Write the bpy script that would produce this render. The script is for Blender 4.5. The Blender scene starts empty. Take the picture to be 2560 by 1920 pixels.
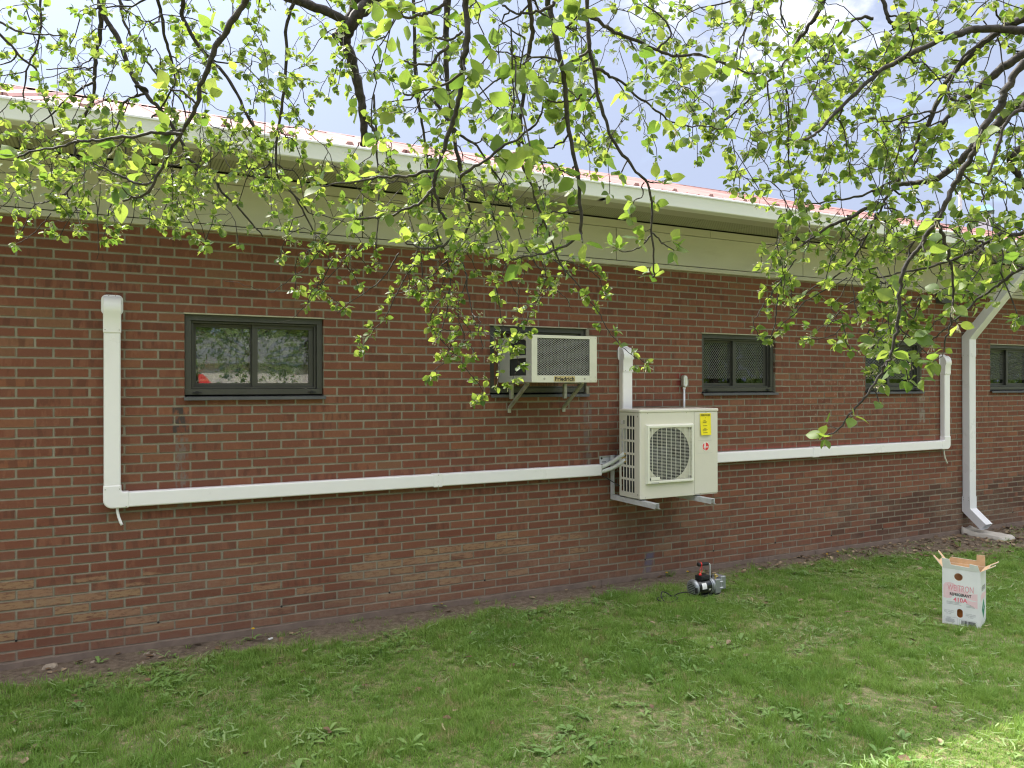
import bpy, bmesh, math, random
import numpy as np
from mathutils import Vector, Matrix, Euler
random.seed(11)
rng = np.random.default_rng(11)
sc = bpy.context.scene
C = sc.collection
R = math.radians

# ------------------------------------------------------------------ camera
FPX = 1925.0                      # focal length in pixels of the 2560 px wide photograph
YAW, PITCH, ROLL = R(27.15), 0.002, 0.0016
CAM = Vector((0.0, -6.0, 1.85))   # the wall is the plane y = 0, the ground z = 0
_F = Vector((math.sin(YAW) * math.cos(PITCH), math.cos(YAW) * math.cos(PITCH), math.sin(PITCH)))
_R0 = Vector((math.cos(YAW), -math.sin(YAW), 0))
_U0 = _R0.cross(_F)
_U = (_U0 + ROLL * _R0).normalized()
_R = _F.cross(_U).normalized()
cam_d = bpy.data.cameras.new('camera')
cam = bpy.data.objects.new('camera', cam_d)
C.objects.link(cam)
cam.matrix_world = Matrix(((_R.x, _U.x, -_F.x, CAM.x), (_R.y, _U.y, -_F.y, CAM.y), (_R.z, _U.z, -_F.z, CAM.z), (0, 0, 0, 1)))
cam_d.sensor_width = 36
cam_d.lens = 36 * FPX / 2560
cam_d.clip_start = 0.05
cam_d.clip_end = 600
sc.camera = cam


def at(u, v, z):
    """world point seen at full-resolution pixel (u, v) at depth z"""
    return CAM + z * (_F + (u - 1280) / FPX * _R - (v - 960) / FPX * _U)


def atv(x, y, z):
    return at(x * 2560 / 2212, y * 2560 / 2212, z)


# ------------------------------------------------------------------ sun, sky, exposure
SUN = Vector((-0.42, 1.0, 1.32)).normalized()     # direction towards the sun
SUN_EL = math.asin(SUN.z)
SUN_AZ = math.atan2(SUN.x, SUN.y)
sd = bpy.data.lights.new('sun', 'SUN')
sd.energy = 4.2
sd.angle = R(0.53)
sd.color = (1.0, 0.95, 0.86)
so = bpy.data.objects.new('sun', sd)
C.objects.link(so)
so.rotation_euler = SUN.to_track_quat('Z', 'Y').to_euler()
so.location = (0, 10, 20)

W = bpy.data.worlds.new('World')
sc.world = W
W.use_nodes = True
wt = W.node_tree
wt.nodes.clear()


class NT:
    """small helper to write node trees"""
    def __init__(s, tree): s.t = tree
    def n(s, kind, **kw):
        nd = s.t.nodes.new(kind)
        ins = kw.pop('ins', {})
        for k, v in kw.items(): setattr(nd, k, v)
        for k, v in ins.items():
            if isinstance(v, bpy.types.NodeSocket): s.t.links.new(v, nd.inputs[k])
            else: nd.inputs[k].default_value = v
        return nd
    def m(s, op, a, b=None, c=None, clamp=False):
        nd = s.t.nodes.new('ShaderNodeMath'); nd.operation = op; nd.use_clamp = clamp
        for i, v in enumerate((a, b, c)):
            if v is None: continue
            if isinstance(v, bpy.types.NodeSocket): s.t.links.new(v, nd.inputs[i])
            else: nd.inputs[i].default_value = v
        return nd.outputs[0]
    def vm(s, op, a, b=None):
        nd = s.t.nodes.new('ShaderNodeVectorMath'); nd.operation = op
        for i, v in enumerate((a, b)):
            if v is None: continue
            if isinstance(v, bpy.types.NodeSocket): s.t.links.new(v, nd.inputs[i])
            else: nd.inputs[i].default_value = v
        return nd.outputs['Value'] if op in ('DOT_PRODUCT', 'LENGTH') else nd.outputs[0]
    def mix(s, f, a, b, bt='MIX'):
        nd = s.t.nodes.new('ShaderNodeMix'); nd.data_type = 'RGBA'; nd.blend_type = bt
        for i, v in ((0, f), (6, a), (7, b)):
            if isinstance(v, bpy.types.NodeSocket): s.t.links.new(v, nd.inputs[i])
            elif i == 0: nd.inputs[0].default_value = v
            else: nd.inputs[i].default_value = (*v[:3], 1)
        return nd.outputs[2]
    def ss(s, v, lo, hi, a=0.0, b=1.0):
        nd = s.t.nodes.new('ShaderNodeMapRange'); nd.interpolation_type = 'SMOOTHSTEP'
        s.t.links.new(v, nd.inputs[0])
        for i, k in ((1, lo), (2, hi), (3, a), (4, b)): nd.inputs[i].default_value = k
        return nd.outputs[0]
    def noise(s, vec, scale, detail=4, rough=0.55, dist=0.0):
        nd = s.t.nodes.new('ShaderNodeTexNoise')
        if vec is not None: s.t.links.new(vec, nd.inputs['Vector'])
        nd.inputs['Scale'].default_value = scale; nd.inputs['Detail'].default_value = detail
        nd.inputs['Roughness'].default_value = rough; nd.inputs['Distortion'].default_value = dist
        return nd.outputs[0]
    def comb(s, x, y, z):
        nd = s.t.nodes.new('ShaderNodeCombineXYZ')
        for i, v in enumerate((x, y, z)):
            if isinstance(v, bpy.types.NodeSocket): s.t.links.new(v, nd.inputs[i])
            else: nd.inputs[i].default_value = v
        return nd.outputs[0]
    def sep(s, v):
        nd = s.t.nodes.new('ShaderNodeSeparateXYZ'); s.t.links.new(v, nd.inputs[0]); return nd.outputs
    def scale3(s, v, k):
        nd = s.t.nodes.new('ShaderNodeVectorMath'); nd.operation = 'MULTIPLY'
        s.t.links.new(v, nd.inputs[0]); nd.inputs[1].default_value = k; return nd.outputs[0]
    def ramp(s, f, stops, interp='LINEAR'):
        nd = s.t.nodes.new('ShaderNodeValToRGB'); s.t.links.new(f, nd.inputs[0])
        r = nd.color_ramp; r.interpolation = interp
        while len(r.elements) < len(stops): r.elements.new(0.5)
        for e, (p, c) in zip(r.elements, stops): e.position = p; e.color = (*c, 1)
        return nd.outputs[0]


w = NT(wt)
sky = w.n('ShaderNodeTexSky', sky_type='NISHITA', sun_disc=False, sun_elevation=SUN_EL, sun_rotation=SUN_AZ,
          altitude=100, air_density=1.0, dust_density=1.0, ozone_density=1.0)
dirn = w.vm('NORMALIZE', w.n('ShaderNodeTexCoord').outputs['Generated'])
dx, dy, dz = w.sep(dirn)
zc = w.m('ADD', w.m('MAXIMUM', dz, 0.0), 0.22)
pl = w.comb(w.m('DIVIDE', dx, zc), w.m('DIVIDE', dy, zc), 0.0)
n_big = w.noise(w.vm('ADD', pl, (3.1, 7.7, 0)), 0.75, 3, 0.5)
n_det = w.noise(w.vm('ADD', pl, (1.3, 2.2, 0)), 2.2, 8, 0.58, 0.4)
dens = w.m('ADD', w.m('MULTIPLY', n_big, 0.6), w.m('MULTIPLY', n_det, 0.4))
cover = w.ss(dens, 0.36, 0.46)
thick = w.m('ADD', w.m('MULTIPLY', w.noise(w.vm('ADD', pl, (9.2, 4.4, 0)), 1.15, 6, 0.55, 0.5), 0.7), w.m('MULTIPLY', n_det, 0.3))
puff = w.noise(w.vm('ADD', pl, (5.2, 8.4, 0)), 4.5, 9, 0.6, 0.6)
thick = w.m('ADD', thick, w.m('MULTIPLY', w.m('SUBTRACT', puff, 0.5), 0.55))
thick = w.ss(w.m('ADD', thick, w.m('MULTIPLY', w.m('SUBTRACT', w.m('MINIMUM', dz, 0.70), 0.53), 1.45)), 0.36, 0.74)   # cloud bases look greyer low down, whiter overhead
sun_dot = w.m('MAXIMUM', w.vm('DOT_PRODUCT', dirn, tuple(SUN)), 0.0)
glow = w.m('ADD', 0.75, w.m('MULTIPLY', w.m('POWER', sun_dot, 6.0), 1.1))
c_white = (14.6, 14.4, 14.6); c_grey = (3.1, 3.6, 4.9)
cl = w.mix(thick, c_grey, c_white)
cl = w.vm('SCALE', cl); cln = cl.node; wt.links.new(glow, cln.inputs['Scale'])
skyc = w.mix(cover, w.mix(0.25, sky.outputs[0], (5.5, 6.2, 7.2)), cl)
bg = w.n('ShaderNodeBackground', ins={'Color': skyc, 'Strength': 0.1})
wt.links.new(bg.outputs[0], w.n('ShaderNodeOutputWorld').inputs[0])

sc.view_settings.view_transform = 'Standard'
sc.view_settings.look = 'None'
sc.view_settings.exposure = 1.32
sc.view_settings.gamma = 1.0
sc.view_settings.use_curve_mapping = False
sc.render.engine = 'CYCLES'
sc.cycles.use_denoising = True
sc.cycles.filter_width = 1.2
sc.cycles.max_bounces = 7
sc.cycles.transparent_max_bounces = 12
sc.cycles.caustics_reflective = False
sc.cycles.caustics_refractive = False


# ------------------------------------------------------------------ helpers
def nmat(name):
    m = bpy.data.materials.new(name); m.use_nodes = True
    t = m.node_tree; t.nodes.clear()
    k = NT(t)
    out = k.n('ShaderNodeOutputMaterial')
    p = k.n('ShaderNodeBsdfPrincipled')
    t.links.new(p.outputs[0], out.inputs[0])
    return m, k, p, out


def bump(k, p, h, strength=0.3, dist=0.01):
    b = k.n('ShaderNodeBump', ins={'Height': h, 'Strength': strength, 'Distance': dist})
    k.t.links.new(b.outputs[0], p.inputs['Normal'])


def simple(name, col, rough=0.5, metal=0.0, var=0.12, scale=14.0, bmp=0.05, dirt=0.0, dcol=(0.16, 0.13, 0.09), dscale=6.0, spec=0.5, stretch=(1, 1, 1)):
    """a plain surface with faint mottling, wear and relief"""
    m, k, p, out = nmat(name)
    pos = k.n('ShaderNodeTexCoord').outputs['Object']
    pos = k.scale3(pos, stretch)
    nz = k.noise(pos, scale, 6, 0.6)
    lo = tuple(c * (1 - var) for c in col); hi = tuple(min(1, c * (1 + var)) for c in col)
    c = k.mix(k.ss(nz, 0.3, 0.7), lo, hi)
    if dirt > 0:
        dn = k.ss(k.noise(pos, dscale, 8, 0.7), 0.52, 0.75, 0.0, dirt)
        c = k.mix(dn, c, dcol)
    k.t.links.new(c, p.inputs['Base Color'])
    k.t.links.new(k.ss(nz, 0.2, 0.8, max(0, rough - 0.08), min(1, rough + 0.08)), p.inputs['Roughness'])
    p.inputs['Metallic'].default_value = metal
    p.inputs['Specular IOR Level'].default_value = spec
    if bmp > 0: bump(k, p, k.noise(pos, scale * 6, 3, 0.6), bmp, 0.004)
    return m


class MB:
    """collects shapes into one mesh"""
    def __init__(s): s.v = []; s.f = []; s.mi = []; s.cur = 0
    def add(s, vs, fs):
        b = len(s.v); s.v += [tuple(q) for q in vs]
        for f in fs: s.f.append(tuple(b + i for i in f)); s.mi.append(s.cur)
        return s
    def box(s, x0, x1, y0, y1, z0, z1, M=None):
        vs = [Vector((x, y, z)) for x in (x0, x1) for y in (y0, y1) for z in (z0, z1)]
        if M is not None: vs = [M @ q for q in vs]
        return s.add(vs, [(0, 1, 3, 2), (4, 6, 7, 5), (0, 4, 5, 1), (2, 3, 7, 6), (0, 2, 6, 4), (1, 5, 7, 3)])
    def bar(s, a, b, w, h, up=(0, 0, 1)):
        a = Vector(a); b = Vector(b); d = (b - a).normalized(); up = Vector(up)
        x = d.cross(up).normalized(); z = x.cross(d).normalized()
        vs = []
        for q in (a, b):
            for sx, sz in ((-1, -1), (1, -1), (1, 1), (-1, 1)): vs.append(q + x * sx * w / 2 + z * sz * h / 2)
        return s.add(vs, [(0, 1, 2, 3), (7, 6, 5, 4), (0, 4, 5, 1), (1, 5, 6, 2), (2, 6, 7, 3), (3, 7, 4, 0)])
    def tube(s, pts, rad, n=8, cap=True):
        pts = [Vector(q) for q in pts]
        if not hasattr(rad, '__len__'): rad = [rad] * len(pts)
        vs = []; fs = []; px = None
        for i, q in enumerate(pts):
            d = (pts[min(i + 1, len(pts) - 1)] - pts[max(i - 1, 0)])
            if d.length < 1e-9: d = Vector((0, 0, 1))
            d.normalize()
            if px is None: px = d.orthogonal().normalized()
            px = (px - d * px.dot(d))
            px = px.normalized() if px.length > 1e-6 else d.orthogonal().normalized()
            py = d.cross(px)
            for j in range(n):
                a = 2 * math.pi * j / n
                vs.append(q + (px * math.cos(a) + py * math.sin(a)) * rad[i])
        for i in range(len(pts) - 1):
            for j in range(n):
                fs.append((i * n + j, i * n + (j + 1) % n, (i + 1) * n + (j + 1) % n, (i + 1) * n + j))
        if cap:
            fs.append(tuple(reversed(range(n)))); fs.append(tuple((len(pts) - 1) * n + j for j in range(n)))
        return s.add(vs, fs)
    def prism(s, poly, d, M):
        """polygon in local xy extruded along local z from 0 to d, then moved by M"""
        n = len(poly)
        vs = [M @ Vector((x, y, 0)) for x, y in poly] + [M @ Vector((x, y, d)) for x, y in poly]
        return s.add(vs, [tuple(reversed(range(n))), tuple(range(n, 2 * n))] + [(i, (i + 1) % n, n + (i + 1) % n, n + i) for i in range(n)])
    def lathe(s, prof, M, n=24, cap=True):
        """profile of (radius, z) turned about local z"""
        vs = []; fs = []
        for r, z in prof:
            for j in range(n):
                a = 2 * math.pi * j / n; vs.append(M @ Vector((r * math.cos(a), r * math.sin(a), z)))
        for i in range(len(prof) - 1):
            for j in range(n): fs.append((i * n + j, i * n + (j + 1) % n, (i + 1) * n + (j + 1) % n, (i + 1) * n + j))
        if cap: fs.append(tuple(reversed(range(n)))); fs.append(tuple((len(prof) - 1) * n + j for j in range(n)))
        return s.add(vs, fs)
    def build(s, name, mats, parent=None, bevel=0, smooth=False, seg=2, fixn=True):
        me = bpy.data.meshes.new(name); me.from_pydata(s.v, [], s.f)
        if not isinstance(mats, (list, tuple)): mats = [mats]
        for m in mats: me.materials.append(m)
        if len(mats) > 1: me.polygons.foreach_set('material_index', s.mi)
        if fixn:
            bm = bmesh.new(); bm.from_mesh(me); bmesh.ops.recalc_face_normals(bm, faces=bm.faces); bm.to_mesh(me); bm.free()
        if smooth: me.polygons.foreach_set('use_smooth', [True] * len(me.polygons))
        me.update()
        o = bpy.data.objects.new(name, me); C.objects.link(o)
        if parent is not None: o.parent = parent
        if bevel:
            b = o.modifiers.new('bevel', 'BEVEL'); b.width = bevel; b.segments = seg; b.limit_method = 'ANGLE'; b.angle_limit = R(40)
            if smooth is False: me.polygons.foreach_set('use_smooth', [True] * len(me.polygons)); b.harden_normals = True
        return o


def tag(o, label=None, cat=None, group=None, kind=None):
    for k, v in (('label', label), ('category', cat), ('group', group), ('kind', kind)):
        if v: o[k] = v
    return o


def thing(name, label, cat, loc=(0, 0, 0), rz=0, group=None):
    o = bpy.data.objects.new(name, None); C.objects.link(o); o.empty_display_size = 0.1
    o.location = loc; o.rotation_euler = (0, 0, rz)
    return tag(o, label, cat, group)


def child(o, parent):
    o.parent = parent
    return o


def rrect(x0, x1, y0, y1, r, n=4):
    pts = []
    for cx, cy, a0 in ((x1 - r, y1 - r, 0), (x0 + r, y1 - r, 90), (x0 + r, y0 + r, 180), (x1 - r, y0 + r, 270)):
        for i in range(n + 1):
            a = R(a0 + 90 * i / n); pts.append((cx + r * math.cos(a), cy + r * math.sin(a)))
    return pts


def circle(cx, cy, r, n=48, ry=None):
    return [(cx + r * math.cos(2 * math.pi * i / n), cy + (ry or r) * math.sin(2 * math.pi * i / n)) for i in range(n)]


def mesh_of_curve(cu, name):
    tmp = bpy.data.objects.new('tmp', cu); C.objects.link(tmp)
    dg = bpy.context.evaluated_depsgraph_get()
    me = bpy.data.meshes.new_from_object(tmp.evaluated_get(dg)); me.name = name
    bpy.data.objects.remove(tmp); bpy.data.curves.remove(cu)
    return me


def panel(name, outer, holes, thick, M, mat, parent=None, flatn=True):
    """flat sheet in local xy with real holes, thick along local z (centred), moved by M"""
    cu = bpy.data.curves.new(name, 'CURVE'); cu.dimensions = '2D'; cu.fill_mode = 'BOTH'; cu.extrude = thick / 2
    for poly in [outer] + holes:
        sp = cu.splines.new('POLY'); sp.points.add(len(poly) - 1); sp.use_cyclic_u = True
        for q, (x, y) in zip(sp.points, poly): q.co = (x, y, 0, 1)
    me = mesh_of_curve(cu, name); me.transform(M); me.materials.clear(); me.materials.append(mat)
    me.polygons.foreach_set('use_smooth', [False] * len(me.polygons))
    o = bpy.data.objects.new(name, me); C.objects.link(o)
    if parent is not None: o.parent = parent
    return o


def text(name, body, w, h, M, mat, parent, bold=0.0, shear=0.0, thick=0.0004):
    """lettering fitted into a box w x h with its lower left corner at the origin of M, facing local +z"""
    cu = bpy.data.curves.new(name, 'FONT'); cu.body = body; cu.extrude = 0.0; cu.offset = bold; cu.shear = shear; cu.resolution_u = 3
    me = mesh_of_curve(cu, name)
    n = len(me.vertices); co = np.empty(n * 3); me.vertices.foreach_get('co', co); co = co.reshape(-1, 3)
    lo = co.min(0); hi = co.max(0)
    S = Matrix.Diagonal((w / (hi[0] - lo[0]), h / (hi[1] - lo[1]), 1, 1)) @ Matrix.Translation((-lo[0], -lo[1], 0))
    me.transform(M @ S); me.materials.clear(); me.materials.append(mat)
    o = bpy.data.objects.new(name, me); C.objects.link(o)
    if parent is not None: o.parent = parent
    return o


def np_mesh(name, verts, faces, mat, parent=None, smooth=False, attrs=None):
    """big mesh from arrays; faces is an (n, k) int array"""
    me = bpy.data.meshes.new(name)
    nv, nf, k = len(verts), len(faces), faces.shape[1]
    me.vertices.add(nv); me.vertices.foreach_set('co', np.ascontiguousarray(verts, np.float32).ravel())
    me.loops.add(nf * k); me.loops.foreach_set('vertex_index', np.ascontiguousarray(faces, np.int32).ravel())
    me.polygons.add(nf); me.polygons.foreach_set('loop_start', np.arange(0, nf * k, k, dtype=np.int32))
    if smooth: me.polygons.foreach_set('use_smooth', np.ones(nf, bool))
    for nm, dom, typ, arr in (attrs or []):
        a = me.attributes.new(nm, typ, dom); a.data.foreach_set('value' if typ != 'FLOAT_VECTOR' else 'vector', np.ascontiguousarray(arr).ravel())
    me.update(calc_edges=True)
    me.materials.append(mat)
    o = bpy.data.objects.new(name, me); C.objects.link(o)
    if parent is not None: o.parent = parent
    return o


def vnoise(x, y, seed=0):
    """smooth 2-D value noise in 0..1 for arrays"""
    r = np.random.default_rng(seed).random((256, 256))
    xi = np.floor(x).astype(int); yi = np.floor(y).astype(int); fx = x - xi; fy = y - yi
    fx = fx * fx * (3 - 2 * fx); fy = fy * fy * (3 - 2 * fy)
    a = r[xi % 256, yi % 256]; b = r[(xi + 1) % 256, yi % 256]; c = r[xi % 256, (yi + 1) % 256]; d = r[(xi + 1) % 256, (yi + 1) % 256]
    return (a * (1 - fx) + b * fx) * (1 - fy) + (c * (1 - fx) + d * fx) * fy


def fbm(x, y, seed=0, oct=4):
    s = 0; a = 0.5; t = 0
    for i in range(oct): s = s + a * vnoise(x * 2 ** i, y * 2 ** i, seed + i); t += a; a *= 0.55
    return s / t


# planes for flat pieces: local x, y in the picture of the face, local z towards the viewer of the face
def M_front(y):   # faces -y ; local x = world x, local y = world z
    return Matrix(((1, 0, 0, 0), (0, 0, -1, y), (0, 1, 0, 0), (0, 0, 0, 1)))
def M_left(x):    # faces -x ; local x = -world y (from the wall outwards), local y = world z
    return Matrix(((0, 0, -1, x), (-1, 0, 0, 0), (0, 1, 0, 0), (0, 0, 0, 1)))

# ------------------------------------------------------------------ materials of the building
BP, BC, Z0, X0 = 0.2127, 0.0666, 0.042, -0.592     # brick pitch, course, first bed, phase


def brick_material():
    m, k, p, out = nmat('brick_clay')
    pos = k.n('ShaderNodeNewGeometry').outputs['Position']
    x, y, z = k.sep(pos)
    row = k.m('FLOOR', k.m('DIVIDE', k.m('SUBTRACT', z, Z0), BC))
    xo = k.m('ADD', k.m('DIVIDE', k.m('SUBTRACT', x, X0), BP), k.m('MULTIPLY', k.m('MODULO', row, 2.0), 0.5))
    col = k.m('FLOOR', xo); fx = k.m('FRACT', xo)
    wn = k.n('ShaderNodeTexWhiteNoise', noise_dimensions='3D', ins={'Vector': k.comb(col, row, 3.0)})
    r1 = wn.outputs['Value']; rc = k.sep(wn.outputs['Color'])
    wn2 = k.n('ShaderNodeTexWhiteNoise', noise_dimensions='3D', ins={'Vector': k.comb(col, row, 17.0)})
    r2 = wn2.outputs['Value']; rd = k.sep(wn2.outputs['Color'])
    base = k.ramp(r1, [(0.0, (0.175, 0.072, 0.048)), (0.25, (0.215, 0.082, 0.053)), (0.5, (0.24, 0.096, 0.060)),
                       (0.75, (0.20, 0.084, 0.060)), (0.92, (0.29, 0.122, 0.070)), (1.0, (0.235, 0.130, 0.080))])
    base = k.mix(k.m('MULTIPLY', rc[1], 0.25), base, (0.235, 0.105, 0.073))
    # kiln marks: upright darker and paler patches on some bricks
    q = k.vm('ADD', k.scale3(pos, (21.0, 1.0, 5.0)), k.comb(k.m('MULTIPLY', r1, 91.0), 0.0, k.m('MULTIPLY', r2, 57.0)))
    fl = k.noise(q, 1.0, 3, 0.5)
    some = k.ss(rc[2], 0.55, 0.62)
    base = k.mix(k.m('MULTIPLY', k.m('MULTIPLY', k.ss(fl, 0.52, 0.58), some), 0.42), base, (0.32, 0.155, 0.10))
    some2 = k.ss(rd[0], 0.72, 0.78)
    base = k.mix(k.m('MULTIPLY', k.m('MULTIPLY', k.ss(fl, 0.50, 0.42), some2), 0.6), base, (0.115, 0.052, 0.038))
    # mottling and grain
    mot = k.noise(pos, 38.0, 6, 0.65)
    base = k.mix(k.ss(mot, 0.3, 0.72, 0.0, 0.30), base, (0.15, 0.062, 0.044))
    grain = k.noise(pos, 260.0, 2, 0.6)
    base = k.mix(k.ss(grain, 0.58, 0.75, 0.0, 0.35), base, (0.36, 0.18, 0.12))
    # buff, scoured bricks in a band low on the wall
    bz = k.m('MULTIPLY', k.ss(z, 0.10, 0.34), k.ss(z, 0.62, 0.44))
    bx = k.m('ADD', k.m('MULTIPLY', k.ss(x, 4.2, 3.0), k.ss(x, 1.1, 2.0)), k.m('MULTIPLY', k.ss(x, 0.6, 0.1), 0.9))
    bx = k.m('MAXIMUM', bx, k.m('MULTIPLY', k.ss(x, 3.8, 3.0), 0.45))
    patch = k.noise(k.scale3(pos, (1.1, 1, 5.0)), 1.6, 2, 0.5)
    pr = k.m('MULTIPLY', k.m('MULTIPLY', bz, bx), k.m('ADD', 0.20, patch))
    isb = k.ss(k.m('SUBTRACT', pr, rd[1]), 0.0, 0.05)
    fz = k.m('FRACT', k.m('DIVIDE', k.m('SUBTRACT', z, Z0), BC))
    scour = k.noise(k.scale3(pos, (16.0, 1.0, 60.0)), 1.0, 8, 0.72)
    edge = k.m('MULTIPLY', k.ss(k.m('MULTIPLY', k.m('MULTIPLY', fz, k.m('SUBTRACT', 1.0, fz)), 4.0), 0.35, 0.75), 1.0)
    buff = k.mix(r2, (0.40, 0.275, 0.155), (0.37, 0.215, 0.135))
    bm_ = k.m('MULTIPLY', isb, k.ss(k.m('ADD', scour, k.m('MULTIPLY', edge, 0.13)), 0.50, 0.64))
    base = k.mix(k.m('MULTIPLY', isb, 0.35), base, (0.11, 0.075, 0.055))
    base = k.mix(k.m('MULTIPLY', bm_, 0.8), base, buff)
    # sooty bricks near the downspout, low down
    dk = k.m('MULTIPLY', k.m('MULTIPLY', k.ss(x, 6.6, 8.6), k.ss(x, 11.2, 10.2)), k.m('MULTIPLY', k.ss(z, 0.75, 0.45), 1.0))
    isd = k.ss(k.m('SUBTRACT', k.m('MULTIPLY', dk, 0.85), rd[2]), 0.0, 0.05)
    base = k.mix(k.m('MULTIPLY', isd, 0.62), base, (0.062, 0.045, 0.038))
    # pale bloom round x = 7, z = 1.7
    bl = k.m('MULTIPLY', k.m('MULTIPLY', k.ss(x, 6.2, 6.9), k.ss(x, 8.6, 7.6)), k.m('MULTIPLY', k.ss(z, 1.3, 1.55), k.ss(z, 2.15, 1.9)))
    base = k.mix(k.m('MULTIPLY', k.m('MULTIPLY', bl, k.ss(k.noise(pos, 22.0, 4, 0.6), 0.55, 0.68)), 0.7), base, (0.42, 0.30, 0.24))
    # ground splash along the bottom courses
    base = k.mix(k.m('MULTIPLY', k.ss(z, 0.24, 0.03), k.ss(k.noise(pos, 9.0, 6, 0.65), 0.35, 0.65, 0.15, 0.6)), base, (0.21, 0.135, 0.105))
    # grey smears where sealant ran below the window jambs
    def smear(xa, xb, za, zb, colr, amt, s):
        nonlocal base
        f = k.m('MULTIPLY', k.m('MULTIPLY', k.ss(x, xa - 0.012, xa + 0.004), k.ss(x, xb + 0.012, xb - 0.004)), k.m('MULTIPLY', k.ss(z, za - 0.02, za + 0.01), k.ss(z, zb + 0.01, zb - 0.01)))
        f = k.m('MULTIPLY', f, k.ss(k.noise(k.vm('ADD', k.scale3(pos, (26, 1, 9)), (s, 0, s)), 1.0, 4, 0.6), 0.42, 0.56))
        base = k.mix(k.m('MULTIPLY', f, amt), base, colr)
    smear(0.355, 0.455, 1.50, 1.70, (0.055, 0.058, 0.062), 0.9, 1.0)
    smear(0.375, 0.450, 0.98, 1.48, (0.20, 0.19, 0.18), 0.75, 4.0)
    smear(3.82, 3.90, 1.10, 1.70, (0.17, 0.17, 0.17), 0.65, 8.0)
    smear(8.58, 8.68, 1.40, 1.72, (0.30, 0.29, 0.27), 0.75, 12.0)
    # blue spray mark near the ground, red chalk along the right-hand duct and round the conduit
    def spray(xa, xb, za, zb, colr, amt, sh=0.0):
        nonlocal base
        xs = k.m('ADD', x, k.m('MULTIPLY', k.m('SUBTRACT', z, za), sh))
        f = k.m('MULTIPLY', k.m('MULTIPLY', k.ss(xs, xa - 0.02, xa + 0.02), k.ss(xs, xb + 0.02, xb - 0.02)), k.m('MULTIPLY', k.ss(z, za - 0.015, za + 0.02), k.ss(z, zb + 0.02, zb - 0.015)))
        base = k.mix(k.m('MULTIPLY', f, k.ss(k.noise(pos, 60.0, 4, 0.7), 0.25, 0.6, amt * 0.5, amt)), base, colr)
    spray(4.47, 4.56, 0.0, 0.24, (0.10, 0.15, 0.28), 0.75, -0.25)
    spray(5.0, 8.95, 1.162, 1.192, (0.46, 0.10, 0.10), 0.55)
    spray(4.90, 4.985, 1.80, 1.98, (0.22, 0.03, 0.03), 0.8)
    # little pale flecks and run marks
    fk = k.ss(k.noise(k.scale3(pos, (30.0, 1.0, 9.0)), 1.0, 1, 0.3), 0.845, 0.865)
    base = k.mix(k.m('MULTIPLY', fk, 0.8), base, (0.55, 0.50, 0.42))
    wth = k.m('MULTIPLY', k.m('MULTIPLY', k.ss(z, 0.95, 0.25), k.ss(k.noise(k.scale3(pos, (0.6, 1, 1.6)), 1.5, 5, 0.6), 0.34, 0.62)), k.m('MULTIPLY', k.m('ADD', 0.25, k.m('MULTIPLY', rc[0], 0.75)), k.ss(k.m('ADD', k.m('MULTIPLY', scour, 0.5), k.m('MULTIPLY', mot, 0.5)), 0.40, 0.62, 0.25, 0.95)))
    base = k.mix(wth, base, (0.33, 0.235, 0.17))
    base = k.mix(1.0, base, (0.85, 0.80, 0.76), 'MULTIPLY')
    # mortar smeared and arrises worn along the edges of the bricks
    ex = k.m('MINIMUM', k.m('MULTIPLY', k.m('MINIMUM', fx, k.m('SUBTRACT', 1.0, fx)), BP), k.m('MULTIPLY', k.m('MINIMUM', fz, k.m('SUBTRACT', 1.0, fz)), BC))
    sm_ = k.noise(pos, 55.0, 5, 0.7)
    em = k.ss(k.m('SUBTRACT', k.m('ADD', ex, k.m('MULTIPLY', k.m('SUBTRACT', 0.5, sm_), 0.022)), 0.0085), 0.0035, -0.0015)
    base = k.mix(k.m('MULTIPLY', em, 0.42), base, (0.235, 0.185, 0.135))
    dkp = k.ss(k.noise(k.scale3(pos, (0.5, 1, 0.8)), 2.2, 6, 0.62), 0.50, 0.72, 0.0, 0.22)
    base = k.mix(dkp, base, (0.11, 0.065, 0.05))
    k.t.links.new(base, p.inputs['Base Color'])
    p.inputs['Roughness'].default_value = 0.88
    p.inputs['Specular IOR Level'].default_value = 0.25
    h = k.m('ADD', k.m('MULTIPLY', mot, 0.7), k.m('MULTIPLY', grain, 0.45))
    bump(k, p, h, 0.55, 0.004)
    return m


def mortar_material():
    m, k, p, out = nmat('mortar')
    pos = k.n('ShaderNodeNewGeometry').outputs['Position']
    n1 = k.noise(pos, 7.0, 6, 0.65); n2 = k.noise(pos, 140.0, 3, 0.6)
    c = k.mix(k.ss(n1, 0.3, 0.7), (0.205, 0.185, 0.14), (0.30, 0.272, 0.215))
    z = k.sep(pos)[2]
    c = k.mix(k.ss(z, 0.2, 0.02, 0.0, 0.5), c, (0.27, 0.19, 0.155))
    k.t.links.new(c, p.inputs['Base Color']); p.inputs['Roughness'].default_value = 0.95
    bump(k, p, n2, 0.6, 0.004)
    return m


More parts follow.
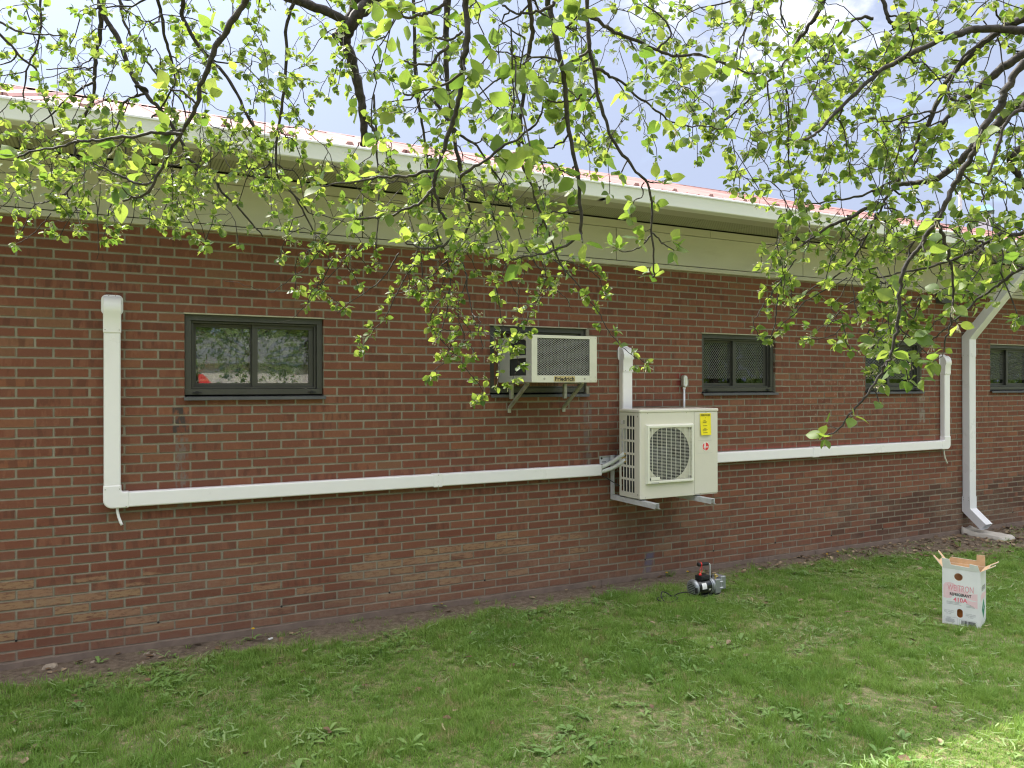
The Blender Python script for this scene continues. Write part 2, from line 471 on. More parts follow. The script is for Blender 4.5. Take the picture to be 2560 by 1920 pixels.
MAT = {}
MAT['brick'] = brick_material()
MAT['mortar'] = mortar_material()
MAT['beige'] = simple('beige_fascia_paint', (0.53, 0.505, 0.455), 0.55, var=0.05, scale=2.5, dirt=0.35, dcol=(0.27, 0.24, 0.15), dscale=1.8, stretch=(0.6, 1, 2.0))
MAT['beige2'] = simple('beige_band_paint', (0.49, 0.46, 0.40), 0.6, var=0.07, scale=2.0, dirt=0.5, dcol=(0.25, 0.22, 0.13), dscale=1.5, stretch=(0.4, 1, 3.0))
MAT['gutter'] = simple('white_gutter_enamel', (0.76, 0.765, 0.80), 0.35, var=0.02, scale=1.5, dirt=0.12, dcol=(0.5, 0.5, 0.44), dscale=2.0)
MAT['soffit'] = simple('soffit_vinyl', (0.46, 0.44, 0.39), 0.6, var=0.04, scale=3)
MAT['gap'] = simple('dark_gap', (0.02, 0.02, 0.018), 0.9)
MAT['bronze'] = simple('dark_bronze_aluminium', (0.050, 0.050, 0.044), 0.45, metal=0.0, var=0.12, scale=8, dirt=0.25, dcol=(0.13, 0.12, 0.10), dscale=7)
MAT['sillgrey'] = simple('grey_sill_metal', (0.075, 0.078, 0.078), 0.5, var=0.15, scale=9, dirt=0.3, dcol=(0.17, 0.16, 0.14), dscale=7)
MAT['lintel'] = simple('lintel_edge', (0.40, 0.38, 0.28), 0.7, var=0.15, scale=20)
MAT['vinyl'] = simple('white_duct_vinyl', (0.86, 0.845, 0.87), 0.32, var=0.015, scale=3, dirt=0.06, dcol=(0.6, 0.58, 0.5), dscale=4, bmp=0.01)
MAT['dsp'] = simple('white_downspout_enamel', (0.78, 0.78, 0.82), 0.3, var=0.02, scale=3, dirt=0.15, dcol=(0.55, 0.54, 0.48), dscale=5, bmp=0.01)
MAT['screw'] = simple('screw_steel', (0.35, 0.34, 0.32), 0.4, metal=0.8)
MAT['cream'] = simple('cream_cabinet_paint', (0.66, 0.635, 0.555), 0.38, var=0.02, scale=3, dirt=0.06, dcol=(0.45, 0.42, 0.32), dscale=3, bmp=0.02)
MAT['creamw'] = simple('pale_grille_plastic', (0.74, 0.735, 0.64), 0.4, var=0.02, scale=3, bmp=0.02)
MAT['black'] = simple('black_inside', (0.010, 0.010, 0.011), 0.7)
MAT['fan'] = simple('grey_fan_plastic', (0.045, 0.047, 0.05), 0.45)
MAT['coil'] = simple('blue_black_coil_fins', (0.012, 0.022, 0.03), 0.4, metal=0.3, scale=90, var=0.5, stretch=(1, 6, 0.05))
MAT['galv'] = simple('galvanised_steel', (0.70, 0.71, 0.74), 0.45, metal=0.25, var=0.10, scale=18, dirt=0.1)
MAT['oldmetal'] = simple('worn_grey_steel', (0.37, 0.36, 0.31), 0.5, metal=0.35, var=0.2, scale=14, dirt=0.5, dcol=(0.12, 0.10, 0.07), dscale=10)
MAT['acgrey'] = simple('aged_grey_enamel', (0.45, 0.455, 0.43), 0.45, var=0.05, scale=6, dirt=0.3, dcol=(0.30, 0.28, 0.22), dscale=5)
MAT['accream'] = simple('aged_cream_enamel', (0.60, 0.595, 0.50), 0.45, var=0.05, scale=6, dirt=0.3, dcol=(0.36, 0.32, 0.22), dscale=6)
MAT['finsdark'] = simple('dark_coil_fins', (0.018, 0.018, 0.016), 0.5, var=0.6, scale=60, stretch=(1, 12, 0.04))
MAT['concrete'] = simple('pale_concrete', (0.50, 0.47, 0.42), 0.9, var=0.10, scale=12, dirt=0.55, dcol=(0.24, 0.20, 0.15), dscale=6, bmp=0.3)
MAT['footing'] = simple('mortar_smeared_footing', (0.19, 0.14, 0.115), 0.95, var=0.16, scale=8, dirt=0.5, dcol=(0.13, 0.10, 0.08), dscale=6, bmp=0.4)
MAT['white'] = simple('white_paper', (0.80, 0.80, 0.78), 0.6)
MAT['red'] = simple('red_print', (0.70, 0.04, 0.04), 0.5)
MAT['ink'] = simple('black_ink', (0.015, 0.015, 0.017), 0.5)
MAT['yellow'] = simple('yellow_label', (0.85, 0.72, 0.01), 0.5, var=0.04)
MAT['brass'] = simple('brass', (0.70, 0.52, 0.18), 0.3, metal=0.8)
MAT['gold'] = simple('tan_nameplate', (0.50, 0.40, 0.20), 0.4, metal=0.3, var=0.1)


def wood_material():
    m, k, p, out = nmat('stained_plywood')
    pos = k.n('ShaderNodeTexCoord').outputs['Object']
    wv = k.n('ShaderNodeTexWave', wave_type='BANDS', bands_direction='X', ins={'Vector': k.scale3(pos, (1, 1, 0.22)), 'Scale': 22.0, 'Distortion': 9.0, 'Detail': 3.0, 'Detail Scale': 1.2})
    c = k.mix(wv.outputs[1], (0.055, 0.024, 0.012), (0.20, 0.085, 0.038))
    k.t.links.new(c, p.inputs['Base Color']); p.inputs['Roughness'].default_value = 0.6
    bump(k, p, wv.outputs[1], 0.2, 0.003)
    return m
MAT['wood'] = wood_material()


def glass_material():
    m, k, p, out = nmat('window_glass')
    k.t.nodes.remove(p)
    pos = k.n('ShaderNodeNewGeometry').outputs['Position']
    nb = k.n('ShaderNodeBump', ins={'Height': k.noise(pos, 2.2, 2, 0.5), 'Strength': 0.05, 'Distance': 0.02}).outputs[0]
    gl = k.n('ShaderNodeBsdfGlossy', ins={'Roughness': 0.015, 'Normal': nb, 'Color': (1, 1, 1, 1)})
    tr = k.n('ShaderNodeBsdfTransparent', ins={'Color': (0.80, 0.84, 0.82, 1)})
    fr = k.n('ShaderNodeFresnel', ins={'IOR': 1.52})
    f = k.m('MULTIPLY', fr.outputs[0], 1.9, clamp=True)
    mx = k.n('ShaderNodeMixShader', ins={0: f, 1: tr.outputs[0], 2: gl.outputs[0]})
    k.t.links.new(mx.outputs[0], out.inputs[0])
    return m
MAT['glass'] = glass_material()


def film_material():
    m, k, p, out = nmat('wrinkled_clear_film')
    k.t.nodes.remove(p)
    pos = k.n('ShaderNodeTexCoord').outputs['Object']
    gl = k.n('ShaderNodeBsdfGlossy', ins={'Roughness': 0.10, 'Color': (0.9, 0.95, 0.92, 1)})
    tr = k.n('ShaderNodeBsdfTransparent', ins={'Color': (0.85, 0.88, 0.86, 1)})
    df = k.n('ShaderNodeBsdfDiffuse', ins={'Color': (0.42, 0.43, 0.42, 1)})
    m1 = k.n('ShaderNodeMixShader', ins={0: 0.30, 1: tr.outputs[0], 2: df.outputs[0]})
    lw = k.n('ShaderNodeFresnel', ins={'IOR': 1.6})
    mx = k.n('ShaderNodeMixShader', ins={0: k.m('MULTIPLY', lw.outputs[0], 3.0, clamp=True), 1: m1.outputs[0], 2: gl.outputs[0]})
    k.t.links.new(mx.outputs[0], out.inputs[0])
    return m
MAT['film'] = film_material()
MAT['backdark'] = simple('dark_room_panel', (0.06, 0.065, 0.06), 0.8, var=0.25, scale=3.0)
MAT['screen'] = simple('grey_expanded_metal', (0.22, 0.225, 0.215), 0.5, metal=0.2, var=0.1)
MAT['paneback'] = simple('grey_pane_backing', (0.46, 0.48, 0.46), 0.8, var=0.25, scale=3.0, dirt=0.5, dcol=(0.05, 0.055, 0.05), dscale=2.5)


def roof_material():
    m, k, p, out = nmat('weathered_red_metal')
    pos = k.n('ShaderNodeNewGeometry').outputs['Position']
    n = k.noise(k.scale3(pos, (6, 0.5, 0.5)), 1.0, 6, 0.6)
    c = k.mix(k.ss(n, 0.3, 0.7), (0.27, 0.13, 0.125), (0.40, 0.235, 0.225))
    k.t.links.new(c, p.inputs['Base Color']); p.inputs['Roughness'].default_value = 0.75; p.inputs['Specular IOR Level'].default_value = 0.12
    bump(k, p, k.noise(pos, 3.0, 3, 0.5), 0.2, 0.01)
    return m
MAT['roof'] = roof_material()

# ------------------------------------------------------------------ ground and lawn base
def edge_y(x):
    """how far the bare strip reaches out from the wall"""
    e = 0.22 + 0.16 * fbm(x * 1.3, x * 0 + 2.5, 5) + 0.14 * np.sin(np.clip((x - 0.4) / 2.2, 0, 1) * math.pi)
    return e + 0.45 * np.clip((x - 6.2) / 2.6, 0, 1) ** 1.3


def gz(x, y):
    """gentle ups and downs of the ground"""
    x = np.asarray(x, float); y = np.asarray(y, float)
    t = np.clip((-y - 0.25) / 0.9, 0, 1)
    return (fbm(x * 1.1 + 5, y * 1.1 + 9, 21, 3) - 0.5) * 0.05 * t + (fbm(x * 7, y * 7, 31, 3) - 0.5) * 0.016


def ground_material():
    m, k, p, out = nmat('lawn_soil')
    pos = k.n('ShaderNodeNewGeometry').outputs['Position']
    at_ = k.n('ShaderNodeAttribute', attribute_name='dirt').outputs['Fac']
    n1 = k.noise(pos, 3.0, 6, 0.6); n2 = k.noise(pos, 22.0, 8, 0.68); n3 = k.noise(pos, 120.0, 4, 0.7)
    thatch = k.mix(k.ss(n2, 0.35, 0.65), (0.20, 0.17, 0.085), (0.40, 0.33, 0.20))
    turf = k.mix(k.ss(n1, 0.4, 0.65), (0.10, 0.185, 0.04), (0.15, 0.25, 0.06))
    lawn = k.mix(k.ss(n2, 0.42, 0.62, 0.15, 0.85), turf, thatch)
    lawn = k.mix(k.ss(k.noise(k.scale3(pos, (160, 60, 60)), 1.0, 3, 0.7), 0.45, 0.65, 0.0, 0.6), lawn, (0.12, 0.105, 0.06))
    soil = k.mix(k.ss(n2, 0.3, 0.7), (0.12, 0.090, 0.066), (0.24, 0.19, 0.145))
    soil = k.mix(k.ss(n3, 0.62, 0.75, 0.0, 0.55), soil, (0.30, 0.25, 0.20))
    soil = k.mix(k.ss(n1, 0.58, 0.70, 0.0, 0.7), soil, (0.055, 0.043, 0.034))
    c = k.mix(at_, lawn, soil)
    k.t.links.new(c, p.inputs['Base Color']); p.inputs['Roughness'].default_value = 0.95
    p.inputs['Specular IOR Level'].default_value = 0.15
    bump(k, p, k.m('ADD', n2, k.m('MULTIPLY', n3, 0.5)), 0.9, 0.02)
    return m
MAT['ground'] = ground_material()


def build_ground():
    # fine in front of the wall, coarse far out, one sheet
    xs = np.concatenate([np.linspace(-80, -4, 20)[:-1], np.arange(-4, 14.01, 0.055), np.linspace(14, 80, 20)[1:]])
    ys = np.concatenate([np.linspace(-90, -8, 22)[:-1], np.arange(-8, 0.021, 0.055), np.linspace(0.1, 80, 16)])
    X, Y = np.meshgrid(xs, ys, indexing='ij')
    near = (X > -4.01) & (X < 14.01) & (Y > -8.01) & (Y < 0.03)
    Z = np.where(near, gz(X, Y), 0.0)
    Z = np.where(Y > 0.03, -0.05, Z)
    d = -Y
    e = edge_y(X)
    dirt = 1 - np.clip((d - e + 0.12) / 0.30 + (fbm(X * 4, Y * 4, 44, 4) - 0.5) * 1.7, 0, 1)
    dirt = np.where((Y < 0.05) & near, dirt, 0)
    bare = np.clip((fbm(X * 1.9 + 3, Y * 1.9 + 8, 71, 4) - 0.63) * 9, 0, 1) * 0.75
    dirt = np.maximum(dirt, np.where(near, bare * 0.25, 0))
    nx, ny = X.shape
    idx = np.arange(nx * ny).reshape(nx, ny)
    f = np.stack([idx[:-1, :-1], idx[1:, :-1], idx[1:, 1:], idx[:-1, 1:]], -1).reshape(-1, 4)
    o = np_mesh('ground', np.stack([X, Y, Z], -1).reshape(-1, 3), f, MAT['ground'], smooth=True, attrs=[('dirt', 'POINT', 'FLOAT', dirt.astype(np.float32).ravel())])
    tag(o, kind='structure')
build_ground()

# ------------------------------------------------------------------ the brick building
WX0, WX1 = -3.0, 22.0
house = thing('brick_building', 'long low red brick building with beige fascia, white gutter and red metal roof', 'building', (0, 0, 0))
WINX = [(0.432, 1.430), (2.866, 3.850), (5.218, 6.224), (7.625, 8.625), (9.985, 10.985), (12.35, 13.35)]
WB, WT = Z0 + 26 * BC, Z0 + 35 * BC       # opening: nine courses, 1.774 to 2.373
WALLTOP = 2.985

# mortar body with the window openings left out
cuts = sorted([q for a in WINX for q in a])
mb = MB()
edges = [WX0] + cuts + [WX1]
for i in range(len(edges) - 1):
    a, b = edges[i], edges[i + 1]
    if i % 2 == 1:
        mb.box(a, b, 0.0045, 0.10, -0.1, WB - 0.003); mb.box(a, b, 0.0045, 0.10, WT + 0.002, WALLTOP + 0.4)
    else:
        mb.box(a, b, 0.0045, 0.10, -0.1, WALLTOP + 0.4)
# inner leaf and the far walls so that the rooms are dark
for i in range(len(edges) - 1):
    a, b = edges[i], edges[i + 1]
    if i % 2 == 1: mb.box(a - .01, b + .01, 0.101, 0.25, -0.1, WB - 0.02); mb.box(a - .01, b + .01, 0.101, 0.25, WT + 0.02, WALLTOP + 0.4)
    else: mb.box(a + .01, b - .01, 0.101, 0.25, -0.1, WALLTOP + 0.4)
mb.box(WX0, WX1, 10.5, 10.7, -0.1, 3.4); mb.box(WX0, WX0 + 0.1, 0.251, 10.5, -0.1, 3.4); mb.box(WX1 - 0.1, WX1, 0.251, 10.5, -0.1, 3.4)
mb.box(WX0, WX1, 0.26, 10.4, 3.30, 3.36)
wall = mb.build('brick_wall', MAT['mortar'], house)


def brick_template(seed):
    """face octagon, rounded arris and body: local size 1 x 1 x 1 m is scaled per brick by vertex tables"""
    r = random.Random(seed)
    L, H = BP - 0.0105, BC - 0.0105
    c = [(-L / 2, -H / 2), (L / 2, -H / 2), (L / 2, H / 2), (-L / 2, H / 2)]
    ring = []
    for i, (cx, cy) in enumerate(c):
        k1 = r.uniform(0.002, 0.006); k2 = r.uniform(0.002, 0.005)
        sx, sy = (1 if cx > 0 else -1), (1 if cy > 0 else -1)
        a = (cx - sx * k1, cy); b = (cx, cy - sy * k2)
        ring += ([b, a] if i in (0, 2) else [a, b])
    # ring starts at lower left: (x=-L, y up), then along bottom ...
    ring = [ring[0], ring[1], ring[2], ring[3], ring[4], ring[5], ring[6], ring[7]]
    vs = []
    for x, z in ring: vs.append(((x) * 0.982 + r.uniform(-.0008, .0008), 0.0 + r.uniform(-.0004, .0004), z * 0.93 + r.uniform(-.0006, .0006)))
    for x, z in ring: vs.append((x + r.uniform(-.0012, .0012), 0.0026, z + r.uniform(-.0012, .0012)))
    for x, z in ring: vs.append((x, 0.095, z))
    fs = []
    n = 8
    for i in range(n):
        j = (i + 1) % n
        fs.append((i, j, n + j, n + i)); fs.append((n + i, n + j, 2 * n + j, 2 * n + i))
    return np.array(vs), fs


TEMPL = [brick_template(s) for s in range(9)]
bmesh_shared = []
for s, (vs, fs) in enumerate(TEMPL):
    me = bpy.data.meshes.new('brick')
    me.from_pydata([tuple(q) for q in vs], [], fs + [tuple(range(7, -1, -1))])
    bm = bmesh.new(); bm.from_mesh(me); bmesh.ops.recalc_face_normals(bm, faces=bm.faces); bm.to_mesh(me); bm.free()
    me.materials.append(MAT['brick']); bmesh_shared.append(me)

cells = []     # x0, x1, z0, z1 (joint to joint), whole?
for row in range(0, 45):
    z0 = Z0 + row * BC; z1 = z0 + BC
    if z0 > WALLTOP + 0.02: break
    off = -0.5 if row % 2 else 0.0
    k0 = int(math.floor((WX0 - X0) / BP)) - 1
    for kx in range(k0, int((WX1 - X0) / BP) + 2):
        a = X0 + (kx + off) * BP; b = a + BP
        segs = [(a, b)]
        for (wa, wb) in WINX:
            if z1 > WB + 0.01 and z0 < WT - 0.01:
                ns = []
                for s0, s1 in segs:
                    if s1 <= wa or s0 >= wb: ns.append((s0, s1)); continue
                    if s0 < wa: ns.append((s0, wa + 0.005))
                    if s1 > wb: ns.append((wb - 0.005, s1))
                segs = ns
        for s0, s1 in segs:
            s0 = max(s0, WX0); s1 = min(s1, WX1)
            if s1 - s0 > 0.03: cells.append((s0, s1, z0, z1, s1 - s0 > BP - 0.001))
def pxarea(c):
    x = (c[0] + c[1]) / 2; z = (c[2] + c[3]) / 2
    d = Vector((x, 0, z)) - CAM; zz = d.dot(_F)
    u = 1280 + FPX * d.dot(_R) / zz; v = 960 - FPX * d.dot(_U) / zz
    if zz < 0.5 or not (10 < u < 2550) or not (10 < v < 1910): return 0
    return FPX * FPX * 6.0 / zz ** 3
order = sorted([i for i, c in enumerate(cells) if c[4]], key=lambda i: -pxarea(cells[i]))
single = set(order[:300])
bv, bf, ba = [], [], 0
for i, (a, b, z0, z1, whole) in enumerate(cells):
    jx, jz, jy = random.gauss(0, 0.0012), random.gauss(0, 0.0008), random.uniform(-0.0012, 0.0016)
    rot = random.gauss(0, 0.0035); t = random.randrange(9)
    sx = ((b - a - 0.0105) / (BP - 0.0105)) * random.uniform(0.985, 1.006); sz = random.uniform(0.97, 1.02)
    cx, cz = (a + b) / 2 + jx, (z0 + z1) / 2 + jz
    if i in single:
        o = bpy.data.objects.new('brick', bmesh_shared[t]); C.objects.link(o); o.parent = wall
        o.location = (cx, jy, cz); o.rotation_euler = (0, rot, 0); o.scale = (sx, 1, sz)
        continue
    vs = TEMPL[t][0] * np.array([sx, 1, sz])
    c_, s_ = math.cos(rot), math.sin(rot)
    vs = np.stack([vs[:, 0] * c_ + vs[:, 2] * s_, vs[:, 1], -vs[:, 0] * s_ + vs[:, 2] * c_], -1) + np.array([cx, jy, cz])
    bv.append(vs)
    bf += [tuple(ba + q for q in f) for f in TEMPL[t][1]]
    bf.append(tuple(ba + q for q in range(7, -1, -1)))
    ba += 24
me = bpy.data.meshes.new('brick_courses'); me.from_pydata([tuple(q) for q in np.concatenate(bv)], [], bf)
bm = bmesh.new(); bm.from_mesh(me); bmesh.ops.recalc_face_normals(bm, faces=bm.faces); bm.to_mesh(me); bm.free()
me.materials.append(MAT['brick'])
o = bpy.data.objects.new('brick_courses', me); C.objects.link(o); o.parent = wall; o['kind'] = 'stuff'

# weep holes in the third bed joint
mb = MB()
for n in range(0, 14):
    x = X0 + n * 4 * BP
    mb.lathe([(0.0075, 0), (0.0075, 0.006)], Matrix.Translation((x, 0.0042, Z0 + 2 * BC + 0.001)) @ Matrix.Rotation(R(90), 4, 'X'), 10)
mb.build('weep_hole', MAT['black'], wall)

# footing ledge
mb = MB()
xs = np.arange(WX0, WX1, 0.35)
prof = []
for i in range(len(xs) - 1):
    mb.box(xs[i], xs[i + 1] - 0.0, -0.012 - random.uniform(0, .006), 0.10, -0.12, Z0 - random.uniform(0.001, 0.006))
mb.build('footing', MAT['footing'], house)

# frieze: bottom trim, panels, top band
T0, P0, P1, SOF = 2.980, 3.024, 3.330, 3.412
mb = MB(); mb.box(WX0, WX1, -0.040, 0.02, T0, P0 - 0.004); mb.build('frieze_trim', MAT['beige'], house, bevel=0.004)
mb = MB(); mb.box(WX0, WX1, -0.010, 0.02, P0 - 0.010, P1 + 0.01); mb.build('frieze_backing', MAT['gap'], house)
seams = [WX0 + 0.001] + [s for s in [1.735 - 2.44, 1.735, 1.735 + 2.43, 1.735 + 4.87, 9.04, 11.48, 13.92, 16.36, 18.8]] + [WX1]
for a, b in zip(seams[:-1], seams[1:]):
    mb = MB(); mb.box(a + 0.004, b - 0.004, -0.026, -0.011, P0 + 0.004, P1 - 0.003)
    mb.build('frieze_panel', MAT['beige'], house, bevel=0.002)
bx = [WX0, 0.4, 2.85, 5.30, 7.75, 10.2, 12.65, 15.1, 17.5, WX1]
for a, b in zip(bx[:-1], bx[1:]):
    mb = MB(); mb.box(a + 0.002, b - 0.002, -0.034, -0.011, P1 + 0.001, SOF - 0.010); mb.build('frieze_band', MAT['beige2'], house, bevel=0.002)

# soffit boards and the perforated strip
mb = MB()
for x in np.arange(WX0, WX1 - 0.1, 3.05):
    mb.box(x + 0.002, x + 3.048, -0.785, -0.374, SOF, SOF + 0.012)
mb.build('soffit_board', MAT['soffit'], house, bevel=0.002)


def vent_material():
    m, k, p, out = nmat('perforated_soffit')
    x, y, z = k.sep(k.n('ShaderNodeNewGeometry').outputs['Position'])
    fx = k.m('SUBTRACT', k.m('FRACT', k.m('MULTIPLY', x, 45.0)), 0.5); fy = k.m('SUBTRACT', k.m('FRACT', k.m('MULTIPLY', y, 45.0)), 0.5)
    rr = k.m('ADD', k.m('MULTIPLY', fx, fx), k.m('MULTIPLY', fy, fy))
    c = k.mix(k.ss(rr, 0.05, 0.075), (0.05, 0.05, 0.04), (0.36, 0.35, 0.27))
    k.t.links.new(c, p.inputs['Base Color']); p.inputs['Roughness'].default_value = 0.6
    return m
MAT['vent'] = vent_material()
for x in np.arange(WX0, WX1 - 0.1, 0.61):
    mb = MB(); mb.box(x + 0.002, x + 0.607, -0.370, -0.038, SOF + 0.003, SOF + 0.012); mb.build('soffit_vent', MAT['vent'], house)
mb = MB(); mb.box(WX0, WX1, -0.80, 0.24, SOF + 0.014, SOF + 0.03); mb.build('soffit_backing', MAT['gap'], house)

# gutter with its moulded front
prof = [(-0.700, 3.368), (-0.796, 3.368), (-0.803, 3.374), (-0.807, 3.400), (-0.813, 3.430), (-0.820, 3.458), (-0.823, 3.470), (-0.832, 3.474), (-0.832, 3.486), (-0.824, 3.492), (-0.814, 3.488),
        (-0.812, 3.470), (-0.805, 3.450), (-0.785, 3.405), (-0.780, 3.380), (-0.705, 3.380), (-0.705, 3.480), (-0.700, 3.480)]
MX = Matrix(((0, 0, 1, 0), (1, 0, 0, 0), (0, 1, 0, 0), (0, 0, 0, 1)))
mb = MB()
mb.prism(prof, WX1 - WX0 + 0.3, Matrix.Translation((WX0 - 0.15, 0, 0)) @ MX)
gut = mb.build('gutter', MAT['gutter'], house)
mb = MB()
for x in np.arange(WX0 + 0.4, WX1, 6.1): mb.prism([(a - 0.0015 if i < 11 else a, b) for i, (a, b) in enumerate(prof[:11])] + [(-0.80, 3.47), (-0.78, 3.40)], 0.05, Matrix.Translation((x, 0, 0)) @ MX)
mb.build('gutter_joint', MAT['gutter'], gut)
mb = MB(); mb.box(WX0, WX1, -0.699, -0.68, SOF + 0.005, 3.50); mb.build('fascia_board', MAT['beige'], house)

# roof: deck, ribbed metal panels, ridge cap
EY, EZ, RY, RZ = -0.775, 3.508, 5.0, 5.46
sl = Vector((0, RY - EY, RZ - EZ)); sll = sl.length; sl.normalize(); rn = Vector((0, -sl.z, sl.y))
mb = MB()
a = Vector((0, EY + 0.03, EZ - 0.035)); b = Vector((0, RY, RZ - 0.035))
mb.add([(WX0, a.y, a.z), (WX1, a.y, a.z), (WX1, b.y, b.z), (WX0, b.y, b.z), (WX0, 10.8, 3.45), (WX1, 10.8, 3.45)], [(0, 1, 2, 3), (3, 2, 5, 4)])
mb.add([(WX0, EY + .03, EZ - .036), (WX0, RY, RZ - .036), (WX0, 10.8, 3.449), (WX0, 0, 3.40)], [(0, 1, 2, 3)])
mb.add([(WX1, EY + .03, EZ - .036), (WX1, RY, RZ - .036), (WX1, 10.8, 3.449), (WX1, 0, 3.40)], [(0, 1, 2, 3)])
roof = mb.build('roof', MAT['gap'], house)
pw = 0.806
x = WX0
first = None
ribs = [(0.0, 0.022), (0.018, 0.022), (0.034, 0.0), (0.125, 0.0), (0.132, 0.006), (0.142, 0.006), (0.149, 0.0), (0.255, 0.0), (0.262, 0.006), (0.272, 0.006), (0.279, 0.0), (0.372, 0.0), (0.388, 0.022)]
half = ribs + [(0.403 + q, h) for q, h in ribs] + [(pw, 0.022)]
while x < WX1 - 0.3:
    o = None
    if first is None:
        mb = MB(); n = len(half)
        rr_ = random.Random(3)
        for s_ in (0.0, 0.02, 0.5, 1.0):
            for q, h in half: mb.v.append((q, EY + sl.y * sll * s_ + rn.y * h, EZ + sl.z * sll * s_ + rn.z * h + (0.0)))
        for j in range(3):
            for i in range(n - 1): mb.f.append((j * n + i, j * n + i + 1, (j + 1) * n + i + 1, (j + 1) * n + i)); mb.mi.append(0)
        b_ = len(mb.v)
        for q, h in half: mb.v.append((q, EY + rn.y * -0.008, EZ + rn.z * -0.008))
        for i in range(n - 1): mb.f.append((i, i + 1, b_ + i + 1, b_ + i)); mb.mi.append(0)
        o = mb.build('roof_panel', MAT['roof'], roof, fixn=False); first = o
        o.location.x = x
    else:
        o = first.copy(); C.objects.link(o); o.parent = roof; o.location.x = x
    o.location.z = random.uniform(-0.004, 0.004); o.rotation_euler.y = random.uniform(-0.002, 0.002)
    x += pw - 0.001
mb = MB()
for x in np.arange(WX0, WX1, 3.0):
    h = random.uniform(0.0, 0.012)
    mb.add([(x, RY - 0.16, RZ - 0.035 + h), (x + 3, RY - 0.16, RZ - 0.035 + h * .5), (x + 3, RY, RZ + 0.028), (x, RY, RZ + 0.028), (x + 3, RY + 0.16, RZ - 0.04), (x, RY + 0.16, RZ - 0.04)], [(0, 1, 2, 3), (3, 2, 4, 5)])
mb.build('ridge_cap', MAT['roof'], roof, fixn=False)

# roof furniture: pipe, sheet-metal chimney, low dome vent
pp = at(2340, 515, 17.5); pz = RZ - 0.35
mb = MB(); mb.tube([(pp.x, 4.6, RZ - 0.4), (pp.x, 4.6, 6.02)], 0.04, 12); mb.lathe([(0.05, 0), (0.055, 0.05), (0.03, 0.07)], Matrix.Translation((pp.x, 4.6, 6.02)), 12)
tag(mb.build('vent_pipe', MAT['galv'], None, smooth=False), 'grey upright vent pipe standing on the roof near the ridge', 'vent pipe')
ch = thing('metal_chimney', 'square sheet metal chimney with blue green cap on the roof', 'chimney', (18.55, 5.35, 5.2), R(32))
MAT['teal'] = simple('verdigris_cap', (0.16, 0.33, 0.32), 0.5)
mb = MB(); mb.box(-.20, .20, -.20, .20, -0.1, 0.72); child(mb.build('flue_box', MAT['galv'], None, bevel=0.006), ch)
mb = MB(); mb.box(-.15, .15, -.15, .15, 0.721, 0.79); child(mb.build('flue_throat', MAT['gap']), ch)
mb = MB(); mb.add([(-.27, -.27, .79), (.27, -.27, .79), (.27, .27, .79), (-.27, .27, .79), (-.16, -.16, .95), (.16, -.16, .95), (.16, .16, .95), (-.16, .16, .95)], [(0, 1, 2, 3), (4, 5, 6, 7), (0, 1, 5, 4), (1, 2, 6, 5), (2, 3, 7, 6), (3, 0, 4, 7)])
child(mb.build('chimney_cap', MAT['teal']), ch)
mb = MB(); q = Vector((5.75, 4.9, RZ + 0.01)); mb.lathe([(0.14, 0), (0.14, 0.05), (0.26, 0.05), (0.25, 0.08), (0.12, 0.13), (0.0, 0.14)], Matrix.Translation(q), 20)
tag(mb.build('roof_vent', MAT['galv'], None), 'low round dome vent on the ridge of the red roof', 'roof vent')

# ------------------------------------------------------------------ windows (parts of the building)
FR = 0.082     # frame set back from the wall face


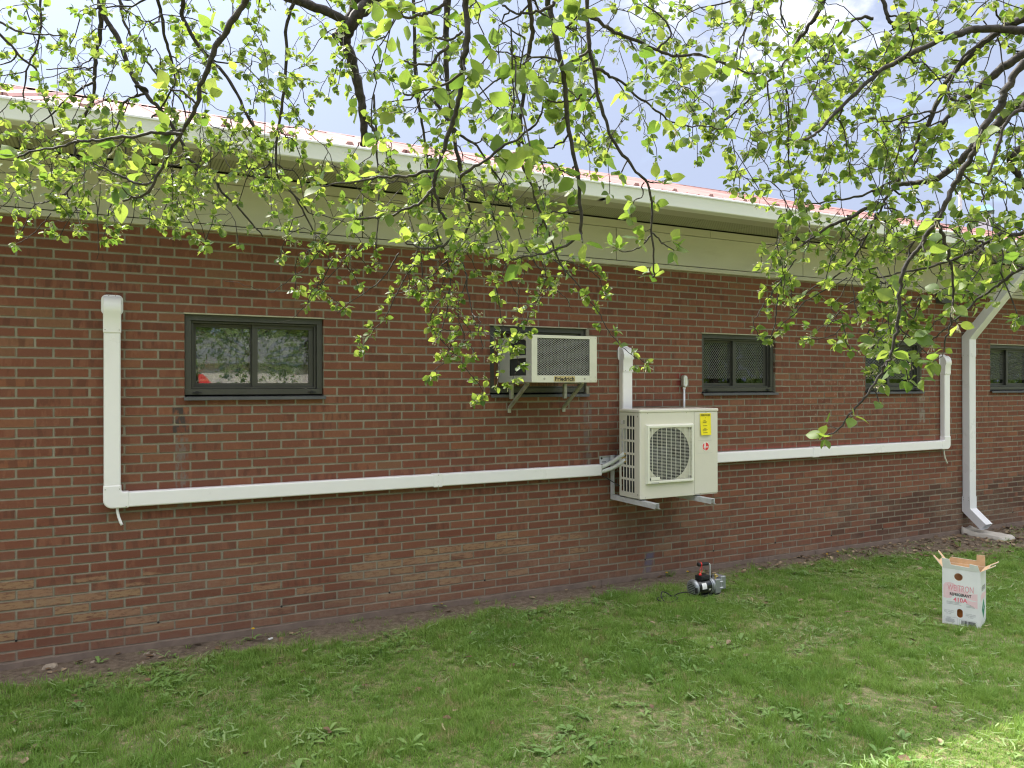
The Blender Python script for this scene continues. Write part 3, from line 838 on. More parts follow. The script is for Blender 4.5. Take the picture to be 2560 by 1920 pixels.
def window(i, xa, xb, filler=False):
    fr = MB()
    sill_top = WB + 0.012
    def ring(x0, x1, z0, z1, w, y0, y1):
        fr.box(x0, x1, y0, y1, z1 - w, z1); fr.box(x0, x1, y0, y1, z0, z0 + w)
        fr.box(x0, x0 + w, y0, y1, z0 + w, z1 - w); fr.box(x1 - w, x1, y0, y1, z0 + w, z1 - w)
    g = 0.004
    ring(xa + g, xb - g, sill_top, WT - 0.004, 0.042, FR - 0.055, FR + 0.06)
    ring(xa + 0.048, xb - 0.048, sill_top + 0.044, WT - 0.048, 0.014, FR - 0.03, FR + 0.05)
    win = fr.build('window', MAT['bronze'], house, bevel=0.002)
    s = MB()
    # sloping sill with a drip nose
    xs0, xs1 = xa - 0.006, xb + 0.012
    yy = [(FR + 0.06, WB + 0.010), (-0.030, WB - 0.004), (-0.034, WB - 0.026), (-0.028, WB - 0.027), (-0.026, WB - 0.010), (0.0, WB - 0.0062), (FR + 0.06, WB + 0.002)]
    s.prism(yy, xs1 - xs0, Matrix.Translation((xs0, 0, 0)) @ MX)
    s.build('sill', MAT['sillgrey'], win)
    l = MB(); l.box(xa - 0.008, xb + 0.008, 0.0005, FR, WT - 0.0025, WT + 0.0065); l.box(xa - 0.006, xb + 0.006, -0.004, 0.004, WT - 0.003, WT + 0.006)
    l.build('lintel', MAT['lintel'], win)
    if filler: return win
    x0, x1, z0, z1 = xa + 0.062, xb - 0.062, sill_top + 0.058, WT - 0.062
    xm = (x0 + x1) / 2 - 0.012
    # two sashes; the left one slides behind the right one
    panes = []
    for k_, (sx0, sx1, sy, wl, wr) in enumerate(((x0, xm + 0.022, FR + 0.028, 0.022, 0.040), (xm - 0.010, x1, FR - 0.004, 0.040, 0.036))):
        sb = MB()
        sb.box(sx0, sx1, sy, sy + 0.026, z1 - 0.026, z1); sb.box(sx0, sx1, sy, sy + 0.026, z0, z0 + 0.028)
        sb.box(sx0, sx0 + wl, sy, sy + 0.026, z0 + 0.028, z1 - 0.026); sb.box(sx1 - wr, sx1, sy, sy + 0.026, z0 + 0.028, z1 - 0.026)
        sb.build('sash', MAT['bronze'], win, bevel=0.0015)
        panes.append((sx0 + wl, sx1 - wr, sy + 0.011))
        pb = MB(); pb.box(sx0 + wl - 0.004, sx1 - wr + 0.004, sy + 0.011, sy + 0.014, z0 + 0.024, z1 - 0.022)
        pb.build('pane', MAT['glass'], win)
    if i == 0:
        # wrinkled plastic film fixed inside
        n = 90
        xs = np.linspace(x0 - 0.04, x1 + 0.04, n); zs = np.linspace(z0 - 0.04, z1 + 0.04, 60)
        X, Z = np.meshgrid(xs, zs, indexing='ij')
        cx, cz = (x0 + x1) / 2 + 0.02, z0 + 0.22
        ang = np.arctan2(Z - cz, X - cx); rad = np.hypot(X - cx, Z - cz)
        Y = 0.165 + 0.006 * np.abs(np.sin(ang * 9 + 6 * fbm(X * 6, Z * 6, 3))) ** 3 * np.clip(rad * 6, 0, 1) + 0.012 * fbm(X * 5, Z * 5, 8) + 0.004 * fbm(X * 22 + Z * 9, Z * 14, 12)
        idx = np.arange(X.size).reshape(X.shape)
        f = np.stack([idx[:-1, :-1], idx[1:, :-1], idx[1:, 1:], idx[:-1, 1:]], -1).reshape(-1, 4)
        np_mesh('plastic_film', np.stack([X, Y, Z], -1).reshape(-1, 3), f, MAT['film'], win, smooth=True)
        ib = MB(); ib.box(xa - 0.05, xb + 0.05, 0.235, 0.245, WB - 0.05, WT + 0.05); ib.build('inner_panel', MAT['backdark'], win)
    else:
        # expanded metal guard just in front of each pane
        px_, pz_ = 0.0262, 0.033
        for (q0_, q1_, y) in panes:
            sc_ = MB(); W_ = q1_ - q0_; zlo = z0 + 0.075; zhi = z1 - 0.02; H_ = zhi - zlo
            for sgn in (1, -1):
                k_ = px_ / pz_ * sgn
                for q in range(-int(H_ / pz_) - 3, int(W_ / px_) + int(H_ / pz_) + 4):
                    b0 = q0_ + q * px_
                    t0, t1 = (q0_ - b0) / k_ + zlo, (q1_ - b0) / k_ + zlo
                    lo, hi = max(zlo, min(t0, t1)), min(zhi, max(t0, t1))
                    if hi - lo < 0.008: continue
                    sc_.bar((b0 + (lo - zlo) * k_, y - 0.006, lo), (b0 + (hi - zlo) * k_, y - 0.006, hi), 0.0024, 0.0020, up=(0, 1, 0))
            sc_.build('security_screen', MAT['screen'], win, fixn=False)
        ib = MB(); ib.box(xa - 0.05, xb + 0.05, 0.152, 0.16, WB - 0.05, WT + 0.05); ib.build('inner_panel', MAT['paneback'], win)  # pale panel added close behind the glass so the panes read lighter grey
    if i in (0, 2, 3):
        for xx in (xa + 0.055, xb - 0.115):
            lt = MB(); lt.box(xx, xx + 0.06, FR - 0.062, FR - 0.055, sill_top + 0.012, sill_top + 0.020); lt.box(xx + 0.02, xx + 0.04, FR - 0.066, FR - 0.055, sill_top + 0.006, sill_top + 0.026)
            lt.build('latch', MAT['black'], win)
    return win


for i, (xa, xb) in enumerate(WINX):
    wn = window(i, xa, xb, filler=(i == 1))
    if i == 1:
        for nm, bx_ in (('filler_board', (xa + 0.05, 2.985, 0.055, 0.075, WB + 0.06, WT - 0.05)), ('filler_board', (2.985, xb - 0.05, 0.057, 0.077, WB + 0.06, 1.885)),
                        ('filler_board', (2.985, xb - 0.05, 0.12, 0.13, 2.255, WT - 0.05)), ('filler_board', (3.60, xb - 0.05, 0.056, 0.076, 1.886, 2.254))):
            b_ = MB(); b_.box(*bx_); b_.build(nm, MAT['wood'], wn)

# ------------------------------------------------------------------ white line-set covers on the wall
DW = 0.105


def duct(mb, x0, x1, z0, z1, y1=-0.070):
    mb.box(x0, x1, y1, -0.0025, z0, z1)


def screws(parent, pts, y=-0.0705):
    mb = MB()
    for x, z in pts: mb.lathe([(0.0035, 0), (0.0035, 0.0018), (0.0015, 0.0022)], Matrix.Translation((x, y - 0.002, z)) @ Matrix.Rotation(R(90), 4, 'X'), 8)
    mb.build('screw', MAT['screw'], parent)


def wall_cap(parent, xc, ztop, h=0.26):
    mb = MB()
    poly = rrect(xc - 0.052, xc + 0.052, ztop - h, ztop - 0.020, 0.028)
    side = [(0, ztop - h), (-0.074, ztop - h), (-0.074, ztop - 0.13), (-0.086, ztop - 0.115), (-0.086, ztop - 0.075), (-0.070, ztop - 0.035), (-0.045, ztop - 0.012), (-0.006, ztop - 0.004), (-0.0, ztop - 0.004)]
    mb.prism([(a - 0.003, b) for a, b in side], DW + 0.006, Matrix.Translation((xc - DW / 2 - 0.003, 0, 0)) @ MX)
    c = mb.build('wall_cap', MAT['vinyl'], parent, bevel=0.014, seg=4)
    fl = MB(); fl.prism(rrect(xc - 0.068, xc + 0.068, ztop - 0.135, ztop + 0.006, 0.034), 0.006, M_front(-0.0025))
    fl.build('cap_flange', MAT['vinyl'], c, bevel=0.002)


def elbow(parent, xc, zc, sx):
    """vertical duct above, horizontal towards sx; centre of the corner at xc, zc"""
    r = DW / 2 + 0.0035; L = 0.105
    pts = []
    # outline: start upper left going clockwise for sx = +1, mirrored for -1
    pts += [(-r, L), (r, L), (r, r + 0.012)]
    for i in range(1, 4): a = R(180 + 90 * i / 4); pts.append((r + 0.012 + 0.012 * math.cos(a), r + 0.012 + 0.012 * math.sin(a)))
    pts += [(r + 0.012, r), (L, r), (L, -r)]
    q = 0.06
    for i in range(0, 7): a = R(270 - 90 * i / 6); pts.append((-r + q + q * math.cos(a), -r + q + q * math.sin(a)))
    pts = [(xc + sx * x, zc + z) for x, z in pts]
    if sx < 0: pts.reverse()
    mb = MB(); mb.prism(pts, 0.0735, M_front(-0.001) @ Matrix.Translation((0, 0, 0)))
    return mb.build('elbow', MAT['vinyl'], parent, bevel=0.011, seg=4)


def tube_part(name, parent, pts, r, mat, n=10):
    mb = MB(); mb.tube(pts, r, n); return mb.build(name, mat, parent, smooth=True)

G = 'white line-set covers on the brick wall'
# left run
t = thing('line_set_cover', 'long white line-set duct bending from beside the left window to the outdoor unit', 'duct', (0, 0, 0), 0, G)
xc, zc = -0.030, 1.068
mb = MB(); duct(mb, xc - DW / 2, xc + DW / 2, zc + 0.09, 2.25); mb.build('duct', MAT['vinyl'], t, bevel=0.012, seg=4)
mb = MB(); duct(mb, xc + 0.09, 2.36, zc - DW / 2, zc + DW / 2); mb.build('duct', MAT['vinyl'], t, bevel=0.012, seg=4)
mb = MB(); duct(mb, 2.362, 3.975, zc - DW / 2 + 0.0015, zc + DW / 2 + 0.0015); mb.build('duct', MAT['vinyl'], t, bevel=0.012, seg=4)
mb = MB(); duct(mb, 3.973, 3.9765, zc - DW / 2 + 0.008, zc + DW / 2 - 0.006, -0.062); mb.build('duct_end', MAT['gap'], t)
mb = MB(); duct(mb, 2.315, 2.395, zc - DW / 2 - 0.004, zc + DW / 2 + 0.004, -0.074); mb.build('coupling', MAT['vinyl'], t, bevel=0.008, seg=3)
elbow(t, xc, zc, 1)
wall_cap(t, xc, 2.475)
screws(t, [(xc - 0.043, 2.235), (xc + 0.043, 2.235), (xc - 0.043, 1.145), (xc + 0.045, 1.145), (xc + 0.085, 1.022), (2.355, zc + 0.045), (2.355, zc - 0.045), (xc - 0.02, 2.468), (xc + 0.02, 2.468)], -0.074)
tube_part('drain_tube', t, [(0.0, -0.040, 1.03), (0.002, -0.041, 0.985), (0.010, -0.044, 0.945), (0.024, -0.050, 0.905), (0.030, -0.053, 0.893)], 0.0095, MAT['vinyl'])
# middle, rising from behind the outdoor unit
t = thing('line_set_cover', 'short upright white duct rising from behind the outdoor unit', 'duct', (0, 0, 0), 0, G)
xc = 4.262
mb = MB(); duct(mb, xc - 0.056, xc + 0.056, 1.12, 2.02); mb.build('duct', MAT['vinyl'], t, bevel=0.012, seg=4)
wall_cap(t, xc, 2.215, 0.24); screws(t, [(xc - 0.035, 1.99), (xc + 0.035, 1.99)], -0.078)
# right run
t = thing('line_set_cover', 'white line-set duct running right from the outdoor unit up beside the downspout', 'duct', (0, 0, 0), 0, G)
xc, zc = 9.010, 1.121
mb = MB(); duct(mb, xc - DW / 2, xc + DW / 2, zc + 0.09, 2.02); mb.build('duct', MAT['vinyl'], t, bevel=0.012, seg=4)
mb = MB(); duct(mb, 4.60, 6.715, zc - DW / 2, zc + DW / 2); mb.build('duct', MAT['vinyl'], t, bevel=0.012, seg=4)
mb = MB(); duct(mb, 6.717, xc - 0.09, zc - DW / 2, zc + DW / 2); mb.build('duct', MAT['vinyl'], t, bevel=0.012, seg=4)
mb = MB(); duct(mb, 6.70, 6.80, zc - DW / 2 - 0.004, zc + DW / 2 + 0.004, -0.074); mb.build('coupling', MAT['vinyl'], t, bevel=0.008, seg=3)
elbow(t, xc, zc, -1)
wall_cap(t, xc, 2.215, 0.24)
screws(t, [(xc - 0.035, 1.99), (xc + 0.035, 1.99)], -0.078)
tube_part('drain_tube', t, [(xc - 0.03, -0.040, 1.08), (xc - 0.03, -0.041, 1.02), (xc - 0.02, -0.046, 0.96), (xc + 0.005, -0.054, 0.90), (xc + 0.014, -0.056, 0.89)], 0.0095, MAT['accream'])

# ------------------------------------------------------------------ outdoor unit
UX0, UX1, UY0, UY1, UZ0, UZ1 = 4.080, 4.975, -0.50, -0.19, 0.845, 1.637
u = thing('outdoor_unit', 'cream outdoor heat pump unit with square fan guard hung on the wall', 'outdoor unit', (0, 0, 0))
SX = 4.690
# front sheet with the round fan opening
FX, FZ, FRD = 4.395, 1.240, 0.243
panel('front_panel', [(UX0 + 0.012, UZ0 + 0.004), (SX - 0.0015, UZ0 + 0.004), (SX - 0.0015, UZ1 - 0.030), (UX0 + 0.012, UZ1 - 0.030)], [circle(FX, FZ, FRD)], 0.003, M_front(UY0 + 0.0035), MAT['cream'], u)
mb = MB(); mb.box(SX + 0.0015, UX1, UY0 + 0.002, UY1 + 0.05, UZ0 + 0.004, UZ1 - 0.030); mb.build('service_panel', MAT['cream'], u, bevel=0.010, seg=3)
# corner post, back and inner box
mb = MB(); mb.box(UX0, UX0 + 0.014, UY0 + 0.002, UY0 + 0.060, UZ0 + 0.004, UZ1 - 0.030); mb.build('corner_post', MAT['cream'], u, bevel=0.008, seg=3)
mb = MB(); mb.box(UX0 + 0.004, UX1 - 0.004, UY0 + 0.006, UY1, UZ0, UZ0 + 0.0038); mb.build('base_pan', MAT['cream'], u, bevel=0.001)
mb = MB(); mb.box(UX0 + 0.05, SX, UY1 - 0.020, UY1 - 0.002, UZ0 + 0.01, UZ1 - 0.035); mb.box(UX0 + 0.03, UX0 + 0.045, UY0 + 0.05, UY1 - 0.03, UZ0 + 0.01, UZ1 - 0.04); mb.build('coil', MAT['coil'], u)
mb = MB(); mb.box(SX - 0.02, SX - 0.002, UY0 + 0.01, UY1 - 0.02, UZ0 + 0.01, UZ1 - 0.04); mb.build('divider', MAT['black'], u)
# top lid
mb = MB(); mb.box(UX0 - 0.004, UX1 + 0.004, UY0 - 0.004, UY1 + 0.004, UZ1 - 0.031, UZ1); mb.build('top_cover', MAT['cream'], u, bevel=0.011, seg=4)
# left side sheet with its slots
holes = []
sy0, sy1 = -UY1, -UY0            # local x runs outwards from the wall: 0.19 .. 0.50
cols = [(0.030, 0.058), (0.072, 0.102), (0.117, 0.147), (0.162, 0.190), (0.203, 0.229)]
rows = [(0.635, 0.735), (0.520, 0.615), (0.405, 0.500), (0.290, 0.385), (0.175, 0.270), (0.050, 0.155)]
for ci, (a, b) in enumerate(cols):
    for ri, (z0, z1) in enumerate(rows):
        if ri == 0 and ci < 2: continue
        holes.append(rrect(sy0 + a, sy0 + b, UZ0 + z0, UZ0 + z1, 0.005, 2))
holes.append(rrect(sy0 + 0.020, sy0 + 0.085, UZ0 + 0.655, UZ0 + 0.690, 0.004, 2))
panel('side_panel', [(sy0, UZ0 + 0.004), (sy1 - 0.055, UZ0 + 0.004), (sy1 - 0.055, UZ1 - 0.031), (sy0, UZ1 - 0.031)], holes, 0.0025, M_left(UX0 + 0.0018), MAT['cream'], u)
mb = MB(); mb.box(UX0 + 0.006, UX0 + 0.02, -0.288, -0.255, UZ0 + 0.40, UZ0 + 0.62); mb.box(UX0 + 0.006, UX0 + 0.012, -0.275, -0.235, UZ0 + 0.655, UZ0 + 0.69)
mb.build('valve_plate', MAT['acgrey'], u)
mb = MB()
for zz in (0.31, 0.345, 0.38): mb.tube([(UX0 + 0.008, -0.225, UZ0 + zz), (UX0 + 0.008, -0.29, UZ0 + zz + .01)], 0.010, 8)
mb.build('service_valve', MAT['brass'], u)
# raised fan guard frame
gx0, gx1, gz0, gz1 = 4.140, 4.676, 0.973, 1.503
def framed(mb, x0, x1, z0, z1, yb, yf, w):
    o_ = [(x0, z0), (x1, z0), (x1, z1), (x0, z1)]
    def ringv(d, y): return [(x0 + d, y, z0 + d), (x1 - d, y, z0 + d), (x1 - d, y, z1 - d), (x0 + d, y, z1 - d)]
    rs = [ringv(0, yb), ringv(0.010, yf), ringv(w, yf), ringv(w + 0.004, yb)]
    vs = [q for r_ in rs for q in r_]
    fs = []
    for a in range(3):
        for i in range(4): j = (i + 1) % 4; fs.append((a * 4 + i, a * 4 + j, (a + 1) * 4 + j, (a + 1) * 4 + i))
    mb.add(vs, fs)
mb = MB(); framed(mb, gx0, gx1, gz0, gz1, UY0 + 0.0015, UY0 - 0.026, 0.030)
gd = mb.build('fan_guard_frame', MAT['creamw'], u, bevel=0.003)
mb = MB()
ix0, ix1, iz0, iz1 = gx0 + 0.034, gx1 - 0.034, gz0 + 0.034, gz1 - 0.034
n = 36
for i in range(n):
    z = iz0 + (iz1 - iz0) * (i + 0.5) / n; mb.box(ix0 - 0.003, ix1 + 0.003, UY0 - 0.021, UY0 - 0.0175, z - 0.00105, z + 0.00105)
for i in range(9):
    x = ix0 + (ix1 - ix0) * (i + 0.5) / 9; mb.box(x - 0.0011, x + 0.0011, UY0 - 0.024, UY0 - 0.020, iz0 - 0.003, iz1 + 0.003)
mb.build('fan_guard_grille', MAT['creamw'], gd)
mb = MB(); mb.box(ix0 + 0.008, ix0 + 0.105, UY0 - 0.0265, UY0 - 0.0242, iz0 + 0.002, iz0 + 0.034); mb.build('guard_tab', MAT['creamw'], gd, bevel=0.001)
mb = MB(); mb.box(gx0 + 0.045, gx0 + 0.13, UY0 - 0.0272, UY0 - 0.0262, gz0 + 0.008, gz0 + 0.020); mb.build('guard_plate', MAT['acgrey'], gd)
mb = MB()
for x in (ix0 + 0.012, ix1 - 0.012):
    for z in (iz0 + 0.012, iz1 - 0.012): mb.box(x - .009, x + .009, UY0 - 0.0125, UY0 - 0.006, z - .012, z + .012)
mb.build('guard_foot', MAT['fan'], gd)
# shroud and fan
mb = MB(); MA = Matrix.Translation((FX, UY0 + 0.005, FZ)) @ Matrix.Rotation(R(-90), 4, 'X')
mb.lathe([(FRD, 0.0), (FRD - 0.006, 0.012), (FRD - 0.006, 0.10)], MA, 48, cap=False); mb.build('fan_shroud', MAT['black'], u, smooth=True)
mb = MB(); mb.lathe([(0.0, 0.02), (0.045, 0.022), (0.058, 0.035), (0.058, 0.11), (0.0, 0.11)], MA, 24, cap=False); mb.build('fan_hub', MAT['fan'], u, smooth=True)
for k_ in range(3):
    mb = MB(); vs = []; fs = []
    for i in range(9):
        for j in range(6):
            a = R(120 * k_ + 20 + 95 * i / 8 * (0.75 + 0.25 * j / 5)); r_ = 0.05 + 0.165 * j / 5
            vs.append(MA @ Vector((r_ * math.cos(a), r_ * math.sin(a), 0.035 + 0.055 * i / 8)))
    for i in range(8):
        for j in range(5): fs.append((i * 6 + j, i * 6 + j + 1, (i + 1) * 6 + j + 1, (i + 1) * 6 + j))
    mb.add(vs, fs); mb.build('fan_blade', MAT['fan'], u, smooth=True)
# labels and marks on the service panel
lx0, lx1, lz0, lz1 = 4.757, 4.885, 1.392, 1.592
vs = []; fs = []
for i in range(9):
    for j in range(2):
        s_ = i / 8
        vs.append((lx0 + (lx1 - lx0) * j + (0.006 if j == 0 else -0.006) * (1 - s_) ** 2, UY0 - 0.0015 - 0.012 * (1 - s_) ** 2, lz0 + (lz1 - lz0) * s_))
for i in range(8): fs.append((i * 2, i * 2 + 1, i * 2 + 3, i * 2 + 2))
mb = MB(); mb.add(vs, fs); lab = mb.build('hang_label', MAT['yellow'], u, fixn=False); sm = lab.modifiers.new('thick', 'SOLIDIFY'); sm.thickness = 0.0008
lab['label'] = 'yellow paper energy label stuck on the upper right of the front'
text('label_heading', 'ENERGYGUIDE', 0.112, 0.019, M_front(UY0 - 0.0030) @ Matrix.Translation((lx0 + 0.008, lz1 - 0.027, 0)), MAT['ink'], lab, bold=0.02)
mb = MB()
for zz, w_, xx in ((1.548, .010, .058), (1.526, .026, .040), (1.512, .050, .028), (1.504, .044, .030), (1.476, .05, .03), (1.452, .028, .042), (1.440, .056, .026), (1.430, .044, .024), (1.412, .05, .03)):
    yy = UY0 - 0.0031 - 0.012 * (1 - (zz - lz0) / (lz1 - lz0)) ** 2
    mb.box(lx0 + xx, lx0 + xx + w_, yy - 0.0002, yy, zz, zz + 0.0035)
mb.build('label_print', MAT['ink'], lab)
bx_, bz_ = 4.826, 1.286
mb = MB(); mb.lathe([(0.042, 0), (0.042, 0.001)], M_front(UY0 + 0.0012) @ Matrix.Translation((bx_, bz_, 0)), 32); bd = mb.build('badge', MAT['white'], u)
mb = MB()
mb.prism([(bx_ + .037 * math.cos(a), bz_ + .037 * math.sin(a)) for a in [R(-100 + 190 * i / 20) for i in range(21)]] + [(bx_ - 0.0, bz_ + 0.012)], 0.0006, M_front(UY0 + 0.0000))
mb.prism([(bx_ + .037 * math.cos(a), bz_ + .037 * math.sin(a)) for a in [R(118 + 130 * i / 16) for i in range(17)]], 0.0006, M_front(UY0 + 0.0000))
mb.build('badge_disc', MAT['red'], bd)
text('badge_lettering', 'Rheem', 0.056, 0.020, M_front(UY0 - 0.0012) @ Matrix.Translation((bx_ - 0.026, bz_ - 0.012, 0)), MAT['white'], bd, bold=0.012, shear=0.15)
for z in (1.342, 1.226):
    mb = MB(); mb.box(4.735, 4.905, UY0 + 0.0008, UY0 + 0.0022, z - 0.0008, z + 0.0008); mb.build('panel_crease', MAT['acgrey'], u)
mb = MB()
for x, z in ((4.165, 1.601), (4.60, 1.601), (4.83, 1.601), (4.14, 0.858), (4.76, 0.858)): mb.lathe([(0.004, 0), (0.004, 0.0022)], M_front(UY0 + 0.0022) @ Matrix.Translation((x, z, 0)), 8)
for y, z in ((-0.468, 1.575), (-0.468, 0.885)): mb.lathe([(0.008, 0), (0.008, 0.002)], M_left(UX0 + 0.001) @ Matrix.Translation((-y, z, 0)), 10)
mb.build('screw', MAT['oldmetal'], u)
mb = MB(); mb.box(UX1 - 0.001, UX1 + 0.028, -0.42, -0.36, 1.05, 1.075); mb.build('side_handle', MAT['cream'], u, bevel=0.006)
mb = MB()
for x in (4.1125, 4.7325):
    for y in (-0.475, -0.215): mb.box(x - 0.022, x + 0.022, y - 0.03, y + 0.03, 0.8361, 0.8445)
mb.build('rubber_foot', MAT['fan'], u)

# insulated pipes from the duct to the unit
t = thing('insulated_pipes', 'pair of white wrapped refrigerant pipes from duct end into the outdoor unit', 'pipes', (0, 0, 0))
MAT['wrap'] = simple('white_pipe_wrap', (0.66, 0.68, 0.66), 0.7, var=0.08, scale=40, bmp=0.3)
tube_part('pipe', t, [(3.95, -0.030, 1.085), (4.00, -0.045, 1.10), (4.06, -0.11, 1.145), (4.086, -0.20, 1.20), (4.092, -0.26, 1.235)], 0.019, MAT['wrap'])
tube_part('pipe', t, [(3.95, -0.036, 1.05), (4.00, -0.055, 1.058), (4.06, -0.12, 1.09), (4.086, -0.21, 1.14), (4.092, -0.27, 1.18)], 0.019, MAT['wrap'])
tube_part('control_cable', t, [(3.95, -0.03, 1.03), (4.02, -0.05, 1.00), (4.05, -0.12, 0.965), (4.075, -0.20, 0.935)], 0.0045, MAT['ink'], 6)

# wall bracket
b = thing('wall_bracket', 'galvanised wall bracket with two arms under the outdoor unit', 'bracket', (0, 0, 0))
mb = MB()
mb.box(3.985, 4.90, -0.0095, -0.0075, 1.12, 1.195); mb.box(3.985, 4.90, -0.030, -0.0095, 1.193, 1.195); mb.box(3.985, 4.90, -0.030, -0.0095, 1.12, 1.122)
child(mb.build('cross_rail', MAT['galv'], None, bevel=0.001), b)
for x in (4.0905, 4.7105):
    mb = MB(); mb.box(x, x + 0.044, -0.040, -0.0305, 0.79, 1.20); mb.box(x, x + 0.003, -0.085, -0.0402, 0.838, 1.19); child(mb.build('upright', MAT['galv'], None, bevel=0.001), b)
    mb = MB()
    mb.box(x, x + 0.0028, -0.70, -0.0405, 0.790, 0.8355); mb.box(x + 0.0412, x + 0.044, -0.70, -0.0405, 0.790, 0.8355)
    mb.box(x + 0.0029, x + 0.014, -0.70, -0.0405, 0.8325, 0.8355); mb.box(x + 0.030, x + 0.0411, -0.70, -0.0405, 0.8325, 0.8355); mb.box(x + 0.0411, x + 0.060, -0.70, -0.66, 0.788, 0.790)
    child(mb.build('arm', MAT['galv'], None, bevel=0.0008), b)
mb = MB()
for i in range(4): mb.lathe([(0.005, 0), (0.005, 0.001)], M_front(-0.0402) @ Matrix.Translation((4.118, 0.93 - i * 0.028, 0)), 8)
for x, z in ((4.005, 1.172), (4.105, 1.150), (4.86, 1.16)): mb.lathe([(0.010, 0), (0.010, 0.005), (0.006, 0.007)], M_front(-0.0098 if x != 4.105 else -0.0405) @ Matrix.Translation((x, z, 0)), 8)
mb.box(4.01, 4.055, -0.0100, -0.0094, 1.134, 1.142)
child(mb.build('bolt', MAT['fan'], None), b)

# conduit and its oval fitting above the unit
c = thing('electrical_conduit', 'steel conduit with oval grey fitting above the outdoor unit', 'conduit', (0, 0, 0))
tube_part('conduit', c, [(4.965, -0.030, 1.42), (4.965, -0.030, 1.835)], 0.0115, MAT['galv'])
mb = MB(); mb.prism(rrect(4.938, 4.992, 1.83, 1.95, 0.026, 6), 0.042, M_front(-0.010)); child(mb.build('conduit_body', MAT['oldmetal'], None, bevel=0.006), c)
mb = MB(); mb.prism(rrect(4.944, 4.986, 1.838, 1.942, 0.020, 6), 0.004, M_front(-0.0525)); child(mb.build('cover_plate', MAT['galv'], None, bevel=0.001), c)
mb = MB(); mb.prism(rrect(4.957, 4.973, 1.86, 1.925, 0.007, 4), 0.0015, M_front(-0.0567)); child(mb.build('gasket', MAT['accream'], None), c)
mb = MB(); mb.lathe([(0.015, 0), (0.015, 0.022), (0.0135, 0.024)], Matrix.Translation((4.965, -0.030, 1.812)), 12); mb.lathe([(0.0145, 0), (0.0145, 0.03)], Matrix.Translation((4.965, -0.030, 1.60)), 12); child(mb.build('coupling', MAT['galv'], None), c)

# ------------------------------------------------------------------ window air conditioner
AX0, AX1, AY0, AZ0, AZ1 = 2.966, 3.586, -0.566, 1.877, 2.258
a = thing('window_air_conditioner', 'old cream window air conditioner with diamond mesh front sticking out of the window', 'air conditioner', (0, 0, 0))
lo = -AY0
holes = [[(0.168, AZ0 + 0.055), (0.465, AZ0 + 0.055), (0.465, AZ0 + 0.198), (0.168, AZ0 + 0.198)], [(0.168, AZ0 + 0.222), (0.465, AZ0 + 0.222), (0.465, AZ0 + 0.352), (0.168, AZ0 + 0.352)]]
panel('side_panel', [(-0.10, AZ0 + 0.003), (lo - 0.004, AZ0 + 0.003), (lo - 0.004, AZ1 - 0.003), (-0.10, AZ1 - 0.003)], holes, 0.003, M_left(AX0 + 0.002), MAT['acgrey'], a)
mb = MB(); mb.box(AX0, AX1, AY0 + 0.004, 0.12, AZ1 - 0.003, AZ1); mb.box(AX0, AX1, AY0 + 0.004, 0.12, AZ0, AZ0 + 0.003); mb.box(AX1 - 0.003, AX1, AY0 + 0.004, 0.12, AZ0 + 0.0031, AZ1 - 0.0031)
mb.box(AX0 + 0.004, AX1 - 0.004, 0.10, 0.115, AZ0 + 0.004, AZ1 - 0.004)
mb.build('casing', MAT['accream'], a)
mb = MB()
for i in range(46):
    y = -0.165 - 0.30 * i / 45; mb.box(AX0 + 0.012, AX0 + 0.030, y - 0.0012, y + 0.0012, AZ0 + 0.05, AZ0 + 0.357)
mb.build('coil_fins', MAT['fan'], a)
mb = MB(); mb.box(AX0 + 0.031, AX0 + 0.04, -0.50, 0.05, AZ0 + 0.02, AZ1 - 0.02); mb.box(AX0 + 0.05, AX1 - 0.01, AY0 + 0.055, AY0 + 0.065, AZ0 + 0.01, AZ1 - 0.01); mb.build('coil', MAT['finsdark'], a)
# front frame
fx0, fx1, fz0, fz1 = AX0 + 0.050, AX1 - 0.070, AZ0 + 0.055, AZ1 - 0.022
mb = MB(); mb.box(AX0 - 0.002, AX1 + 0.002, AY0, AY0 + 0.0035, AZ0 - 0.002, fz0); mb.box(AX0 - 0.002, AX1 + 0.002, AY0, AY0 + 0.0035, fz1, AZ1 + 0.002)
mb.box(AX0 - 0.002, fx0, AY0 - 0.0016, AY0 + 0.0019, fz0 - 0.052, fz1 + 0.018); mb.box(fx1, AX1 + 0.002, AY0 - 0.0016, AY0 + 0.0019, fz0 - 0.052, fz1 + 0.018)
ff = mb.build('front_frame', MAT['accream'], a, bevel=0.001)
mb = MB(); pxx, pzz = 0.0265, 0.0180
Wd, Hd = fx1 - fx0, fz1 - fz0
for sgn in (1, -1):
    k_ = pxx / pzz * sgn
    for q in range(-int(Hd / pzz) - 2, int(Wd / pxx) + 3):
        b0 = fx0 + q * pxx + (0 if sgn > 0 else Hd * pxx / pzz)
        t0, t1 = (fx0 - .004 - b0) / k_ + fz0, (fx1 + .004 - b0) / k_ + fz0
        l_, h_ = max(fz0 - 0.004, min(t0, t1)), min(fz1 + 0.004, max(t0, t1))
        if h_ - l_ < 0.005: continue
        mb.bar((b0 + (l_ - fz0) * k_, AY0 + 0.007, l_), (b0 + (h_ - fz0) * k_, AY0 + 0.007, h_), 0.0019, 0.0022, up=(0, 1, 0))
mb.build('mesh_grille', MAT['acgrey'], a, fixn=False)
mb = MB(); npx0, npx1 = 3.172, 3.372; mb.box(npx0, npx1, AY0 - 0.0035, AY0 - 0.0002, AZ0 + 0.006, AZ0 + 0.050); npl = mb.build('nameplate', MAT['gold'], a, bevel=0.001)
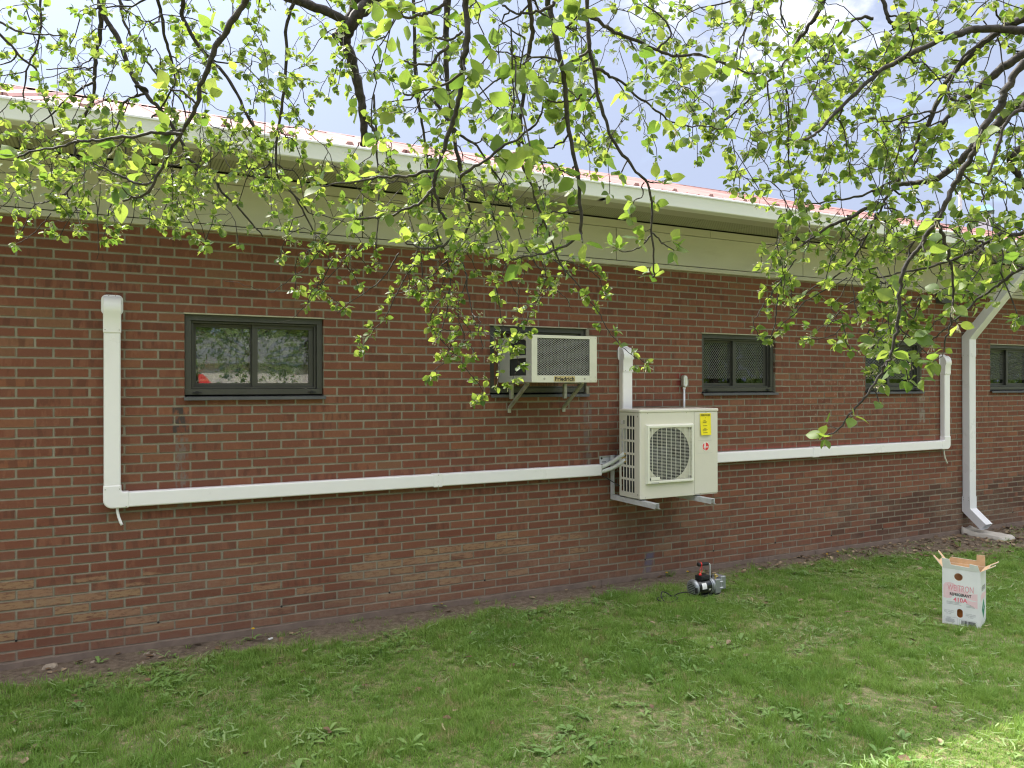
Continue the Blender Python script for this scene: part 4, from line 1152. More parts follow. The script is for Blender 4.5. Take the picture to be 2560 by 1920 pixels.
text('lettering', 'Friedrich', 0.184, 0.033, M_front(AY0 - 0.0040) @ Matrix.Translation((npx0 + 0.008, AZ0 + 0.0105, 0)), MAT['ink'], npl, bold=0.035)
mb = MB()
for x in (npx0 - 0.09, npx1 + 0.095): mb.lathe([(0.009, 0), (0.009, 0.002), (0.004, 0.003)], M_front(AY0 - 0.0002) @ Matrix.Translation((x, AZ0 + 0.028, 0)), 12)
for x in (AX1 - 0.058, AX1 - 0.015):
    for z in (AZ0 + 0.012, AZ0 + 0.043, AZ1 - 0.012): mb.lathe([(0.0035, 0), (0.0035, 0.0015)], M_front(AY0 - 0.0016) @ Matrix.Translation((x, z, 0)), 8)
mb.build('screw', MAT['oldmetal'], a)
MAT['stain'] = simple('white_splash', (0.7, 0.7, 0.66), 0.8)

# its two support brackets
for x0, x1, lab_ in ((3.020, 3.047, 'worn steel strut under the left end of the window air conditioner'), (3.555, 3.600, 'worn steel strut under the right end of the window air conditioner')):
    b = thing('support_strut', lab_, 'bracket', (0, 0, 0), 0, 'struts under the window air conditioner')
    mb = MB(); mb.bar((x0, -0.105, 1.868), (x0, -0.40, 1.868), 0.026, 0.010); child(mb.build('top_arm', MAT['oldmetal'], None, bevel=0.001), b)
    mb = MB(); mb.box(x0 - 0.014, x0 - 0.011, -0.115, -0.085, 1.735, 1.863); mb.box(x0 - 0.011, x0 + 0.014, -0.115, -0.112, 1.735, 1.863); child(mb.build('upright', MAT['oldmetal'], None), b)
    mb = MB(); p0, p1 = Vector((x0, -0.395, 1.858)), Vector((x1, -0.012, 1.648))
    mb.bar(p0, p1, 0.030, 0.004); mb.bar(p0 + Vector((-.0135, 0, .010)), p1 + Vector((-.0135, 0, .010)), 0.003, 0.018); mb.bar(p0 + Vector((.0135, 0, .010)), p1 + Vector((.0135, 0, .010)), 0.003, 0.018)
    child(mb.build('diagonal_brace', MAT['oldmetal'], None), b)
    mb = MB(); mb.box(x1 - 0.016, x1 + 0.016, -0.010, -0.004, 1.612, 1.655); mb.lathe([(0.005, 0), (0.005, 0.003)], M_front(-0.0102) @ Matrix.Translation((x1, 1.632, 0)), 8); child(mb.build('foot', MAT['oldmetal'], None, bevel=0.001), b)

# ------------------------------------------------------------------ downspout
d = thing('downspout', 'square white downspout with angled top and kicked-out foot', 'downspout', (0, 0, 0))
DX0, DX1, DY0, DY1 = 9.392, 9.520, -0.102, -0.006
def sq_ring(mb, path, ex=0.0):
    """box pipe swept along (y, z) points with mitred corners, constant width in x"""
    vs = []; fs = []
    for (yo, zo, yi, zi) in path: vs += [(DX0 - ex, yo, zo), (DX1 + ex, yo, zo), (DX1 + ex, yi, zi), (DX0 - ex, yi, zi)]
    for i in range(len(path) - 1):
        for j in range(4): k2 = (j + 1) % 4; fs.append((i * 4 + j, i * 4 + k2, (i + 1) * 4 + k2, (i + 1) * 4 + j))
    mb.add(vs, fs)
mb = MB(); sq_ring(mb, [(DY0, 0.36, DY1, 0.36), (DY0, 2.28, DY1, 2.28)]); child(mb.build('pipe', MAT['dsp'], None, bevel=0.006), d)
mb = MB(); e_ = 0.003; sq_ring(mb, [(DY0 - e_, 2.20, DY1 + e_, 2.20), (DY0 - e_, 2.415, DY1 + e_, 2.455), (-0.655, 3.055, -0.575, 3.125), (-0.785, 3.20, -0.690, 3.24), (-0.785, 3.367, -0.690, 3.367)], 0.003)
ob = mb.build('offset_pipe', MAT['dsp'], None, bevel=0.005); child(ob, d)
mb = MB(); sq_ring(mb, [(DY0 - e_, 0.46, DY1 + e_, 0.46), (DY0 - e_, 0.315, DY1 + e_, 0.275), (-0.30, 0.150, -0.235, 0.075)], 0.003); ob = mb.build('kickout', MAT['dsp'], None); child(ob, d); sm = ob.modifiers.new('thick', 'SOLIDIFY'); sm.thickness = 0.002
mb = MB()
for y in (-0.085, -0.025):
    for z in (0.43, 2.23, 0.46): mb.lathe([(0.004, 0), (0.004, 0.002)], M_left(DX0 - 0.0042) @ Matrix.Translation((-y, z - 0.012, 0)), 8)
child(mb.build('screw', MAT['screw'], None), d)

# splash block
s = thing('splash_block', 'weathered pale concrete splash block under the downspout', 'splash block', (9.45, -0.275, 0.0), R(4))
pts = []
nu, nv = 13, 11
vs = []; fs = []
for i in range(nu):
    sx = i / (nu - 1); wdt = 0.10 + 0.045 * sx; yy = 0.25 - 0.50 * sx; base_h = 0.040 - 0.022 * sx; lip = 0.036 - 0.008 * sx
    for j in range(nv):
        q = -1 + 2 * j / (nv - 1)
        h = base_h + lip * (abs(q) ** 3.2 if abs(q) < 0.93 else 1.0) + (lip * 0.9 * max(0, 1 - sx * 7))
        if i == nu - 1: h *= 0.55
        if abs(q) > 0.99: h *= 0.80
        vs.append((q * wdt, yy + 0.012 * math.sin(3 * q) * sx, h + random.uniform(-.002, .002)))
    for q in (1, -1): vs.append((q * (wdt + 0.008), yy, -0.03))
st = nv + 2
for i in range(nu - 1):
    for j in range(nv - 1): fs.append((i * st + j, i * st + j + 1, (i + 1) * st + j + 1, (i + 1) * st + j))
    fs.append((i * st + nv - 1, i * st + nv, (i + 1) * st + nv, (i + 1) * st + nv - 1)); fs.append((i * st + nv + 1, i * st, (i + 1) * st, (i + 1) * st + nv + 1))
for i in (0, nu - 1): fs.append(tuple([i * st + j for j in range(nv)] + [i * st + nv, i * st + nv + 1]))
mb = MB(); mb.add(vs, fs); ob = mb.build('trough', MAT['concrete'], None, smooth=True); child(ob, s)

# grey box below the frieze
mb = MB(); mb.box(8.885, 9.085, -0.085, -0.004, 2.842, 2.942); mb.box(8.875, 9.095, -0.092, -0.003, 2.943, 2.972); mb.box(8.895, 9.075, -0.088, -0.0852, 2.852, 2.932)
tag(mb.build('wall_box', MAT['sillgrey'], None, bevel=0.004), 'small dull grey metal box on the brick just below the frieze', 'wall box')

# ------------------------------------------------------------------ cardboard carton on the lawn
P = Vector((5.823, -2.423, 0.0)); fdir = Vector((0.391, -0.921, 0)).normalized(); sdir = Vector((-fdir.y, fdir.x, 0))
P.z = float(gz(P.x, P.y)) - 0.004
BW, BH, BD = 0.258, 0.432, 0.242
# local: x along the front from its left edge, y into the box, z up
BM = Matrix(((fdir.x, sdir.x, 0, P.x - fdir.x * BW), (fdir.y, sdir.y, 0, P.y - fdir.y * BW), (0, 0, 1, P.z), (0, 0, 0, 1)))
MAT['carton'] = simple('white_carton_print', (0.76, 0.77, 0.78), 0.55, var=0.03, scale=8, dirt=0.08)
MAT['kraft'] = simple('tan_cardboard', (0.60, 0.415, 0.245), 0.8, var=0.08, scale=20)
MAT['pink'] = simple('pink_print', (0.74, 0.27, 0.33), 0.55, var=0.03)
MAT['palepink'] = simple('pale_pink_print', (0.80, 0.58, 0.62), 0.55, var=0.03)
MAT['rose'] = simple('rose_red_print', (0.72, 0.16, 0.22), 0.55)
MAT['greyink'] = simple('grey_ink', (0.30, 0.31, 0.33), 0.6)
MAT['green'] = simple('green_print', (0.02, 0.22, 0.13), 0.5)
box = thing('refrigerant_carton', 'open white and pink refrigerant carton standing on the grass with flaps up', 'carton', (0, 0, 0))
box.matrix_world = BM
MF = Matrix(((1, 0, 0, 0), (0, 0, -1, 0), (0, 1, 0, 0), (0, 0, 0, 1)))       # front face picture -> box local
MRt = Matrix(((0, 0, 1, BW), (1, 0, 0, 0), (0, 1, 0, 0), (0, 0, 0, 1)))      # right face: x = into the box
T = 0.003
oval = rrect(0.100, 0.140, 0.062, 0.130, 0.0199, 8)
outer = [(0, 0), (BW, 0), (BW, BH), (0, BH)]
def off(M, d): return M @ Matrix.Translation((0, 0, d))
panel('front_wall', outer, [circle(0.111, 0.374, 0.029, 32), oval], T, off(MF, -T / 2), MAT['carton'], box)
panel('front_lining', [(T, T), (BW - T, T), (BW - T, BH - .001), (T, BH - .001)], [circle(0.111, 0.374, 0.028, 32), rrect(0.101, 0.139, 0.063, 0.129, 0.0189, 8)], 0.001, off(MF, -T - 0.001), MAT['kraft'], box)
for nm, bxs, mt in (('side_wall', (BW - T, BW, 0.0005, BD, 0, BH), 'carton'), ('side_wall', (0, T, 0.0005, BD, 0, BH), 'carton'), ('back_wall', (T + .0002, BW - T - .0002, BD - T, BD - .0002, 0, BH), 'carton'), ('bottom', (T + .0002, BW - T - .0002, T, BD - T - .0002, 0.002, 0.006), 'kraft'),
                    ('lining', (BW - T - .001, BW - T - .0002, T + .002, BD - T - .002, 0.007, BH - .001), 'kraft'), ('lining', (T + .0002, T + .001, T + .002, BD - T - .002, 0.007, BH - .001), 'kraft'), ('lining', (T + .002, BW - T - .002, BD - T - .001, BD - T - .0002, 0.007, BH - .001), 'kraft')):
    mb = MB(); mb.box(*bxs); mb.build(nm, MAT[mt], box)
# inner divider lying across the opening
mb = MB(); mb.box(0.035, 0.205, 0.095, 0.225, BH - 0.035, BH - 0.031); mb.build('insert', MAT['kraft'], box)
MAT['orange'] = simple('orange_brown_card', (0.42, 0.13, 0.02), 0.7)
mb = MB(); mb.box(0.07, 0.17, 0.030, 0.034, 0.01, 0.16); mb.build('inner_card', MAT['orange'], box)
def flap(name, poly, M, mats=('carton', 'kraft')):
    o1 = panel(name, poly, [], 0.0022, M, MAT[mats[0]], box)
    o2 = panel('flap_lining', poly, [], 0.001, M @ Matrix.Translation((0, 0, -0.0018)), MAT[mats[1]], o1)
FH = 0.080
# front flap leans outwards a little, notched in the middle
flap('flap', [(0.004, 0), (BW - 0.004, 0), (BW - 0.016, FH * 0.62), (BW - 0.070, FH * 0.72), (BW - 0.072, FH * 0.34), (0.062, FH * 0.42), (0.052, FH * 0.95), (0.0, FH * 1.0)], Matrix.Translation((0, 0, BH)) @ MF @ Matrix.Rotation(R(12), 4, 'X'))
# right flap folded well outwards, left flap at 45 degrees, back flap upright with a tall tab
flap('flap', [(0.006, 0), (BD - 0.006, 0), (BD - 0.010, 0.105), (BD - 0.065, 0.105), (BD - 0.068, 0.05), (0.060, 0.05), (0.055, 0.11), (0.012, 0.11)], Matrix.Translation((0, 0, BH)) @ MRt @ Matrix.Rotation(R(58), 4, 'X'))
MLf = Matrix(((0, 0, -1, 0), (-1, 0, 0, BD), (0, 1, 0, 0), (0, 0, 0, 1)))
flap('flap', [(0.006, 0), (BD - 0.006, 0), (BD - 0.008, 0.105), (BD - 0.035, 0.105), (BD - 0.060, 0.055), (0.055, 0.055), (0.045, 0.11), (0.010, 0.11)], Matrix.Translation((0, 0, BH)) @ MLf @ Matrix.Rotation(R(38), 4, 'X'))
MBk = Matrix(((-1, 0, 0, BW), (0, 0, 1, BD), (0, 1, 0, 0), (0, 0, 0, 1)))
flap('flap', [(0.004, 0), (BW - 0.004, 0), (BW - 0.004, 0.030), (BW - 0.02, 0.045), (0.062, 0.040), (0.060, 0.088), (0.004, 0.090)], Matrix.Translation((0, 0, BH)) @ MBk @ Matrix.Rotation(R(-6), 4, 'X'))
# printing on the front
def blob(name, poly, z, M, mat):
    return panel(name, poly, [], 0.0002, M @ Matrix.Translation((0, 0, z)), MAT[mat], box)
def wave(top, bot):
    return top + list(reversed(bot))
sw1 = wave([(0.008, .300), (.02, .318), (.045, .326), (.075, .322), (.11, .298), (.15, .268), (.19, .255), (.238, .262)], [(0.008, .205), (.03, .200), (.06, .206), (.075, .232), (.11, .252), (.15, .232), (.19, .212), (.238, .206)])
blob('swoosh', sw1, 0.0002, MF, 'palepink')
sw2 = wave([(.150, .220), (.17, .208), (.20, .200), (.238, .203)], [(.150, .206), (.17, .178), (.20, .160), (.238, .150)])
blob('swoosh', sw2, 0.0002, MF, 'palepink')
for k_ in range(3):
    st_ = [(.02 + i * .0065, .26 + .05 * math.sin(i / 10 * 3.0) - k_ * 0.014) for i in range(11)]
    blob('swoosh_line', wave([(x, z + .003) for x, z in st_], st_), 0.0004, MF, 'carton')
text('brand_lettering', 'WEITRON', 0.176, 0.048, MF @ Matrix.Translation((0.036, 0.263, 0.0007)), MAT['pink'], box)
text('refrigerant_lettering', 'REFRIGERANT', 0.146, 0.023, MF @ Matrix.Translation((0.052, 0.226, 0.0008)), MAT['ink'], box, bold=0.03)
text('grade_lettering', '410A', 0.096, 0.034, MF @ Matrix.Translation((0.076, 0.181, 0.0008)), MAT['rose'], box, bold=0.03)
for body, w_, h_, x, z in (('NET WEIGHT', .066, .009, .014, .092), ('25 LBS.', .036, .008, .028, .080), ('NET WEIGHT', .066, .009, .160, .083), ('11.3KG', .034, .008, .176, .071), ('NON-REFILLABLE', .066, .005, .014, .106), ('NON-REFILLABLE', .066, .005, .160, .097)):
    text('small_print', body, w_, h_, MF @ Matrix.Translation((x, z, 0.0006)), MAT['greyink'], box)
mb = MB()
for x, z, w_ in ((.030, .176, .10), (.030, .168, .086), (.030, .159, .10), (.163, .170, .034), (.163, .160, .052), (.163, .152, .058), (.03, .050, .03), (.022, .042, .06), (.022, .036, .064), (.022, .030, .058), (.022, .024, .066), (.022, .018, .06)):
    mb.box(x, x + w_, -0.0006, -0.0004, z, z + 0.0028)
for x0, x1, z0, z1 in ((.012, .106, .006, .058), (.116, .234, .004, .050)):
    for q in ((x0, x1, z0, z0 + .0012), (x0, x1, z1 - .0012, z1), (x0, x0 + .0012, z0, z1), (x1 - .0012, x1, z0, z1)): mb.box(q[0], q[1], -0.0008, -0.0006, q[2], q[3])
mb.build('printed_lines', MAT['greyink'], box)
mb = MB(); x = 0.130; rb = random.Random(5)
while x < 0.222:
    w_ = rb.choice([.0012, .002, .003, .004]); mb.box(x, x + w_, -0.0008, -0.0006, .009, .044); x += w_ + rb.choice([.0012, .002, .0032])
mb.build('barcode', MAT['ink'], box)
blob('side_diamond', [(0.125, 0.06), (0.190, 0.135), (0.125, 0.21), (0.060, 0.135)], 0.0004, MRt, 'green')
for k_ in range(3): blob('diamond_stripe', [(0.105 + k_ * .014, 0.13), (0.110 + k_ * .014, 0.13), (0.145 + k_ * .014, 0.165), (0.140 + k_ * .014, 0.165)], 0.0008, MRt, 'carton')
text('side_lettering', 'WEITRON', 0.15, 0.038, MRt @ Matrix.Translation((0.045, 0.275, 0.0006)), MAT['ink'], box)
blob('side_swoosh', [(0.01, .25), (.08, .262), (.16, .25), (.23, .255), (.23, .22), (.16, .205), (.08, .215), (.01, .20)], 0.0003, MRt, 'palepink')

# ------------------------------------------------------------------ vacuum pump on the grass
pg = thing('vacuum_pump', 'small black and silver vacuum pump with carrying handle on the grass by the wall', 'vacuum pump', (4.64, -0.72, float(gz(4.64, -0.72)) - 0.004), R(3))
MAT['silver'] = simple('cast_aluminium', (0.38, 0.40, 0.42), 0.38, metal=0.6, var=0.08, scale=30)
MAT['gloss'] = simple('glossy_black_paint', (0.012, 0.012, 0.013), 0.18, var=0.05)
MAT['rubber'] = simple('black_rubber', (0.018, 0.018, 0.019), 0.6)
MAT['bred'] = simple('bright_red_plastic', (0.75, 0.03, 0.02), 0.4)
MXa = Matrix(((0, 0, 1, 0), (0, 1, 0, 0), (-1, 0, 0, 0), (0, 0, 0, 1)))   # local z -> world x
AXm = Matrix.Translation((0, 0, 0.086)) @ MXa
mb = MB(); mb.lathe([(0.069, -0.158), (0.0695, -0.15), (0.0695, 0.005), (0.069, 0.008)], AXm, 40); child(mb.build('motor_barrel', MAT['gloss'], None, smooth=False, bevel=0.002), pg)
mb = MB(); mb.lathe([(0.050, -0.180), (0.063, -0.176), (0.0715, -0.168), (0.0735, -0.160), (0.0735, -0.152), (0.070, -0.151)], AXm, 40); fc = mb.build('fan_cover', MAT['silver'], None, smooth=True); child(fc, pg)
mb = MB()
for i in range(7):
    h = -0.045 + i * 0.015; l_ = math.sqrt(max(0, .046 ** 2 - h * h)); mb.box(-0.1815, -0.1795, -l_, l_, 0.086 + h - 0.0028, 0.086 + h + 0.0028)
mb.build('cooling_slot', MAT['black'], fc)
mb = MB(); mb.box(-0.183, -0.165, -0.068, -0.046, 0.055, 0.10); mb.build('mains_switch', MAT['rubber'], fc, bevel=0.003)
mb = MB(); mb.lathe([(0.0725, 0.000), (0.0725, 0.009)], AXm, 40); mb.lathe([(0.0725, 0.016), (0.0725, 0.03)], AXm, 40); child(mb.build('flange', MAT['silver'], None), pg)
mb = MB(); mb.lathe([(0.068, 0.0305), (0.060, 0.052), (0.055, 0.07)], AXm, 40); child(mb.build('bell_housing', MAT['silver'], None, smooth=True), pg)
mb = MB(); mb.box(0.052, 0.118, -0.058, 0.058, 0.018, 0.142); mb.box(0.118, 0.180, -0.055, 0.055, 0.045, 0.160); child(mb.build('oil_housing', MAT['silver'], None, bevel=0.007, seg=3), pg)
mb = MB()
for z in (0.065, 0.118): mb.tube([(0.10, -0.062, z), (0.135, -0.062, z)], 0.0045, 8)
mb.tube([(0.118, -0.060, 0.05), (0.118, -0.060, 0.15)], 0.0018, 6); child(mb.build('rib', MAT['galv'], None), pg)
mb = MB(); mb.lathe([(0.014, 0), (0.014, 0.02)], Matrix.Translation((0.07, 0.02, 0.143)), 12); child(mb.build('filler_cap', MAT['rubber'], None), pg)
mb = MB(); mb.lathe([(0.007, 0), (0.007, 0.018), (0.011, 0.019), (0.011, 0.036), (0.005, 0.042)], Matrix.Translation((0.075, -0.03, 0.142)), 10); mb.tube([(0.080, -0.03, 0.160), (0.10, -0.034, 0.163)], 0.007, 8); child(mb.build('intake_fitting', MAT['brass'], None), pg)
mb = MB(); mb.box(-0.105, -0.005, -0.045, 0.035, 0.150, 0.186); mb.box(-0.085, -0.02, -0.050, -0.046, 0.158, 0.178); child(mb.build('capacitor_box', MAT['rubber'], None, bevel=0.006), pg)
mb = MB(); mb.tube([(0.040, 0, 0.13), (0.040, 0, 0.255), (0.036, 0, 0.268), (0.026, 0, 0.275), (0.0, 0, 0.277)], 0.0075, 10); child(mb.build('handle_post', MAT['galv'], None, smooth=True), pg)
mb = MB(); mb.tube([(0.018, 0, 0.277), (0.014, 0, 0.277), (-0.075, 0, 0.281), (-0.078, 0, 0.281), (-0.10, 0, 0.282)], [0.013, 0.0155, 0.0155, 0.018, 0.018], 14); child(mb.build('handle_grip', MAT['rubber'], None, smooth=True), pg)
mb = MB(); mb.tube([(-0.070, 0, 0.281), (-0.079, 0, 0.281)], 0.0195, 14); mb.tube([(-0.076, -0.016, 0.27), (-0.070, -0.018, 0.235), (-0.085, -0.016, 0.21), (-0.092, -0.014, 0.20)], 0.003, 6)
mb.tube([(-0.076, -0.016, 0.268), (-0.098, -0.018, 0.24), (-0.094, -0.016, 0.205)], 0.002, 6)
mb.lathe([(0.004, 0), (0.012, 0.004), (0.014, 0.014), (0.006, 0.024)], Matrix.Translation((-0.092, -0.014, 0.186)), 10); child(mb.build('cap_on_tether', MAT['bred'], None), pg)
vs = []; fs = []
for i in range(7):
    an = R(118 + 44 * i / 6)
    for x in (-0.115, -0.062): vs.append((x, 0.0702 * math.cos(an + R(24)), 0.086 + 0.0702 * math.sin(an + R(24))))
for i in range(6): fs.append((2 * i, 2 * i + 1, 2 * i + 3, 2 * i + 2))
mb = MB(); mb.add(vs, fs); ob = mb.build('rating_plate', MAT['white'], None, fixn=False); child(ob, pg)
vs = []; fs = []
for i in range(4):
    an = R(186 + 14 * i / 3)
    for x in (-0.04, -0.015): vs.append((x, 0.0703 * math.cos(an), 0.086 + 0.0703 * math.sin(an)))
for i in range(3): fs.append((2 * i, 2 * i + 1, 2 * i + 3, 2 * i + 2))
mb = MB(); mb.add(vs, fs); ob = mb.build('sticker', MAT['accream'], None, fixn=False); child(ob, pg)
mb = MB(); mb.box(-0.12, 0.02, -0.05, 0.05, 0.002, 0.022); mb.box(0.055, 0.11, -0.05, 0.05, 0.002, 0.020); child(mb.build('base_foot', MAT['rubber'], None, bevel=0.004), pg)
cp = [(-0.185, -0.055, 0.05), (-0.215, -0.07, 0.055), (-0.27, -0.05, 0.075), (-0.33, 0.0, 0.06), (-0.37, 0.03, 0.035), (-0.43, 0.05, 0.07), (-0.49, 0.03, 0.085), (-0.54, -0.02, 0.06), (-0.53, -0.07, 0.03), (-0.46, -0.08, 0.03), (-0.38, -0.04, 0.035), (-0.34, 0.03, 0.03), (-0.40, 0.08, 0.025), (-0.50, 0.07, 0.03), (-0.55, 0.0, 0.03), (-0.50, -0.06, 0.022), (-0.40, -0.08, 0.02), (-0.33, -0.09, 0.025), (-0.27, -0.12, 0.02)]
def crom(pts, n=6):
    pts = [Vector(p_) for p_ in pts]; out = []
    for i in range(len(pts) - 1):
        p0, p1, p2, p3 = pts[max(i - 1, 0)], pts[i], pts[i + 1], pts[min(i + 2, len(pts) - 1)]
        for j in range(n):
            t_ = j / n; out.append(0.5 * ((2 * p1) + (p2 - p0) * t_ + (2 * p0 - 5 * p1 + 4 * p2 - p3) * t_ * t_ + (3 * p1 - p0 - 3 * p2 + p3) * t_ ** 3))
    out.append(pts[-1]); return out
mb = MB(); mb.tube(crom(cp), 0.0048, 7); child(mb.build('power_cord', MAT['rubber'], None, smooth=True), pg)

# ------------------------------------------------------------------ apple trees
def bark_material():
    m, k, p, out = nmat('dark_bark')
    pos = k.n('ShaderNodeNewGeometry').outputs['Position']
    n = k.noise(pos, 60.0, 5, 0.65)
    c = k.mix(k.ss(n, 0.35, 0.7), (0.014, 0.011, 0.009), (0.050, 0.040, 0.034))
    c = k.mix(k.ss(k.noise(pos, 25.0, 3, 0.6), 0.62, 0.72, 0, 0.5), c, (0.13, 0.12, 0.10))
    k.t.links.new(c, p.inputs['Base Color']); p.inputs['Roughness'].default_value = 0.75
    bump(k, p, n, 0.6, 0.004)
    return m


def leaf_material(name, lo, hi, tlo, thi, young=None):
    m, k, p, out = nmat(name)
    a = k.n('ShaderNodeAttribute', attribute_name='rnd').outputs['Fac']
    orr = k.n('ShaderNodeObjectInfo').outputs['Random']
    r = k.m('FRACT', k.m('ADD', a, orr))
    uv = k.sep(k.n('ShaderNodeAttribute', attribute_name='leafuv').outputs['Vector'])
    vein = k.m('ABSOLUTE', uv[0])
    # side veins slant towards the tip
    sv = k.m('ABSOLUTE', k.m('SUBTRACT', k.m('FRACT', k.m('MULTIPLY', k.m('SUBTRACT', uv[1], k.m('MULTIPLY', vein, 0.9)), 8.0)), 0.5))
    vm = k.m('MAXIMUM', k.ss(vein, 0.035, 0.012), k.m('MULTIPLY', k.ss(sv, 0.10, 0.03), 0.45))
    pet = k.ss(uv[1], 0.0, -0.04)
    c = k.mix(r, lo, hi); t = k.mix(r, tlo, thi)
    pos = k.n('ShaderNodeNewGeometry').outputs['Position']
    nb = k.noise(pos, 90.0, 3, 0.6)
    c = k.mix(k.ss(nb, 0.35, 0.7, 0.0, 0.25), c, tuple(x * 0.6 for x in lo))
    c = k.mix(k.m('MULTIPLY', vm, 0.45), c, (0.22, 0.30, 0.09)); t = k.mix(k.m('MULTIPLY', vm, 0.4), t, tuple(x * 0.55 for x in tlo))
    c = k.mix(pet, c, (0.20, 0.16, 0.06)); 
    # pale downy underside
    bf = k.n('ShaderNodeNewGeometry').outputs['Backfacing']
    c = k.mix(k.m('MULTIPLY', bf, 0.45), c, (0.20, 0.27, 0.14))
    k.t.links.new(c, p.inputs['Base Color']); p.inputs['Roughness'].default_value = 0.5
    p.inputs['Specular IOR Level'].default_value = 0.35
    tr = k.n('ShaderNodeBsdfTranslucent', ins={'Color': t})
    mx = k.n('ShaderNodeMixShader', ins={0: 0.5, 1: p.outputs[0], 2: tr.outputs[0]})
    k.t.links.new(mx.outputs[0], out.inputs[0])
    return m
MAT['bark'] = bark_material()
MAT['leaf'] = leaf_material('young_apple_leaf', (0.055, 0.105, 0.020), (0.12, 0.175, 0.038), (0.15, 0.28, 0.030), (0.46, 0.56, 0.085))
MAT['bud'] = simple('pale_flower_bud', (0.52, 0.47, 0.36), 0.6, var=0.15)


def leaf_template(nst, seed, ratio=0.36):
    r = random.Random(seed)
    ss_ = np.linspace(0, 1, nst)
    prof = ratio * (np.sin(np.pi * ss_ ** 0.82) ** 0.85) * (1 - 0.12 * ss_)
    droop = r.uniform(-0.08, 0.32); fold = r.uniform(0.05, 0.6); ratio = ratio * r.uniform(0.78, 1.12); tw = r.uniform(-0.25, 0.25); side = r.uniform(-.08, .08)
    vs = []; uv = []; fs = []
    # petiole strip
    vs += [(-0.014, -0.18, 0.02), (0.014, -0.18, 0.02)]; uv += [(-.0, -0.18), (0.0, -0.18)]
    for i, s in enumerate(ss_):
        w_ = prof[i] if 0 < i < nst - 1 else 0.014 * (1 - i / (nst - 1))
        z = -droop * s * s
        cx = side * s * s
        for q in (-1, 0, 1):
            zz = z + fold * abs(q) * w_ * 0.6 + tw * q * w_ * s + (0.03 * math.sin(9 * s + q) * w_ / ratio * abs(q))
            vs.append((cx + q * w_, s, zz)); uv.append((q * w_ / ratio, s))
    fs += [(0, 1, 4, 2)]
    for i in range(nst - 1):
        a = 2 + 3 * i
        fs += [(a, a + 1, a + 4, a + 3), (a + 1, a + 2, a + 5, a + 4)]
    return np.array(vs), np.array(fs), np.array(uv)


LT_SMALL = [leaf_template(6, s, 0.43) for s in range(8)]
LT_BIG = [leaf_template(11, s + 50, 0.37 + 0.025 * (s % 3)) for s in range(8)]


